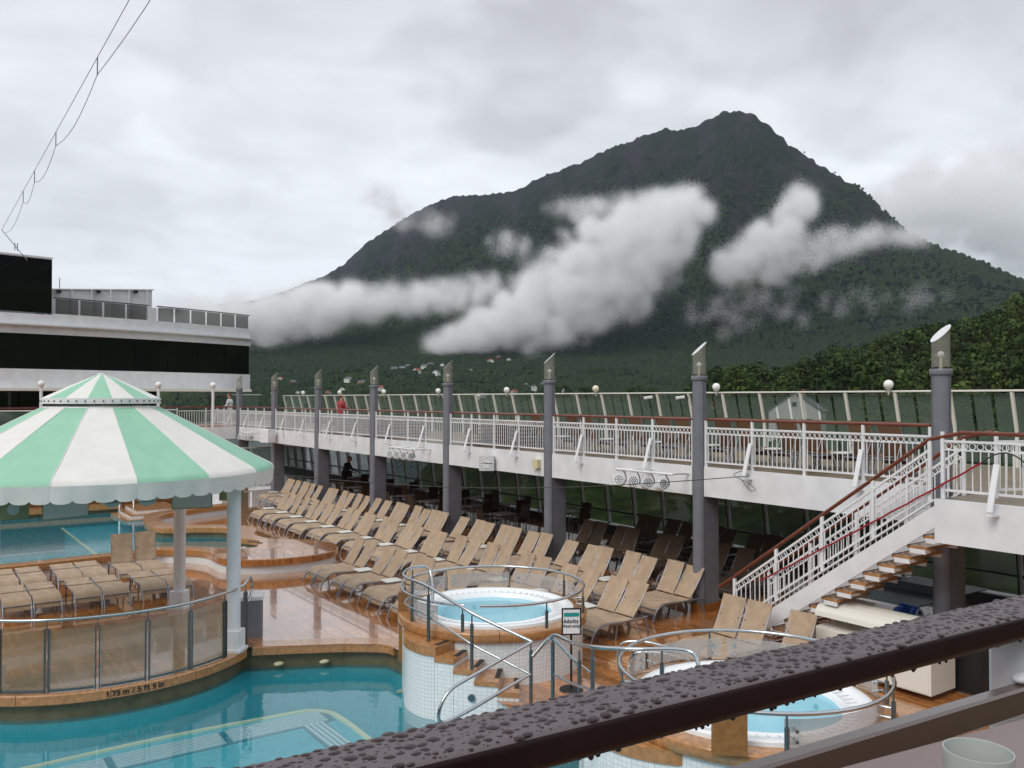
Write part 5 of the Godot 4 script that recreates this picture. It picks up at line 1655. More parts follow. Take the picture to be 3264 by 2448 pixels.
# ---------------------------------------------------------------- stairs up to the terrace
func make_stairs() -> void:
	var x0 := 12.62; var x1 := 13.62
	var top := Vector3(0, UPPER, -6.85); var foot := Vector3(0, 0.0, -11.15)
	var t := thing("staircase", "white steel staircase with wooden treads and ring-pattern balustrades", "staircase")
	var b := MB.new()
	for x in [x0, x1]:
		b = MB.new(); b.beam(Vector3(x, 2.86, -6.82), Vector3(x, -0.02 + 0.13, -10.66), 0.04, 0.27, Vector3.UP); part(t, "stringer", b.done(), M.white_paint)
		b = MB.new(); b.beam(Vector3(x, 3.06, -6.9), Vector3(x, 0.22, -10.84), 0.07, 0.025); part(t, "stringer_cap", b.done(), M.white_paint)
	for i in 20:
		var z := -11.0 + i * 0.255
		var y := 2.86 + (z + 6.82) * 0.716 - 0.30
		if y < 0.08 or y > 3.0: continue
		b = MB.new(); b.box(Vector3((x0 + x1) * 0.5, y, z), Vector3(x1 - x0 - 0.05, 0.045, 0.29)); part(t, "tread", b.done(), M.coping_wood)
		b = MB.new(); b.box(Vector3((x0 + x1) * 0.5, y + 0.003, z - 0.154), Vector3(x1 - x0 - 0.05, 0.05, 0.018)); part(t, "tread_edge", b.done(), M.dark_grey)
		b = MB.new(); b.beam(Vector3(x0 + 0.04, y - 0.055, z - 0.12), Vector3(x0 + 0.04, y - 0.055, z + 0.13), 0.04, 0.07); part(t, "tread_bracket", b.done(), M.white_paint)
		b = MB.new(); b.beam(Vector3(x1 - 0.04, y - 0.055, z - 0.12), Vector3(x1 - 0.04, y - 0.055, z + 0.13), 0.04, 0.07); part(t, "tread_bracket", b.done(), M.white_paint)
	for x in [x0, x1]:
		var a := Vector3(x, 3.02, -6.95); var e := Vector3(x, 0.3, -10.72)
		for q in 4:
			var p0 := a.lerp(e, q / 4.0); var p1 := a.lerp(e, (q + 1) / 4.0)
			balusters(t, p0, p1, true, 9, 0.80)
			rail_post(t, p0 + Vector3(0, 0.02, 0), 0.93)
		rail_post(t, e, 0.93)
		b = MB.new(); b.tube([Vector3(x, 4.08, -6.5), Vector3(x, 3.98, -6.95), Vector3(x, 1.19, -10.82), Vector3(x, 1.0, -11.1)], 0.032, 8); part(t, "handrail", b.done(), M.handrail_wood)
	# landing with its edge beam and balustrade
	var l := thing("stair_landing", "white landing of the terrace at the head of the stairs, right picture edge", "landing")
	b = MB.new(); b.box(Vector3(13.4, 3.04, -2.0), Vector3(1.5, 0.1, 9.66)); part(l, "floor", b.done(), M.terrace_floor)
	b = MB.new(); b.box(Vector3(12.6, 2.765, -2.0), Vector3(0.1, 0.65, 9.7)); part(l, "edge_beam", b.done(), M.white_paint)
	b = MB.new(); b.box(Vector3(13.85, 2.765, -6.83), Vector3(0.4, 0.6, 0.06)); part(l, "end_plate", b.done(), M.white_paint)
	b = MB.new(); b.box(Vector3(13.4, 2.72, -2.0), Vector3(1.45, 0.5, 9.5)); part(l, "soffit", b.done(), M.white_paint)
	for q in 3:
		balusters(l, Vector3(12.62, UPPER, -6.75 + q * 1.33 + 0.03), Vector3(12.62, UPPER, -6.75 + (q + 1) * 1.33 - 0.03))
		rail_post(l, Vector3(12.62, UPPER, -6.75 + q * 1.33), 1.0)
	b = MB.new(); b.tube([Vector3(12.62, 4.09, -6.5), Vector3(12.62, 4.09, -2.0)], 0.032, 8); part(l, "handrail", b.done(), M.handrail_wood)
	b = MB.new(); b.beam(Vector3(12.34, 3.0, -5.95), Vector3(12.56, 3.66, -5.95), 0.035, 0.09, Vector3(0, 0, 1), 0.01); b.beam(Vector3(12.32, 2.96, -5.95), Vector3(12.58, 2.94, -5.95), 0.035, 0.08, Vector3(0, 0, 1)); part(l, "bracket", b.done(), M.white_paint)
	# little gate standing on the landing
	var g := thing("stair_gate", "small white barred gate on the landing behind the balustrade", "gate")
	balusters(g, Vector3(13.3, UPPER, -6.3), Vector3(13.9, UPPER, -6.0), false, 6, 0.85)
	rail_post(g, Vector3(13.3, UPPER, -6.3), 1.0); rail_post(g, Vector3(13.9, UPPER, -6.0), 1.0)
	# red cord laid along the near handrail
	b = MB.new()
	var pts := []
	for i in 29:
		var f := i / 28.0
		pts.append(Vector3(12.565, lerpf(3.67, 1.30, f) - 0.02 * sin(f * PI), lerpf(-6.16, -10.09, f)) + Vector3(0, 0.006 * sin(i * 2.1), 0))
	b.tube(pts, 0.015, 6)
	single("red_cord", b.done(), M.red_cord, "dark red cord tied along the staircase balustrade", "cord")
	b = MB.new()
	b.tube(smooth_line([Vector3(12.56, 3.67, -6.16), Vector3(12.5, 3.80, -5.95), Vector3(12.5, 3.83, -5.75), Vector3(12.52, 3.7, -5.55), Vector3(12.56, 3.4, -5.4)], 5), 0.011, 5)
	single("grey_cable", b.done(), M.cable, "grey cable hanging in a bow from the landing balustrade", "cable")
	# coil of rope and clips where the steel cable ends
	b = MB.new()
	b.tube(smooth_line([Vector3(13.75, 3.04, -11.3), Vector3(13.8, 3.12, -11.5), Vector3(13.82, 3.02, -11.75), Vector3(13.8, 2.9, -11.4), Vector3(13.82, 2.78, -11.2), Vector3(13.85, 2.74, -11.35), Vector3(13.86, 2.95, -11.6)], 5), 0.007, 5)
	single("cable_end", b.done(), M.cable, "tangle of dark wire where the cable meets the white beam", "wire")
# ---------------------------------------------------------------- superstructure at the far end
func front_z(x: float) -> float: return -49.33 - 0.0141 * x * x

func front_strip(b: MB, x0: float, x1: float, y0: float, y1: float, off: float, n: int, thick := 0.0) -> void:
	for i in n:
		var a := lerpf(x0, x1, float(i) / n); var c := lerpf(x0, x1, float(i + 1) / n)
		var pa := Vector3(a, 0, front_z(a) + off); var pc := Vector3(c, 0, front_z(c) + off)
		b.quad(pa + Vector3.UP * y0, pc + Vector3.UP * y0, pc + Vector3.UP * y1, pa + Vector3.UP * y1)
		if thick > 0.0:
			var k := Vector3(0, 0, -thick)
			b.quad(pa + Vector3.UP * y1, pc + Vector3.UP * y1, pc + k + Vector3.UP * y1, pa + k + Vector3.UP * y1)
			b.quad(pa + k + Vector3.UP * y0, pc + k + Vector3.UP * y0, pc + Vector3.UP * y0, pa + Vector3.UP * y0)
	if thick > 0.0:
		for x in [x0, x1]:
			var p := Vector3(x, 0, front_z(x) + off)
			b.quad(p + Vector3.UP * y0, p + Vector3(0, y0, -thick), p + Vector3(0, y1, -thick), p + Vector3.UP * y1)

func make_building() -> void:
	var t := thing("superstructure", "white ship superstructure with curved dark window band behind the striped canopy", "superstructure")
	var b := MB.new()
	front_strip(b, -16, 17.4, 5.12, 6.1, 0.0, 36, 20.0); part(t, "lower_band", b.done(), M.white_paint)
	b = MB.new(); front_strip(b, -16, 17.4, 7.9, 8.92, 0.0, 36, 20.0); part(t, "upper_band", b.done(), M.white_paint)
	b = MB.new(); front_strip(b, -16, 17.62, 8.32, 8.40, 0.30, 36, 0.35); part(t, "ledge", b.done(), M.white_paint)
	b = MB.new(); b.box(Vector3(17.36, 7.0, -63.0), Vector3(0.1, 1.84, 18.0)); part(t, "side_wall", b.done(), M.white_paint)
	var w := 1.86
	var x := -16.0
	while x < 17.2:
		var e := minf(x + w, 17.34)
		b = MB.new(); front_strip(b, x + 0.012, e - 0.012, 6.09, 7.91, -0.06, 4, 0.05); part(t, "window", b.done(), M.dark_window)
		x += w
	b = MB.new(); front_strip(b, -16, 17.3, 6.05, 7.95, -0.13, 24, 0.1); part(t, "window_back", b.done(), M.black)
	for i in 9:
		var lx := -2.0 + i * 2.3
		b = MB.new(); b.box(Vector3(lx, 8.27, front_z(lx) + 0.14), Vector3(0.1, 0.08, 0.1)); part(t, "ledge_lamp", b.done(), M.white_paint)
	# glass parapet on the roof
	for s in [[5.95, 10.75, 4], [11.3, 17.3, 6]]:
		for i in s[2]:
			var a := lerpf(s[0], s[1], float(i) / s[2]); var c := lerpf(s[0], s[1], float(i + 1) / s[2])
			b = MB.new(); front_strip(b, a + 0.05, c - 0.05, 8.98, 9.78, -0.05, 2, 0.02); part(t, "parapet_pane", b.done(), M.parapet_glass)
			b = MB.new(); b.beam(Vector3(a, 8.9, front_z(a)), Vector3(a, 9.84, front_z(a)), 0.09, 0.09); part(t, "parapet_post", b.done(), M.white_paint)
		b = MB.new(); front_strip(b, s[0] - 0.05, s[1] + 0.05, 9.80, 9.85, 0.05, 8, 0.12); part(t, "parapet_rail", b.done(), M.dark_grey)
		b = MB.new(); front_strip(b, s[0] - 0.05, s[1] + 0.05, 8.92, 8.99, 0.0, 8, 0.1); part(t, "parapet_foot", b.done(), M.white_paint)
		var ex: float = s[1]
		b = MB.new(); b.beam(Vector3(ex, 8.9, front_z(ex)), Vector3(ex, 9.84, front_z(ex)), 0.09, 0.09); part(t, "parapet_post", b.done(), M.white_paint)
	b = MB.new(); front_strip(b, 10.85, 11.25, 8.9, 9.72, 0.0, 1, 0.3); part(t, "parapet_block", b.done(), M.white_paint)
	# ribbed white wall behind the parapet
	b = MB.new()
	var q := [Vector3(5.6, 8.9, -50.6), Vector3(11.1, 8.9, -51.6), Vector3(11.1, 10.78, -51.6), Vector3(5.6, 10.3, -50.6)]
	b.quad(q[0], q[1], q[2], q[3]); b.quad(q[1] + Vector3(0, 0, -0.2), q[0] + Vector3(0, 0, -0.2), q[3] + Vector3(0, 0, -0.2), q[2] + Vector3(0, 0, -0.2)); b.quad(q[1], q[1] + Vector3(0, 0, -0.2), q[2] + Vector3(0, 0, -0.2), q[2])
	part(t, "ribbed_wall", b.done(), M.white_paint)
	b = MB.new(); b.beam(q[3] + Vector3(0, 0.02, -0.05), q[2] + Vector3(0.05, 0.02, -0.05), 0.3, 0.06); part(t, "wall_cap", b.done(), M.white_paint)
	for i in 6:
		var f := (i + 0.3) / 5.6
		b = MB.new(); b.beam(q[0].lerp(q[1], f) + Vector3(0, 0, 0.06), q[3].lerp(q[2], f) + Vector3(0, 0, 0.06), 0.07, 0.12, Vector3(0, 0, 1)); part(t, "rib", b.done(), M.white_paint)
		if i in [0, 2, 4]:
			b = MB.new(); b.box(q[3].lerp(q[2], f + 0.06) + Vector3(0, -0.12, 0.22), Vector3(0.2, 0.16, 0.22)); part(t, "wall_lamp", b.done(), M.black)
	b = MB.new(); b.tube([Vector3(6.3, 10.3, -50.8), Vector3(6.3, 11.0, -50.8)], 0.02, 5); part(t, "whip_aerial", b.done(), M.alu)
	# tall dark glass box
	var g := thing("glass_tower", "tall dark glass screen block on the roof at the left picture edge", "tower")
	var fx := [-16.0, -6.0, -1.0, 1.4, 3.5, 5.82]
	for i in fx.size() - 1:
		var a := Vector3(fx[i], 9.0, front_z(fx[i]) + 0.05 - 0.02 * fx[i] * fx[i] * 0.4); var c := Vector3(fx[i + 1], 9.0, front_z(fx[i + 1]) + 0.05 - 0.02 * fx[i + 1] * fx[i + 1] * 0.4)
		b = MB.new(); b.beam((a + Vector3.UP * 1.4), (c + Vector3.UP * 1.4), 0.06, 2.8, Vector3.UP); part(g, "glass_panel", b.done(), M.dark_window)
		b = MB.new(); b.beam(a + Vector3.UP * 2.86, c + Vector3.UP * 2.86, 0.35, 0.09); part(g, "cap", b.done(), M.white_paint)
		b = MB.new(); b.beam(c + Vector3.UP * 0.02, c + Vector3.UP * 2.8, 0.05, 0.05, Vector3(1, 0, 0)); part(g, "frame_bar", b.done(), M.black)
	var r0 := Vector3(5.82, 10.4, front_z(5.82) + 0.05 - 0.02 * 33.87 * 0.4)
	b = MB.new(); b.box(r0 + Vector3(-0.03, 0, -3.0), Vector3(0.06, 2.8, 6.0)); part(g, "glass_panel", b.done(), M.dark_window)
	# deck in front of it, with balustrade and recessed dark front
	b = MB.new(); b.box(Vector3(-1.0, 3.0, -50.4), Vector3(30.0, 0.2, 10.8)); setting("bridge_deck", b.done(), M.wood_edge)
	b = MB.new(); b.box(Vector3(-1.0, 2.80, -44.98), Vector3(29.8, 0.62, 0.12)); single("edge_beam", b.done(), M.white_paint, "white edge beam across the deck below the superstructure", "beam")
	b = MB.new(); b.box(Vector3(-1.0, 5.05, -52.0), Vector3(34.0, 0.14, 6.0)); part(t, "soffit", b.done(), M.cream_paint)
	for i in 8:
		b = MB.new(); b.box(Vector3(-13.0 + i * 3.2, 4.1, -52.6), Vector3(3.1, 2.0, 0.1)); part(t, "lower_window", b.done(), M.dark_window)
	b = MB.new(); b.box(Vector3(-1.6, 4.1, -52.8), Vector3(26.4, 2.0, 0.2)); part(t, "lower_wall", b.done(), M.black)
	var p := thing("balustrade", "white barred balustrade across the deck below the superstructure", "balustrade")
	for i in 2:
		balusters(p, Vector3(10.95 + i * 1.42, UPPER, -44.95), Vector3(10.95 + (i + 1) * 1.42 - 0.08, UPPER, -44.95), false, 11)
		rail_post(p, Vector3(10.9 + i * 1.42, UPPER, -44.95), 1.0)
	b = MB.new(); b.tube([Vector3(-10, 4.14, -44.95), Vector3(13.8, 4.14, -44.95)], 0.03, 8); part(p, "handrail", b.done(), M.handrail_wood)
	var gr := thing("glass_railing", "glazed white railing across the deck at the left picture edge", "railing")
	for i in 7:
		var gx := 10.9 - i * 2.0
		b = MB.new(); b.beam(Vector3(gx, UPPER, -44.95), Vector3(gx, 4.02, -44.95), 0.05, 0.05); part(gr, "post", b.done(), M.white_paint)
		b = MB.new(); b.box(Vector3(gx - 1.0, 3.6, -44.95), Vector3(1.92, 0.78, 0.012)); part(gr, "pane", b.done(), M.screen_glass)
	b = MB.new(); b.tube([Vector3(-3.2, 4.02, -44.95), Vector3(10.9, 4.02, -44.95)], 0.03, 8); part(gr, "top_rail", b.done(), M.white_paint)
	# lamp posts there
	var proto: Node3D
	for k in 3:
		var at := Vector3([4.82, 9.95, 12.6][k], UPPER, -44.7)
		var label := "white lamp post with globe before the superstructure, %s from the left" % ORD[k]
		if proto != null: copy(proto, at, 0.0, label, "lamp posts before the superstructure"); continue
		proto = thing("lamp_post", label, "lamp post", at, 0.0, "lamp posts before the superstructure")
		b = MB.new(); b.tube([Vector3.ZERO, Vector3(0, 1.98, 0)], 0.07, 10); part(proto, "pole", b.done(), M.white_paint)
		b = MB.new(); b.lathe(Vector3.ZERO, [Vector2(0.05, 1.96), Vector2(0.10, 2.02), Vector2(0.11, 2.06)], 12); part(proto, "holder", b.done(), M.white_paint)
		b = MB.new(); b.ball(Vector3(0, 2.17, 0), Vector3.ONE * 0.155, 16, 10); part(proto, "globe", b.done(), M.globe)
	# dim interior under the bridge deck
	b = MB.new(); b.box(Vector3(-1.0, 1.25, -50.0), Vector3(29.8, 2.5, 0.2)); single("bulkhead", b.done(), M.dark_grey, "dark bulkhead far back under the deck below the superstructure", "bulkhead")
	var gl := thing("screen_frame", "grey framed glass screen in the shade at the far end of the deck", "screen")
	for i in 4:
		b = MB.new(); b.beam(Vector3(12.6 + i * 1.5, 0.0, -43.2), Vector3(12.6 + i * 1.5, 2.1, -43.2), 0.07, 0.07); part(gl, "post", b.done(), M.mullion)
		if i < 3:
			b = MB.new(); b.box(Vector3(13.35 + i * 1.5, 1.1, -43.2), Vector3(1.4, 1.9, 0.012)); part(gl, "pane", b.done(), M.screen_glass)
	for y in [0.12, 2.08]:
		b = MB.new(); b.beam(Vector3(12.6, y, -43.2), Vector3(17.1, y, -43.2), 0.05, 0.06); part(gl, "frame_rail", b.done(), M.mullion)
	# aerial wires in the sky
	var wire := thing("aerial_wire", "double aerial wire with spacers rising out of the top left sky", "wire")
	var A := EYE + Vector3(0.07, 0.167, -0.98) * 46.0
	var B := EYE + Vector3(0.178, 0.41, -0.89) * 20.0
	var sp := [0.0, 0.30, 0.45, 0.62, 0.80]
	b = MB.new(); b.tube([A, A.lerp(B, 0.5), B + (B - A) * 0.3], 0.008, 5); part(wire, "upper_wire", b.done(), M.aerial)
	b = MB.new()
	var low := []
	var stops := [0.06, 0.30, 0.42, 0.60, 0.84, 1.3]
	for i in stops.size() - 1:
		for k in 8:
			var f: float = lerpf(stops[i], stops[i + 1], k / 8.0)
			low.append(A + (B - A) * f + Vector3.DOWN * (0.42 + 0.32 * sin(PI * k / 8.0)))
	b.tube(low, 0.008, 5); part(wire, "lower_wire", b.done(), M.aerial)
	for i in range(1, 5):
		var f: float = stops[i]
		b = MB.new(); b.tube([A + (B - A) * f, A + (B - A) * f + Vector3.DOWN * 0.43], 0.014, 5); part(wire, "spacer", b.done(), M.aerial)
	b = MB.new(); b.tube([A, A + Vector3(1.1, -1.25, -0.6), Vector3(4.6, 11.9, -50.2)], 0.015, 5); part(wire, "stay", b.done(), M.aerial)
	for k in 2:
		b = MB.new(); b.tube([A + Vector3(0.55 + k * 0.1, -0.5, -0.3), A + Vector3(0.55 + k * 0.1, -0.85, -0.3)], 0.02, 5); part(wire, "insulator", b.done(), M.aerial)
# ---------------------------------------------------------------- fittings on the white beams
func spot_bar(label: String, z0: float, z1: float, y: float) -> void:
	var t := thing("light_bar", label, "light bar", Vector3.ZERO, 0.0, "light bars on the edge beams")
	var b := MB.new(); b.tube([Vector3(13.3, y, z0), Vector3(13.3, y, z1)], 0.028, 8); part(t, "bar", b.done(), M.white_paint)
	for f in [0.12, 0.9]:
		var z := lerpf(z0, z1, f)
		b = MB.new(); b.tube([Vector3(13.3, y, z), Vector3(13.95, y - 0.02, z)], 0.03, 6); part(t, "arm", b.done(), M.white_paint)
	for i in 4:
		var z := lerpf(z0, z1, (i + 0.25) / 4.0)
		var o := Node3D.new()
		o.name = "spotlight"
		t.add_child(o, true)
		o.position = Vector3(13.3, y - 0.25, z)
		o.rotation = Vector3(-0.25, -0.95 + 0.25 * i, 0.0)
		var c := MB.new(); c.tube([Vector3(0, 0, 0.08), Vector3(0, 0, 0.04), Vector3(0, 0, -0.1)], 0.125, 18); part(o, "can", c.done(), M.white_paint)
		c = MB.new(); c.tube([Vector3(0, 0, -0.1), Vector3(0, 0, -0.2)], 0.08, 12); part(o, "rear", c.done(), M.white_paint)
		for q in 19:
			var rr := 0.0 if q == 0 else (0.045 if q < 7 else 0.09)
			var a := q * TAU / 6.0 if q < 7 else q * TAU / 12.0
			part(o, "lens", shared("lens", func() -> Mesh:
				var lm := MB.new(); lm.tube([Vector3(0, 0, 0.078), Vector3(0, 0, 0.088)], 0.017, 8); return lm.done()), M.dark_grey, Vector3(cos(a) * rr, sin(a) * rr, 0))
		c = MB.new(); c.tube(rounded([Vector3(-0.135, 0, 0), Vector3(-0.135, 0.22, 0), Vector3(0.135, 0.22, 0), Vector3(0.135, 0, 0)], 0.06), 0.012, 5); part(o, "yoke", c.done(), M.white_paint)
		b = MB.new(); b.tube(smooth_line([Vector3(13.3, y, z + 0.1), Vector3(13.35, y - 0.15, z + 0.16), Vector3(13.42, y - 0.28, z + 0.08), Vector3(13.38, y - 0.2, z)], 4), 0.012, 5); part(t, "lead", b.done(), M.black)

func make_fittings() -> void:
	spot_bar("row of four white spotlights on the beam, the one nearest the stairs", -14.75, -12.95, 2.97)
	spot_bar("row of four white spotlights on the beam left of the clock", -26.25, -24.35, 2.94)
	spot_bar("row of four white spotlights at the far end of the beam", -42.5, -40.5, 2.92)
	var t := thing("clock", "square grey deck clock with white dial and hands on beam", "clock", Vector3(13.72, 2.71, -20.83), 0.0)
	t.rotation.y = -0.62
	var b := MB.new(); b.beam(Vector3(0, 0, -0.11), Vector3(0, 0, 0.11), 0.44, 0.44, Vector3.UP, 0.02); part(t, "housing", b.done(), M.mullion)
	b = MB.new(); b.tube([Vector3(0, 0, 0.10), Vector3(0, 0, 0.118)], 0.185, 28); part(t, "dial", b.done(), M.sign_white)
	for i in 12:
		var a := TAU * i / 12.0
		b = MB.new(); b.beam(Vector3(sin(a) * 0.13, cos(a) * 0.13, 0.121), Vector3(sin(a) * 0.17, cos(a) * 0.17, 0.121), 0.004, 0.02 if i % 3 == 0 else 0.012, Vector3(cos(a), -sin(a), 0)); part(t, "hour_mark", b.done(), M.black)
	b = MB.new(); b.beam(Vector3(0.02, 0, 0.125), Vector3(-0.1, 0.02, 0.125), 0.005, 0.02, Vector3.UP); part(t, "hour_hand", b.done(), M.black)
	b = MB.new(); b.beam(Vector3(-0.03, 0.004, 0.13), Vector3(0.15, -0.004, 0.13), 0.005, 0.014, Vector3.UP); part(t, "minute_hand", b.done(), M.black)
	b = MB.new(); b.beam(Vector3(0.2, 0, -0.05), Vector3(0.34, 0, -0.2), 0.06, 0.06); part(t, "bracket", b.done(), M.mullion)
	t = thing("junction_box", "small ivory box on the beam beside the column right of clock", "box", Vector3(13.88, 2.82, -18.62))
	b = MB.new(); b.beam(Vector3(-0.06, 0, 0), Vector3(0.06, 0, 0), 0.24, 0.25, Vector3.UP, 0.015); part(t, "case", b.done(), M.ivory_paint)
	b = MB.new(); b.tube([Vector3(0.02, -0.12, 0.05), Vector3(0.02, -0.3, 0.05)], 0.012, 5); part(t, "lead", b.done(), M.white_paint)
	t = thing("junction_box", "white loudspeaker box at the far end of the beam", "box", Vector3(13.5, 2.85, -39.0), 0.5)
	b = MB.new(); b.beam(Vector3(0, 0, -0.25), Vector3(0, 0, 0.25), 0.5, 0.62, Vector3.UP, 0.02); part(t, "case", b.done(), M.white_paint)
	b = MB.new(); b.beam(Vector3(0.2, 0, 0), Vector3(0.5, 0, 0), 0.1, 0.1); part(t, "bracket", b.done(), M.white_paint)
	# notice on a stand by the first whirlpool
	var s := thing("notice_stand", "black framed notice on a stand before the middle whirlpool", "sign", Vector3(8.53, 0, -10.52), -0.55)
	b = MB.new(); b.tube([Vector3(0, 0.02, -0.03), Vector3(0, 0.95, -0.03)], 0.018, 8); part(s, "pole", b.done(), M.black)
	b = MB.new(); b.lathe(Vector3(0, 0, -0.03), [Vector2(0.19, 0.0), Vector2(0.18, 0.02), Vector2(0.03, 0.035), Vector2(0.0, 0.035)], 20); part(s, "foot", b.done(), M.black)
	b = MB.new(); b.beam(Vector3(0, 1.08, -0.012), Vector3(0, 1.08, 0.012), 0.31, 0.42, Vector3.UP, 0.006); part(s, "frame", b.done(), M.black)
	b = MB.new(); b.box(Vector3(0, 1.08, 0.014), Vector3(0.265, 0.375, 0.004)); part(s, "sheet", b.done(), M.sign_white)
	b = MB.new(); b.box(Vector3(0, 1.19, 0.018), Vector3(0.24, 0.06, 0.003)); part(s, "heading", b.done(), M.sign_teal)
	var o := text_part(s, "lettering", "Adults", 0.078, M.ink); o.position = Vector3(-0.01, 1.085, 0.02)
	o = text_part(s, "lettering", "Pool only", 0.06, M.ink); o.position = Vector3(0, 1.01, 0.02)
	# serving cabinet at the foot of the stairs
	t = thing("buffet_cabinet", "white serving cabinet with rounded hood under the stairs", "cabinet")
	b = MB.new(); b.box(Vector3(12.95, 0.42, -7.95), Vector3(0.7, 0.64, 2.0)); part(t, "body", b.done(), M.cream_paint)
	for i in 3:
		b = MB.new(); b.box(Vector3(12.594, 0.42, -7.3 - i * 0.66), Vector3(0.012, 0.6, 0.62)); part(t, "door", b.done(), M.cream_paint)
		b = MB.new(); b.beam(Vector3(12.575, 0.62, -7.06 - i * 0.66), Vector3(12.575, 0.48, -7.06 - i * 0.66), 0.015, 0.02); part(t, "handle", b.done(), M.alu)
	for z in [-7.02, -8.88]:
		for x in [12.65, 13.25]:
			b = MB.new(); b.beam(Vector3(x, 0, z), Vector3(x, 0.11, z), 0.06, 0.06); part(t, "foot", b.done(), M.alu)
	for z in [-6.97, -7.95, -8.93]:
		b = MB.new(); b.beam(Vector3(12.62, 0.74, z), Vector3(12.62, 0.98, z), 0.05, 0.05); b.beam(Vector3(13.28, 0.74, z), Vector3(13.28, 0.98, z), 0.05, 0.05); part(t, "upright", b.done(), M.cream_paint)
	b = MB.new()
	for i in 10:
		var a0 := PI * i / 10; var a1 := PI * (i + 1) / 10
		b.quad(Vector3(12.95 - cos(a0) * 0.37, 0.92 + sin(a0) * 0.24, -6.94), Vector3(12.95 - cos(a0) * 0.37, 0.92 + sin(a0) * 0.24, -8.96), Vector3(12.95 - cos(a1) * 0.37, 0.92 + sin(a1) * 0.24, -8.96), Vector3(12.95 - cos(a1) * 0.37, 0.92 + sin(a1) * 0.24, -6.94))
		for z in [-6.94, -8.96]: b.tri(Vector3(12.95, 0.92, z), Vector3(12.95 - cos(a0) * 0.37, 0.92 + sin(a0) * 0.24, z), Vector3(12.95 - cos(a1) * 0.37, 0.92 + sin(a1) * 0.24, z))
	part(t, "hood", b.done(), M.cream_paint)
	t = thing("black_case", "black upright case beside the white serving cabinet", "case", Vector3(13.65, 0, -6.85))
	b = MB.new(); b.beam(Vector3(0, 0.04, 0), Vector3(0, 0.8, 0), 0.5, 0.45, Vector3(1, 0, 0), 0.02); part(t, "body", b.done(), M.black)
	b = MB.new(); b.box(Vector3(0, 0.02, 0), Vector3(0.4, 0.04, 0.35)); part(t, "foot", b.done(), M.dark_grey)
	# ping-pong table in the shade
	t = thing("table_tennis_table", "slate blue table tennis table in the shade behind the stairs", "table", Vector3(16.3, 0, -9.35))
	for i in [-1, 1]:
		b = MB.new(); b.box(Vector3(0.69 * i, 0.76, 0), Vector3(1.36, 0.025, 1.52)); part(t, "table_top", b.done(), M.pingpong)
		b = MB.new()
		b.beam(Vector3(1.37 * i, 0.755, -0.76), Vector3(1.37 * i, 0.755, 0.76), 0.02, 0.04)
		part(t, "edge_strip", b.done(), M.white_paint)
		for z in [-0.6, 0.6]:
			b = MB.new(); b.beam(Vector3(1.1 * i, 0, z), Vector3(1.1 * i, 0.745, z), 0.05, 0.05); part(t, "leg", b.done(), M.dark_grey)
	b = MB.new(); b.box(Vector3(0, 0.85, 0), Vector3(0.01, 0.15, 1.8)); part(t, "net", b.done(), M.dark_grey)
	# bundle of blue tarpaulin
	t = thing("tarpaulin_bundle", "crumpled blue tarpaulin bundle behind the white cabinet", "tarpaulin", Vector3(14.75, 0.0, -8.55))
	b = MB.new(); b.ball(Vector3(0, 0.42, 0), Vector3(0.42, 0.44, 0.30), 26, 18)
	var f := FastNoiseLite.new(); f.seed = 2; f.frequency = 3.0
	for i in b.v.size():
		var k := 1.0 + 0.3 * f.get_noise_3dv(b.v[i]) + 0.1 * f.get_noise_3dv(b.v[i] * 3.0)
		b.v[i] = Vector3(b.v[i].x * k, maxf(0.42 + (b.v[i].y - 0.42) * k, 0.0), b.v[i].z * k)
	var flat := MB.new()
	for i in range(0, b.ix.size(), 3): flat.tri(b.v[b.ix[i]], b.v[b.ix[i + 2]], b.v[b.ix[i + 1]])
	part(t, "cloth", flat.done(), M.blue_tarp)
	for k in 3:
		b = MB.new(); b.tube(smooth_line([Vector3(-0.42, 0.3 + k * 0.15, 0.1), Vector3(-0.3, 0.6, 0.28 - k * 0.1), Vector3(0.0, 0.82 - 0.1 * k, 0.2), Vector3(0.35, 0.5 + k * 0.1, 0.2)], 5), 0.012, 5); part(t, "cord", b.done(), M.sign_white)

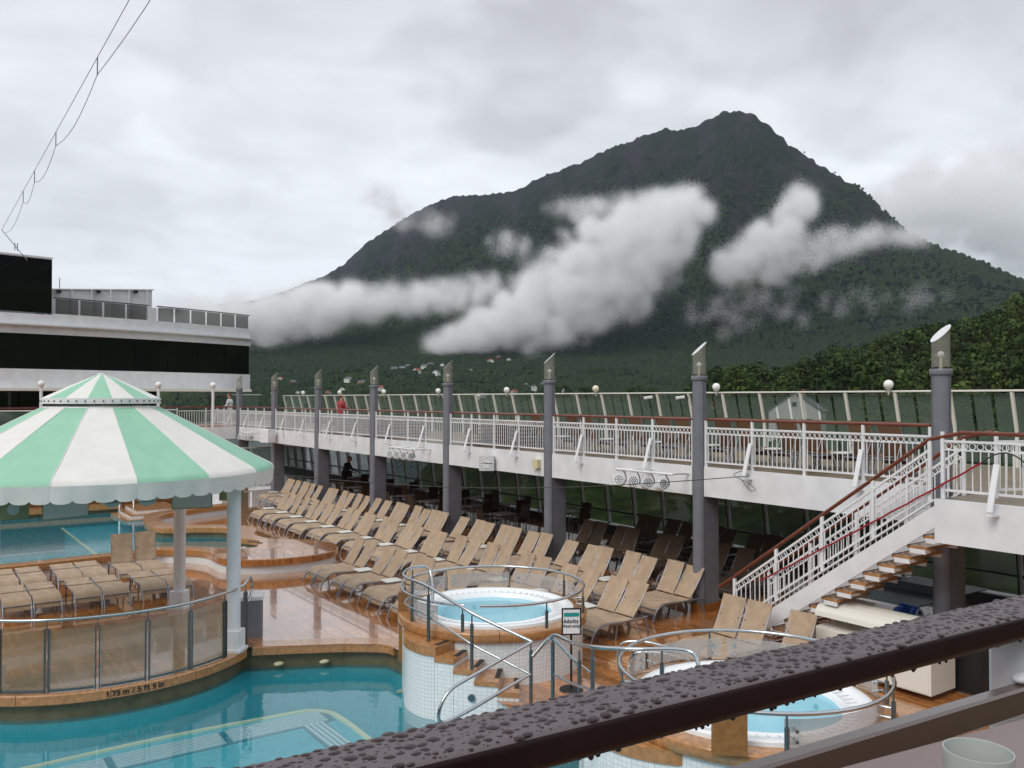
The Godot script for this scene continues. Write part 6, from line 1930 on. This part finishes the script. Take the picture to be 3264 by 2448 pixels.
# ---------------------------------------------------------------- people: bones with radii, joined smoothly and meshed as surface nets
func body_mesh(bones: Array, cell: float) -> ArrayMesh:
	var lo := Vector3.INF; var hi := -Vector3.INF
	for q in bones:
		for e in [q[0], q[1]]:
			var r := maxf(q[2], q[3]) + 0.06
			lo = lo.min(e - Vector3.ONE * r); hi = hi.max(e + Vector3.ONE * r)
	var n := Vector3i(((hi - lo) / cell).ceil()) + Vector3i.ONE
	var g := PackedFloat32Array(); g.resize(n.x * n.y * n.z)
	for x in n.x:
		for y in n.y:
			for z in n.z:
				var p := lo + Vector3(x, y, z) * cell
				var d := 1.0
				for q in bones:
					var a: Vector3 = q[0]; var ab: Vector3 = q[1] - a
					var t := clampf((p - a).dot(ab) / maxf(ab.length_squared(), 1e-8), 0.0, 1.0)
					var e := p.distance_to(a + ab * t) - lerpf(q[2], q[3], t)
					var h := clampf(0.5 + 0.5 * (e - d) / 0.035, 0.0, 1.0)
					d = lerpf(e, d, h) - 0.035 * h * (1.0 - h)
				g[(x * n.y + y) * n.z + z] = d
	var at := func(x: int, y: int, z: int) -> float: return g[(x * n.y + y) * n.z + z]
	var idx := {}
	var b := MB.new()
	for x in n.x - 1:
		for y in n.y - 1:
			for z in n.z - 1:
				var s := 0; var c := Vector3.ZERO; var m := 0
				for k in 8:
					if g[((x + (k & 1)) * n.y + y + ((k >> 1) & 1)) * n.z + z + (k >> 2)] < 0: s += 1
				if s == 0 or s == 8: continue
				for e in [[0, 1], [2, 3], [4, 5], [6, 7], [0, 2], [1, 3], [4, 6], [5, 7], [0, 4], [1, 5], [2, 6], [3, 7]]:
					var p0 := Vector3i(e[0] & 1, (e[0] >> 1) & 1, e[0] >> 2); var p1 := Vector3i(e[1] & 1, (e[1] >> 1) & 1, e[1] >> 2)
					var f0: float = at.call(x + p0.x, y + p0.y, z + p0.z); var f1: float = at.call(x + p1.x, y + p1.y, z + p1.z)
					if (f0 < 0) != (f1 < 0):
						c += Vector3(p0).lerp(Vector3(p1), f0 / (f0 - f1)); m += 1
				idx[Vector3i(x, y, z)] = lo + (Vector3(x, y, z) + c / m) * cell
	for k in idx.keys():
		for ax in 3:
			var st := [Vector3i(1, 0, 0), Vector3i(0, 1, 0), Vector3i(0, 0, 1)]
			var e: Vector3i = k + st[ax]
			if e.x >= n.x or e.y >= n.y or e.z >= n.z: continue
			var f0: float = at.call(k.x, k.y, k.z); var f1: float = at.call(e.x, e.y, e.z)
			if (f0 < 0) == (f1 < 0): continue
			var u: Vector3i = st[(ax + 1) % 3]; var w: Vector3i = st[(ax + 2) % 3]
			var q := [idx.get(k - u - w), idx.get(k - w), idx.get(k), idx.get(k - u)]
			if q.has(null): continue
			if f0 < 0: b.quad(q[0], q[1], q[2], q[3])
			else: b.quad(q[3], q[2], q[1], q[0])
	smooth_normals(b)
	return b.done()

func person(label: String, at: Vector3, turn: float, lean: float, top: Material, legs: Material, bald: bool) -> void:
	var t := thing("person", label, "person", at, turn)
	var f := Vector3(lean, 0, 0)
	var hip := Vector3(0, 0.92, 0)
	var chest := Vector3(0, 1.28, 0) + f * 0.55; var neck := Vector3(0, 1.46, 0) + f * 0.8; var head := Vector3(0.02, 1.60, 0) + f
	var bones := [[hip, chest, 0.15, 0.17], [chest + Vector3(0, 0, -0.1), chest + Vector3(0, 0, 0.1), 0.14, 0.14], [hip + Vector3(0, 0, -0.06), hip + Vector3(0, 0, 0.06), 0.14, 0.14]]
	for s in [-1.0, 1.0]:
		var sh := chest + Vector3(0, 0.11, s * 0.19)
		var el := sh + Vector3(0.06, -0.28, s * 0.08) + f * 0.3; var wr := el + Vector3(0.22, -0.10, -s * 0.05) + f * 0.4
		bones.append_array([[sh, el, 0.06, 0.048], [el, wr, 0.046, 0.034], [chest + Vector3(0, 0.1, s * 0.08), sh, 0.08, 0.065]])
	var body := part(t, "torso", body_mesh(bones, 0.028), top)
	var leg := []
	for s in [-1.0, 1.0]:
		var kn := Vector3(0.03, 0.48, s * 0.1); var an := Vector3(-0.02, 0.09, s * 0.11)
		leg.append_array([[hip + Vector3(0, -0.02, s * 0.09), kn, 0.105, 0.062], [kn, an, 0.06, 0.042], [an, an + Vector3(0.14, -0.04, 0), 0.042, 0.036]])
	part(t, "trousers", body_mesh(leg, 0.03), legs)
	var hb := [[neck, head, 0.055, 0.06], [head + Vector3(0, 0.03, 0), head + Vector3(0.02, 0.09, 0), 0.085, 0.082], [head + Vector3(0.05, -0.02, 0), head + Vector3(0.06, 0.0, 0), 0.055, 0.05], [head + Vector3(0.10, 0.03, 0), head + Vector3(0.115, 0.015, 0), 0.012, 0.016]]
	for s in [-1.0, 1.0]: hb.append([head + Vector3(0.0, 0.03, s * 0.085), head + Vector3(0.0, 0.06, s * 0.088), 0.014, 0.016])
	var hd := part(t, "head", body_mesh(hb, 0.012), M.skin)
	var b := MB.new(); b.ball(head + Vector3(-0.018, 0.085 if not bald else 0.055, 0), Vector3(0.098, 0.085 if not bald else 0.06, 0.095), 14, 9); part(t, "hair", b.done(), M.hair)
	for s in [-1.0, 1.0]:
		var sh := chest + Vector3(0, 0.11, s * 0.19)
		var el := sh + Vector3(0.06, -0.28, s * 0.08) + f * 0.3; var wr := el + Vector3(0.22, -0.10, -s * 0.05) + f * 0.4
		var hands := [[wr, wr + Vector3(0.06, -0.01, 0), 0.032, 0.036]]
		for q in 4: hands.append([wr + Vector3(0.07, -0.01, -0.027 + q * 0.018), wr + Vector3(0.14 - absf(q - 1.5) * 0.01, -0.035, -0.03 + q * 0.02), 0.010, 0.008])
		hands.append([wr + Vector3(0.03, 0, -s * 0.03), wr + Vector3(0.085, -0.01, -s * 0.055), 0.011, 0.009])
		part(t, "hand", body_mesh(hands, 0.008), M.skin)

func make_people() -> void:
	person("person in red shirt seen from behind at the terrace windscreen", Vector3(16.7, UPPER - 0.08, -38.0), 0.35, 0.03, M.red_shirt, M.dark_cloth, true)
	person("person in dark clothes bending over a table under the terrace", Vector3(17.3, 0, -38.9), -0.9, 0.26, M.dark_cloth, M.dark_cloth, false)
	person("person in white top far off below the superstructure", Vector3(14.6, UPPER, -48.5), 2.4, 0.0, M.white_cloth, M.dark_cloth, false)
# ---------------------------------------------------------------- wet rail, bar, table and cup close to the camera
func make_front() -> void:
	var d := Vector3(1.8, 0, 0.12).normalized()
	var s := Vector3(-d.z, 0, d.x)          # towards the camera
	var o := Vector3(0.31, 4.15, -1.06)     # far top edge
	var t := thing("wooden_handrail", "wet dark brown handrail beaded with rain across the foreground", "handrail")
	# rounded section: x across (0 far .. width near), y up
	var sec := []
	var W := 0.112; var Hh := 0.056; var r := 0.016
	for c in [[W - r, -r, 90.0, 0.0], [W - r, -Hh + r, 0.0, -90.0], [r, -Hh + r, -90.0, -180.0], [r, -r, 180.0, 90.0]]:
		for i in 6:
			var a := deg_to_rad(lerpf(c[2], c[3], i / 5.0))
			sec.append(Vector2(c[0] + cos(a) * r, c[1] + sin(a) * r))
	var b := MB.new()
	var m := sec.size()
	var k0 := b.v.size()
	for e in [-1.2, 3.2]:
		for i in m:
			var p: Vector2 = sec[i]
			var q := (sec[(i + 1) % m] as Vector2) - (sec[(i + m - 1) % m] as Vector2)
			var nn := Vector2(-q.y, q.x).normalized()
			b.v.append(o + d * e + s * p.x + Vector3.UP * (p.y - 0.0)); b.n.append(s * nn.x + Vector3.UP * nn.y)
	for i in m:
		var j := (i + 1) % m
		b.ix.append_array([k0 + i, k0 + m + i, k0 + m + j, k0 + i, k0 + m + j, k0 + j])
	part(t, "rail", b.done(), M.wet_rail)
	# rain drops standing on the rail and hanging below it
	var wm: Material = M.raindrop
	# the flat top is bloomed with fine mist between the drops
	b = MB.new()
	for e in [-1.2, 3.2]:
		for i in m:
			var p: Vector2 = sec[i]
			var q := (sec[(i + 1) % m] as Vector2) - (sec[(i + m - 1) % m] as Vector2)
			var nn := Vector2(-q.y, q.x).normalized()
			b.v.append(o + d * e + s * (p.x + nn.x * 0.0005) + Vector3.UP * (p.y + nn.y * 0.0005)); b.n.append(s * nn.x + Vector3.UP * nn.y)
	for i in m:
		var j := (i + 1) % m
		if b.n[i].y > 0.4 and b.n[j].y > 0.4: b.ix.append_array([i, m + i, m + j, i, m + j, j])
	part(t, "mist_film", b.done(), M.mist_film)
	var dome := MB.new()
	dome.ball(Vector3.ZERO, Vector3(1, 1, 1), 12, 8)
	var dm := dome.done()
	var rr := RandomNumberGenerator.new(); rr.seed = 99
	var placed := []
	var big := 0
	var mm_list := []
	var basis := Basis(d, Vector3.UP, s)
	for tries in 11000:
		var u := rr.randf_range(-0.35, 2.6); var w := rr.randf_range(0.006, W - 0.006)
		var size := 0.0026 + 0.0072 * pow(rr.randf(), 1.35)
		if tries > 4200: size = rr.randf_range(0.0008, 0.0022)
		var ok := true
		for q in placed:
			if absf(q.x - u) < 0.03 and Vector2(q.x - u, q.y - w).length() < (q.z + size) * 0.92: ok = false; break
		if not ok: continue
		placed.append(Vector3(u, w, size))
		var lx := size * rr.randf_range(0.9, 1.45); var lz := size * rr.randf_range(0.75, 1.1)
		var y := 0.0
		if w > W - r: y = -r + sqrt(maxf(0.0, r * r - pow(w - (W - r), 2)))
		if w < r: y = -r + sqrt(maxf(0.0, r * r - pow(r - w, 2)))
		var at := o + d * u + s * w + Vector3.UP * (y - size * 0.06)
		var bs := Basis(basis.x * lx, basis.y * size * 0.42, basis.z * lz) if rr.randf() > 0.0 else basis
		bs = Basis(Vector3.UP, rr.randf_range(-0.6, 0.6)) * bs
		if size > 0.0030 and big < 300:
			var p := part(t, "raindrop", dm, wm)
			p.transform = Transform3D(bs, at); big += 1
		else: mm_list.append(Transform3D(bs, at))
		if placed.size() > 3000: break
	for i in 120:
		var u := rr.randf_range(-0.3, 2.6)
		var size := rr.randf_range(0.002, 0.0045)
		mm_list.append(Transform3D(Basis(basis.x * size, basis.y * size * 1.2, basis.z * size), o + d * u + s * rr.randf_range(W - 0.022, W - 0.008) + Vector3.UP * (-Hh - size * 0.4 + 0.002)))
	var mm := MultiMesh.new()
	mm.transform_format = MultiMesh.TRANSFORM_3D
	mm.mesh = dm; mm.instance_count = mm_list.size()
	for i in mm_list.size(): mm.set_instance_transform(i, mm_list[i])
	var mi := MultiMeshInstance3D.new()
	mi.name = "fine_drops"
	mi.multimesh = mm; mi.material_override = wm
	mi.set_meta("kind", "stuff")
	t.add_child(mi)
	# flat bar below and the white stanchion that carries both
	var f := thing("railing_frame", "wet railing bar on a white stanchion below the brown handrail", "railing")
	b = MB.new(); b.beam(Vector3(0.9, 3.972, -0.945) , Vector3(2.9, 3.972, -0.77), 0.034, 0.056, Vector3.UP, 0.005); part(f, "bar", b.done(), M.bar_brown)
	b = MB.new(); b.beam(Vector3(1.98, 3.0, -0.895), Vector3(1.98, 4.10, -0.895), 0.10, 0.075, Vector3(1, 0, 0), 0.01); part(f, "stanchion", b.done(), M.bar_white)
	b = MB.new(); b.ball(Vector3(1.92, 4.01, -0.86), Vector3(0.03, 0.012, 0.02), 8, 6); part(f, "weld", b.done(), M.bar_white)
	for k in 4:
		b = MB.new(); b.beam(Vector3(1.35 + k * 0.14, 3.5, -0.93 + k * 0.012), Vector3(1.35 + k * 0.14, 3.945, -0.93 + k * 0.012), 0.03, 0.02); part(f, "baluster", b.done(), M.bar_white)
	# table corner and cup
	var tb := thing("table", "speckled mauve table top in the bottom right corner", "table")
	var e0 := Vector3(1.18, 4.05, -0.758); var dir := Vector3(0.383, 0, 0.058).normalized()
	var back := Vector3(-dir.z, 0, dir.x)
	b = MB.new()
	var c := e0 + dir * 0.35 + back * 0.35 + Vector3.DOWN * 0.012
	b.box(c, Vector3(1.5, 0.024, 0.7), Basis(dir, Vector3.UP, back)); part(tb, "table_top", b.done(), M.table_laminate)
	b = MB.new(); b.tube([c + Vector3.DOWN * 0.012, c + Vector3.DOWN * 0.95], 0.04, 12); part(tb, "pedestal", b.done(), M.alu)
	var cup := thing("cup", "pale grey-green ceramic cup on the table in the bottom right corner", "cup", Vector3(1.143, 4.05, -0.568))
	b = MB.new()
	b.lathe(Vector3.ZERO, [Vector2(0.0, 0.002), Vector2(0.030, 0.0), Vector2(0.034, 0.006), Vector2(0.0405, 0.05), Vector2(0.0425, 0.088), Vector2(0.0420, 0.0905), Vector2(0.0405, 0.0905), Vector2(0.0395, 0.088), Vector2(0.037, 0.05), Vector2(0.030, 0.012), Vector2(0.0, 0.010)], 40)
	part(cup, "body", b.done(), M.ceramic)
	b = MB.new(); b.tube(smooth_line([Vector3(0.041, 0.075, -0.008), Vector3(0.065, 0.075, -0.022), Vector3(0.068, 0.04, -0.024), Vector3(0.038, 0.022, -0.01)], 6), 0.006, 8); part(cup, "handle", b.done(), M.ceramic)
# ---------------------------------------------------------------- trees, houses
func leaf_crown(seed_: int, shape: String, h: float) -> ArrayMesh:
	var r := RandomNumberGenerator.new(); r.seed = seed_
	var b := MB.new(); b.colored = true
	var clumps := []
	var count := 26 if shape == "round" else 34
	for i in count:
		var y: float; var rad: float
		if shape == "round":
			y = r.randf_range(0.22, 0.95); rad = 0.33 * sin(PI * clampf((y - 0.1) / 0.92, 0, 1)) * h
		else:
			y = r.randf_range(0.10, 0.96); rad = 0.20 * (1.0 - y) * h + 0.02 * h
		var a := r.randf() * TAU; var q := sqrt(r.randf()) * rad
		clumps.append([Vector3(cos(a) * q, y * h, sin(a) * q), (r.randf_range(0.09, 0.17) if shape == "round" else r.randf_range(0.05, 0.09)) * h])
	for c in clumps:
		var tone := r.randf_range(0.6, 1.55)
		var base := Color(0.044, 0.070, 0.020) if shape == "round" else Color(0.022, 0.045, 0.020)
		for k in (17 if shape == "round" else 13):
			var d := Vector3(r.randfn(), r.randfn() * 0.8, r.randfn()).normalized()
			var p: Vector3 = c[0] + d * c[1] * r.randf_range(0.5, 1.0)
			var s: float = h * r.randf_range(0.022, 0.045)
			var u := Vector3(r.randfn(), r.randfn(), r.randfn()).normalized()
			var w := u.cross(d).normalized(); u = (d * 0.5 + w.cross(d)).normalized()
			var v := tone * r.randf_range(0.8, 1.2)
			b.col = Color(base.r * v * r.randf_range(0.9, 1.2), base.g * v, base.b * v)
			b.quad(p - u * s - w * s * 0.7, p + u * s * 0.3 - w * s, p + u * s + w * s * 0.6, p - u * s * 0.4 + w * s)
	return b.done()

func trunk_mesh(h: float, seed_: int) -> ArrayMesh:
	var r := RandomNumberGenerator.new(); r.seed = seed_
	var b := MB.new()
	b.lathe(Vector3.ZERO, [Vector2(0.026 * h, -0.04 * h), Vector2(0.02 * h, 0.1 * h), Vector2(0.013 * h, 0.5 * h), Vector2(0.003 * h, 0.88 * h)], 6)
	for i in 5:
		var a := r.randf() * TAU; var y := r.randf_range(0.3, 0.65) * h
		b.tube([Vector3(0, y, 0), Vector3(cos(a) * 0.12 * h, y + 0.12 * h, sin(a) * 0.12 * h), Vector3(cos(a) * 0.2 * h, y + 0.2 * h, sin(a) * 0.2 * h)], 0.006 * h, 4)
	return b.done()

func make_trees() -> void:
	var lm := mat("leaves", Color(1, 1, 1), 0.8, 0.0, 0.3)
	lm.vertex_color_use_as_albedo = true
	lm.backlight_enabled = true; lm.backlight = Color(0.25, 0.3, 0.12)
	var tones := [lm]
	for q in [[0.62, 0.7, 0.7], [1.35, 1.3, 1.05], [0.85, 0.95, 0.75]]:
		var lv: StandardMaterial3D = lm.duplicate()
		lv.albedo_color = Color(q[0], q[1], q[2]).linear_to_srgb() if q[0] <= 1.0 else Color(1.12, 1.1, 1.0)
		tones.append(lv)
	mat("bark", lin(0.08, 0.07, 0.06), 0.9)
	var r := RandomNumberGenerator.new(); r.seed = 17
	var crowns := []; var trunks := []
	for i in 4:
		crowns.append(leaf_crown(100 + i, "round", 1.0)); trunks.append(trunk_mesh(1.0, i))
	for i in 2:
		crowns.append(leaf_crown(200 + i, "cone", 1.0)); trunks.append(trunk_mesh(1.0, 10 + i))
	# candidate places on the near hill
	var spots := []
	var tries := 0
	while tries < 5600:
		tries += 1
		var az := r.randf_range(36.0, 82.0)
		var dist := lerpf(170.0, 760.0, sqrt(r.randf()))
		var n := land_noise.get_noise_2d(az * 40.0, dist * 3.0)
		var dense := smoothstep(44.0, 56.0, az) * smoothstep(210.0, 330.0, dist + (az - 50.0) * 6.0)
		var lone := 0.05
		if r.randf() > maxf(dense, lone) * (0.75 + 0.5 * n): continue
		if dist < 300.0 and az > 49.5 and az < 58.0: continue
		var conifer := az > 47.5 and az < 54.0 and dist > 400.0 and r.randf() < 0.85
		var hgt := r.randf_range(13.0, 19.0) if conifer else r.randf_range(8.0, 18.0)
		if dense < 0.2: hgt *= 0.6
		spots.append([az, dist, hgt, (4 + r.randi() % 2) if conifer else r.randi() % 4, hgt / dist])
	spots.sort_custom(func(p, q): return p[4] > q[4])
	var many := {}
	for i in spots.size():
		var s = spots[i]
		var p := land_point(s[0], s[1])
		if p.y < SEA + 1.5: continue
		var in_view: bool = s[0] < 67.0
		var bs := Basis(Vector3.UP, r.randf() * TAU).scaled(Vector3(s[2] * r.randf_range(0.85, 1.2), s[2], s[2] * r.randf_range(0.85, 1.2)))
		if in_view and pieces.get("n_trees", 0) < 220:
			pieces["n_trees"] = pieces.get("n_trees", 0) + 1
			var kind := "conifer" if s[3] > 3 else "broadleaf tree"
			var t := thing("pine_tree" if s[3] > 3 else "birch_tree", "%s on the wooded hill ashore" % ("dark conifer" if s[3] > 3 else "leafy green tree"), "tree", Vector3.ZERO, 0.0, "conifers on the hill" if s[3] > 3 else "leafy trees on the hill")
			t.transform = Transform3D(bs, p)
			part(t, "crown", crowns[s[3]], tones[i % 4]); part(t, "trunk", trunks[s[3]], M.bark)
		else:
			var key := Vector2i(s[3], i % 4)
			if not many.has(key): many[key] = []
			many[key].append(Transform3D(bs, p))
	for k in many.keys():
		scatter("hillside_wood", crowns[k.x], tones[k.y], many[k])
	# forest on the far mountainside: small rough crowns, thousands of them
	var blob := MB.new(); blob.colored = true
	var q := RandomNumberGenerator.new(); q.seed = 4
	for i in 16:
		var d := Vector3(q.randfn(), absf(q.randfn()) + 0.2, q.randfn()).normalized()
		var u := d.cross(Vector3.UP).normalized(); var w := d.cross(u)
		var v := q.randf_range(0.7, 1.25)
		blob.col = Color(0.034 * v, 0.060 * v, 0.024 * v)
		var p := d * 0.75
		blob.quad(p - u * 0.55 - w * 0.5, p + u * 0.5 - w * 0.55, p + u * 0.6 + w * 0.5, p - u * 0.45 + w * 0.6)
	var bm := blob.done()
	var list := []
	for i in 90000:
		var az := q.randf_range(12.0, 69.0)
		var dist := lerpf(1080.0, 3050.0, pow(q.randf(), 0.85))
		var p := land_point(az, dist)
		if p.y < SEA + 2.0: continue
		var c := land_color(az, dist, p, Vector3.UP)
		if c.g > 0.075 or c.b > 0.05: 
			if q.randf() > 0.06: continue
		if q.randf() < smoothstep(600.0, 900.0, p.y): continue
		var s := q.randf_range(3.0, 6.5) * (1.0 if p.y < 450 else 0.7)
		list.append(Transform3D(Basis(Vector3.UP, q.randf() * TAU).scaled(Vector3(s, s * 1.35, s)), p))
	scatter("mountain_forest", bm, lm, list)

func scatter(called: String, m: Mesh, mt: Material, list: Array) -> void:
	var mm := MultiMesh.new()
	mm.transform_format = MultiMesh.TRANSFORM_3D
	mm.mesh = m; mm.instance_count = list.size()
	for i in list.size(): mm.set_instance_transform(i, list[i])
	var mi := MultiMeshInstance3D.new()
	mi.name = numbered(called)
	mi.multimesh = mm; mi.material_override = mt
	mi.set_meta("kind", "stuff")
	add_child(mi)

func make_house(label: String, at: Vector3, turn: float, size: Vector3, wall: Material, roof: Material, group: String) -> void:
	var t := thing("house", label, "house", at, turn, group)
	var w := size.x; var d := size.z; var h := size.y
	var b := MB.new()
	b.box(Vector3(0, h * 0.5 - 1.0, 0), Vector3(w, h + 2.0, d))
	for z in [-d * 0.5, d * 0.5]: b.tri(Vector3(-w * 0.5, h, z), Vector3(w * 0.5, h, z), Vector3(0, h + w * 0.36, z))
	part(t, "wall", b.done(), wall)
	b = MB.new()
	for s in [-1.0, 1.0]: b.beam(Vector3(s * w * 0.27, h + w * 0.17, -d * 0.5 - 0.4), Vector3(s * w * 0.27, h + w * 0.17, d * 0.5 + 0.4), w * 0.68, 0.18, Vector3(s * 0.58, 0.81, 0))
	part(t, "roof", b.done(), roof)
	b = MB.new(); b.box(Vector3(w * 0.12, h + w * 0.38, d * 0.1), Vector3(0.7, 1.2, 0.7)); part(t, "chimney", b.done(), M.house_brick)
	for z in [-1.0, 1.0]:
		for x in [-0.28, 0.28]:
			b = MB.new(); b.box(Vector3(x * w, h * 0.5, z * (d * 0.5 + 0.02)), Vector3(1.1, 1.2, 0.06)); part(t, "window", b.done(), M.dark_window)
		b = MB.new(); b.box(Vector3(0, h + w * 0.12, z * (d * 0.5 + 0.02)), Vector3(1.0, 1.0, 0.06)); part(t, "window", b.done(), M.dark_window)
	for s in [-1.0, 1.0]:
		for z in [-0.3, 0.0, 0.3]:
			b = MB.new(); b.box(Vector3(s * (w * 0.5 + 0.02), h * 0.5, z * d), Vector3(0.06, 1.2, 1.1)); part(t, "window", b.done(), M.dark_window)

func make_village() -> void:
	mat("house_white", srgb(222, 222, 218), 0.7); mat("house_red", srgb(120, 46, 40), 0.8); mat("house_grey", srgb(150, 152, 152), 0.7); mat("house_ochre", srgb(176, 142, 84), 0.8)
	mat("house_brick", srgb(110, 70, 58), 0.9)
	mat("roof_slate", srgb(86, 88, 94), 0.6); mat("roof_red", srgb(146, 62, 50), 0.7)
	var r := RandomNumberGenerator.new(); r.seed = 23
	var list := [[19.9, 1420], [20.6, 1380], [21.1, 1250], [22.3, 1260], [22.9, 1230], [23.8, 1270], [24.2, 1400], [25.1, 1350], [26.2, 1270], [27.2, 1480], [27.7, 1500], [28.1, 1520], [28.7, 1460], [29.2, 1540], [29.6, 1560], [30.0, 1430], [30.4, 1570], [30.9, 1540], [29.8, 1180], [32.2, 1500], [33.6, 1610], [34.2, 1640], [34.9, 1620], [33.0, 1190], [35.2, 1250], [36.0, 1330], [36.5, 1300], [37.2, 1340], [37.8, 1320], [38.6, 1290], [41.5, 1220], [43.4, 1230]]
	for i in list.size():
		var az: float = list[i][0]
		var p := land_point(az, list[i][1])
		var k := (i * 7) % 10
		var wall: Material = M.house_white if k < 7 else (M.house_red if k == 7 else (M.house_grey if k == 8 else M.house_ochre))
		var col: String = "white" if k < 7 else ("red" if k == 7 else ("grey" if k == 8 else "ochre"))
		make_house("%s gabled house of the far village, %s from the left" % [col, ordinal(i)], p, r.randf() * TAU, Vector3(r.randf_range(7, 10), r.randf_range(4.5, 6.5), r.randf_range(9, 14)), wall, M.roof_slate if i % 4 else M.roof_red, "houses of the far village")
	make_house("pale house with grey gable seen through the windscreen glass", land_point(53.6, 205.0), deg_to_rad(-60.0), Vector3(11.0, 5.0, 13.0), M.house_white, M.roof_slate, "houses on the near shore")
	make_house("small ochre house among the trees above the windscreen, left of two", land_point(49.0, 370.0), 0.6, Vector3(7, 4, 9), M.house_ochre, M.roof_slate, "houses on the near shore")
	make_house("low grey house among the trees above the windscreen, right of two", land_point(51.8, 360.0), 1.4, Vector3(7, 3.4, 10), M.house_grey, M.roof_slate, "houses on the near shore")
# ---------------------------------------------------------------- all together
func _ready() -> void:
	rng.seed = 42
	setup_view()
	make_materials()
	make_land()
	make_decks()
	make_columns()
	make_upper_deck()
	make_screens()
	make_building()
	make_stairs()
	make_gazebo()
	make_spas()
	make_loungers()
	make_cafe()
	make_fittings()
	make_people()
	make_village()
	make_trees()
	make_clouds()
	make_front()

func make_clouds() -> void:
	cloud("big white cloud bank across the middle of the mountainside", [[33.4, 4.3, 1.9, 1.0], [36.0, 5.3, 2.5, 1.7], [38.5, 6.7, 2.9, 2.3], [40.8, 8.1, 3.1, 2.8], [43.0, 9.7, 2.8, 2.5], [45.0, 11.2, 2.1, 1.8], [47.2, 12.7, 1.2, 1.0]], 7400, 1750.0, 130.0, 1.7, 7)
	cloud("thin lower tail of the cloud bank above the village", [[30.6, 3.8, 1.3, 0.6], [33.0, 4.3, 1.6, 1.0], [35.2, 5.0, 1.6, 1.1]], 900, 1720.0, 90.0, 1.2, 8)
	cloud("pale fog bank on the left foot of the mountain beside the superstructure", [[14.5, 4.3, 2.4, 1.4], [17.0, 4.7, 2.6, 1.5], [19.5, 5.1, 2.4, 1.4], [22.0, 5.8, 2.0, 1.2], [24.6, 6.5, 1.7, 1.0]], 4200, 1850.0, 140.0, 1.4, 9)
	cloud("thin cloud bridge between the fog bank and the big cloud", [[25.5, 6.2, 1.7, 0.9], [28.0, 6.6, 1.7, 0.9], [30.6, 6.8, 1.5, 0.9], [33.4, 7.5, 1.4, 0.8]], 780, 1850.0, 100.0, 2.0, 10)
	cloud("torn white cloud rising under the right shoulder of the peak", [[49.8, 8.6, 1.1, 1.0], [51.2, 9.7, 1.2, 0.9], [52.8, 10.9, 1.0, 0.8], [54.3, 12.7, 0.6, 1.1]], 950, 1800.0, 90.0, 1.8, 11)
	cloud("streak of cloud along the right slope below the peak", [[52.4, 8.4, 1.4, 0.9], [55.0, 9.6, 1.5, 0.7], [57.5, 9.9, 1.4, 0.55], [60.4, 9.6, 1.2, 0.35]], 480, 1800.0, 90.0, 2.0, 12)
	cloud("faint mist drifting low on the right slope", [[48.8, 5.4, 2.0, 1.2], [51.5, 6.9, 1.3, 1.1], [53.5, 5.6, 1.6, 0.8], [62.5, 6.4, 1.8, 0.5]], 100, 1800.0, 90.0, 2.4, 13)
	cloud("small puff of mist above the big cloud bank", [[34.3, 10.1, 0.9, 0.6], [35.4, 10.5, 0.9, 0.7]], 34, 1800.0, 60.0, 2.2, 14)
	cloud("wisps above the top of the big cloud bank", [[38.5, 12.6, 1.0, 0.5], [41.5, 12.6, 1.2, 0.6], [47.5, 13.3, 1.0, 0.7]], 150, 1800.0, 80.0, 2.4, 17)
	cloud("faint veil of mist on the left ridge", [[26.3, 12.6, 1.0, 1.0], [28.3, 11.9, 1.3, 0.7], [30.8, 11.5, 1.2, 0.6]], 110, 2300.0, 90.0, 2.2, 15)
	cloud("grey cloud mass behind the right shoulder of the mountain", [[59.0, 11.0, 1.8, 2.0], [61.5, 11.6, 2.6, 2.6], [64.5, 11.2, 3.2, 3.2], [69.0, 9.6, 3.6, 3.6]], 4200, 4600.0, 420.0, 0.8, 16)
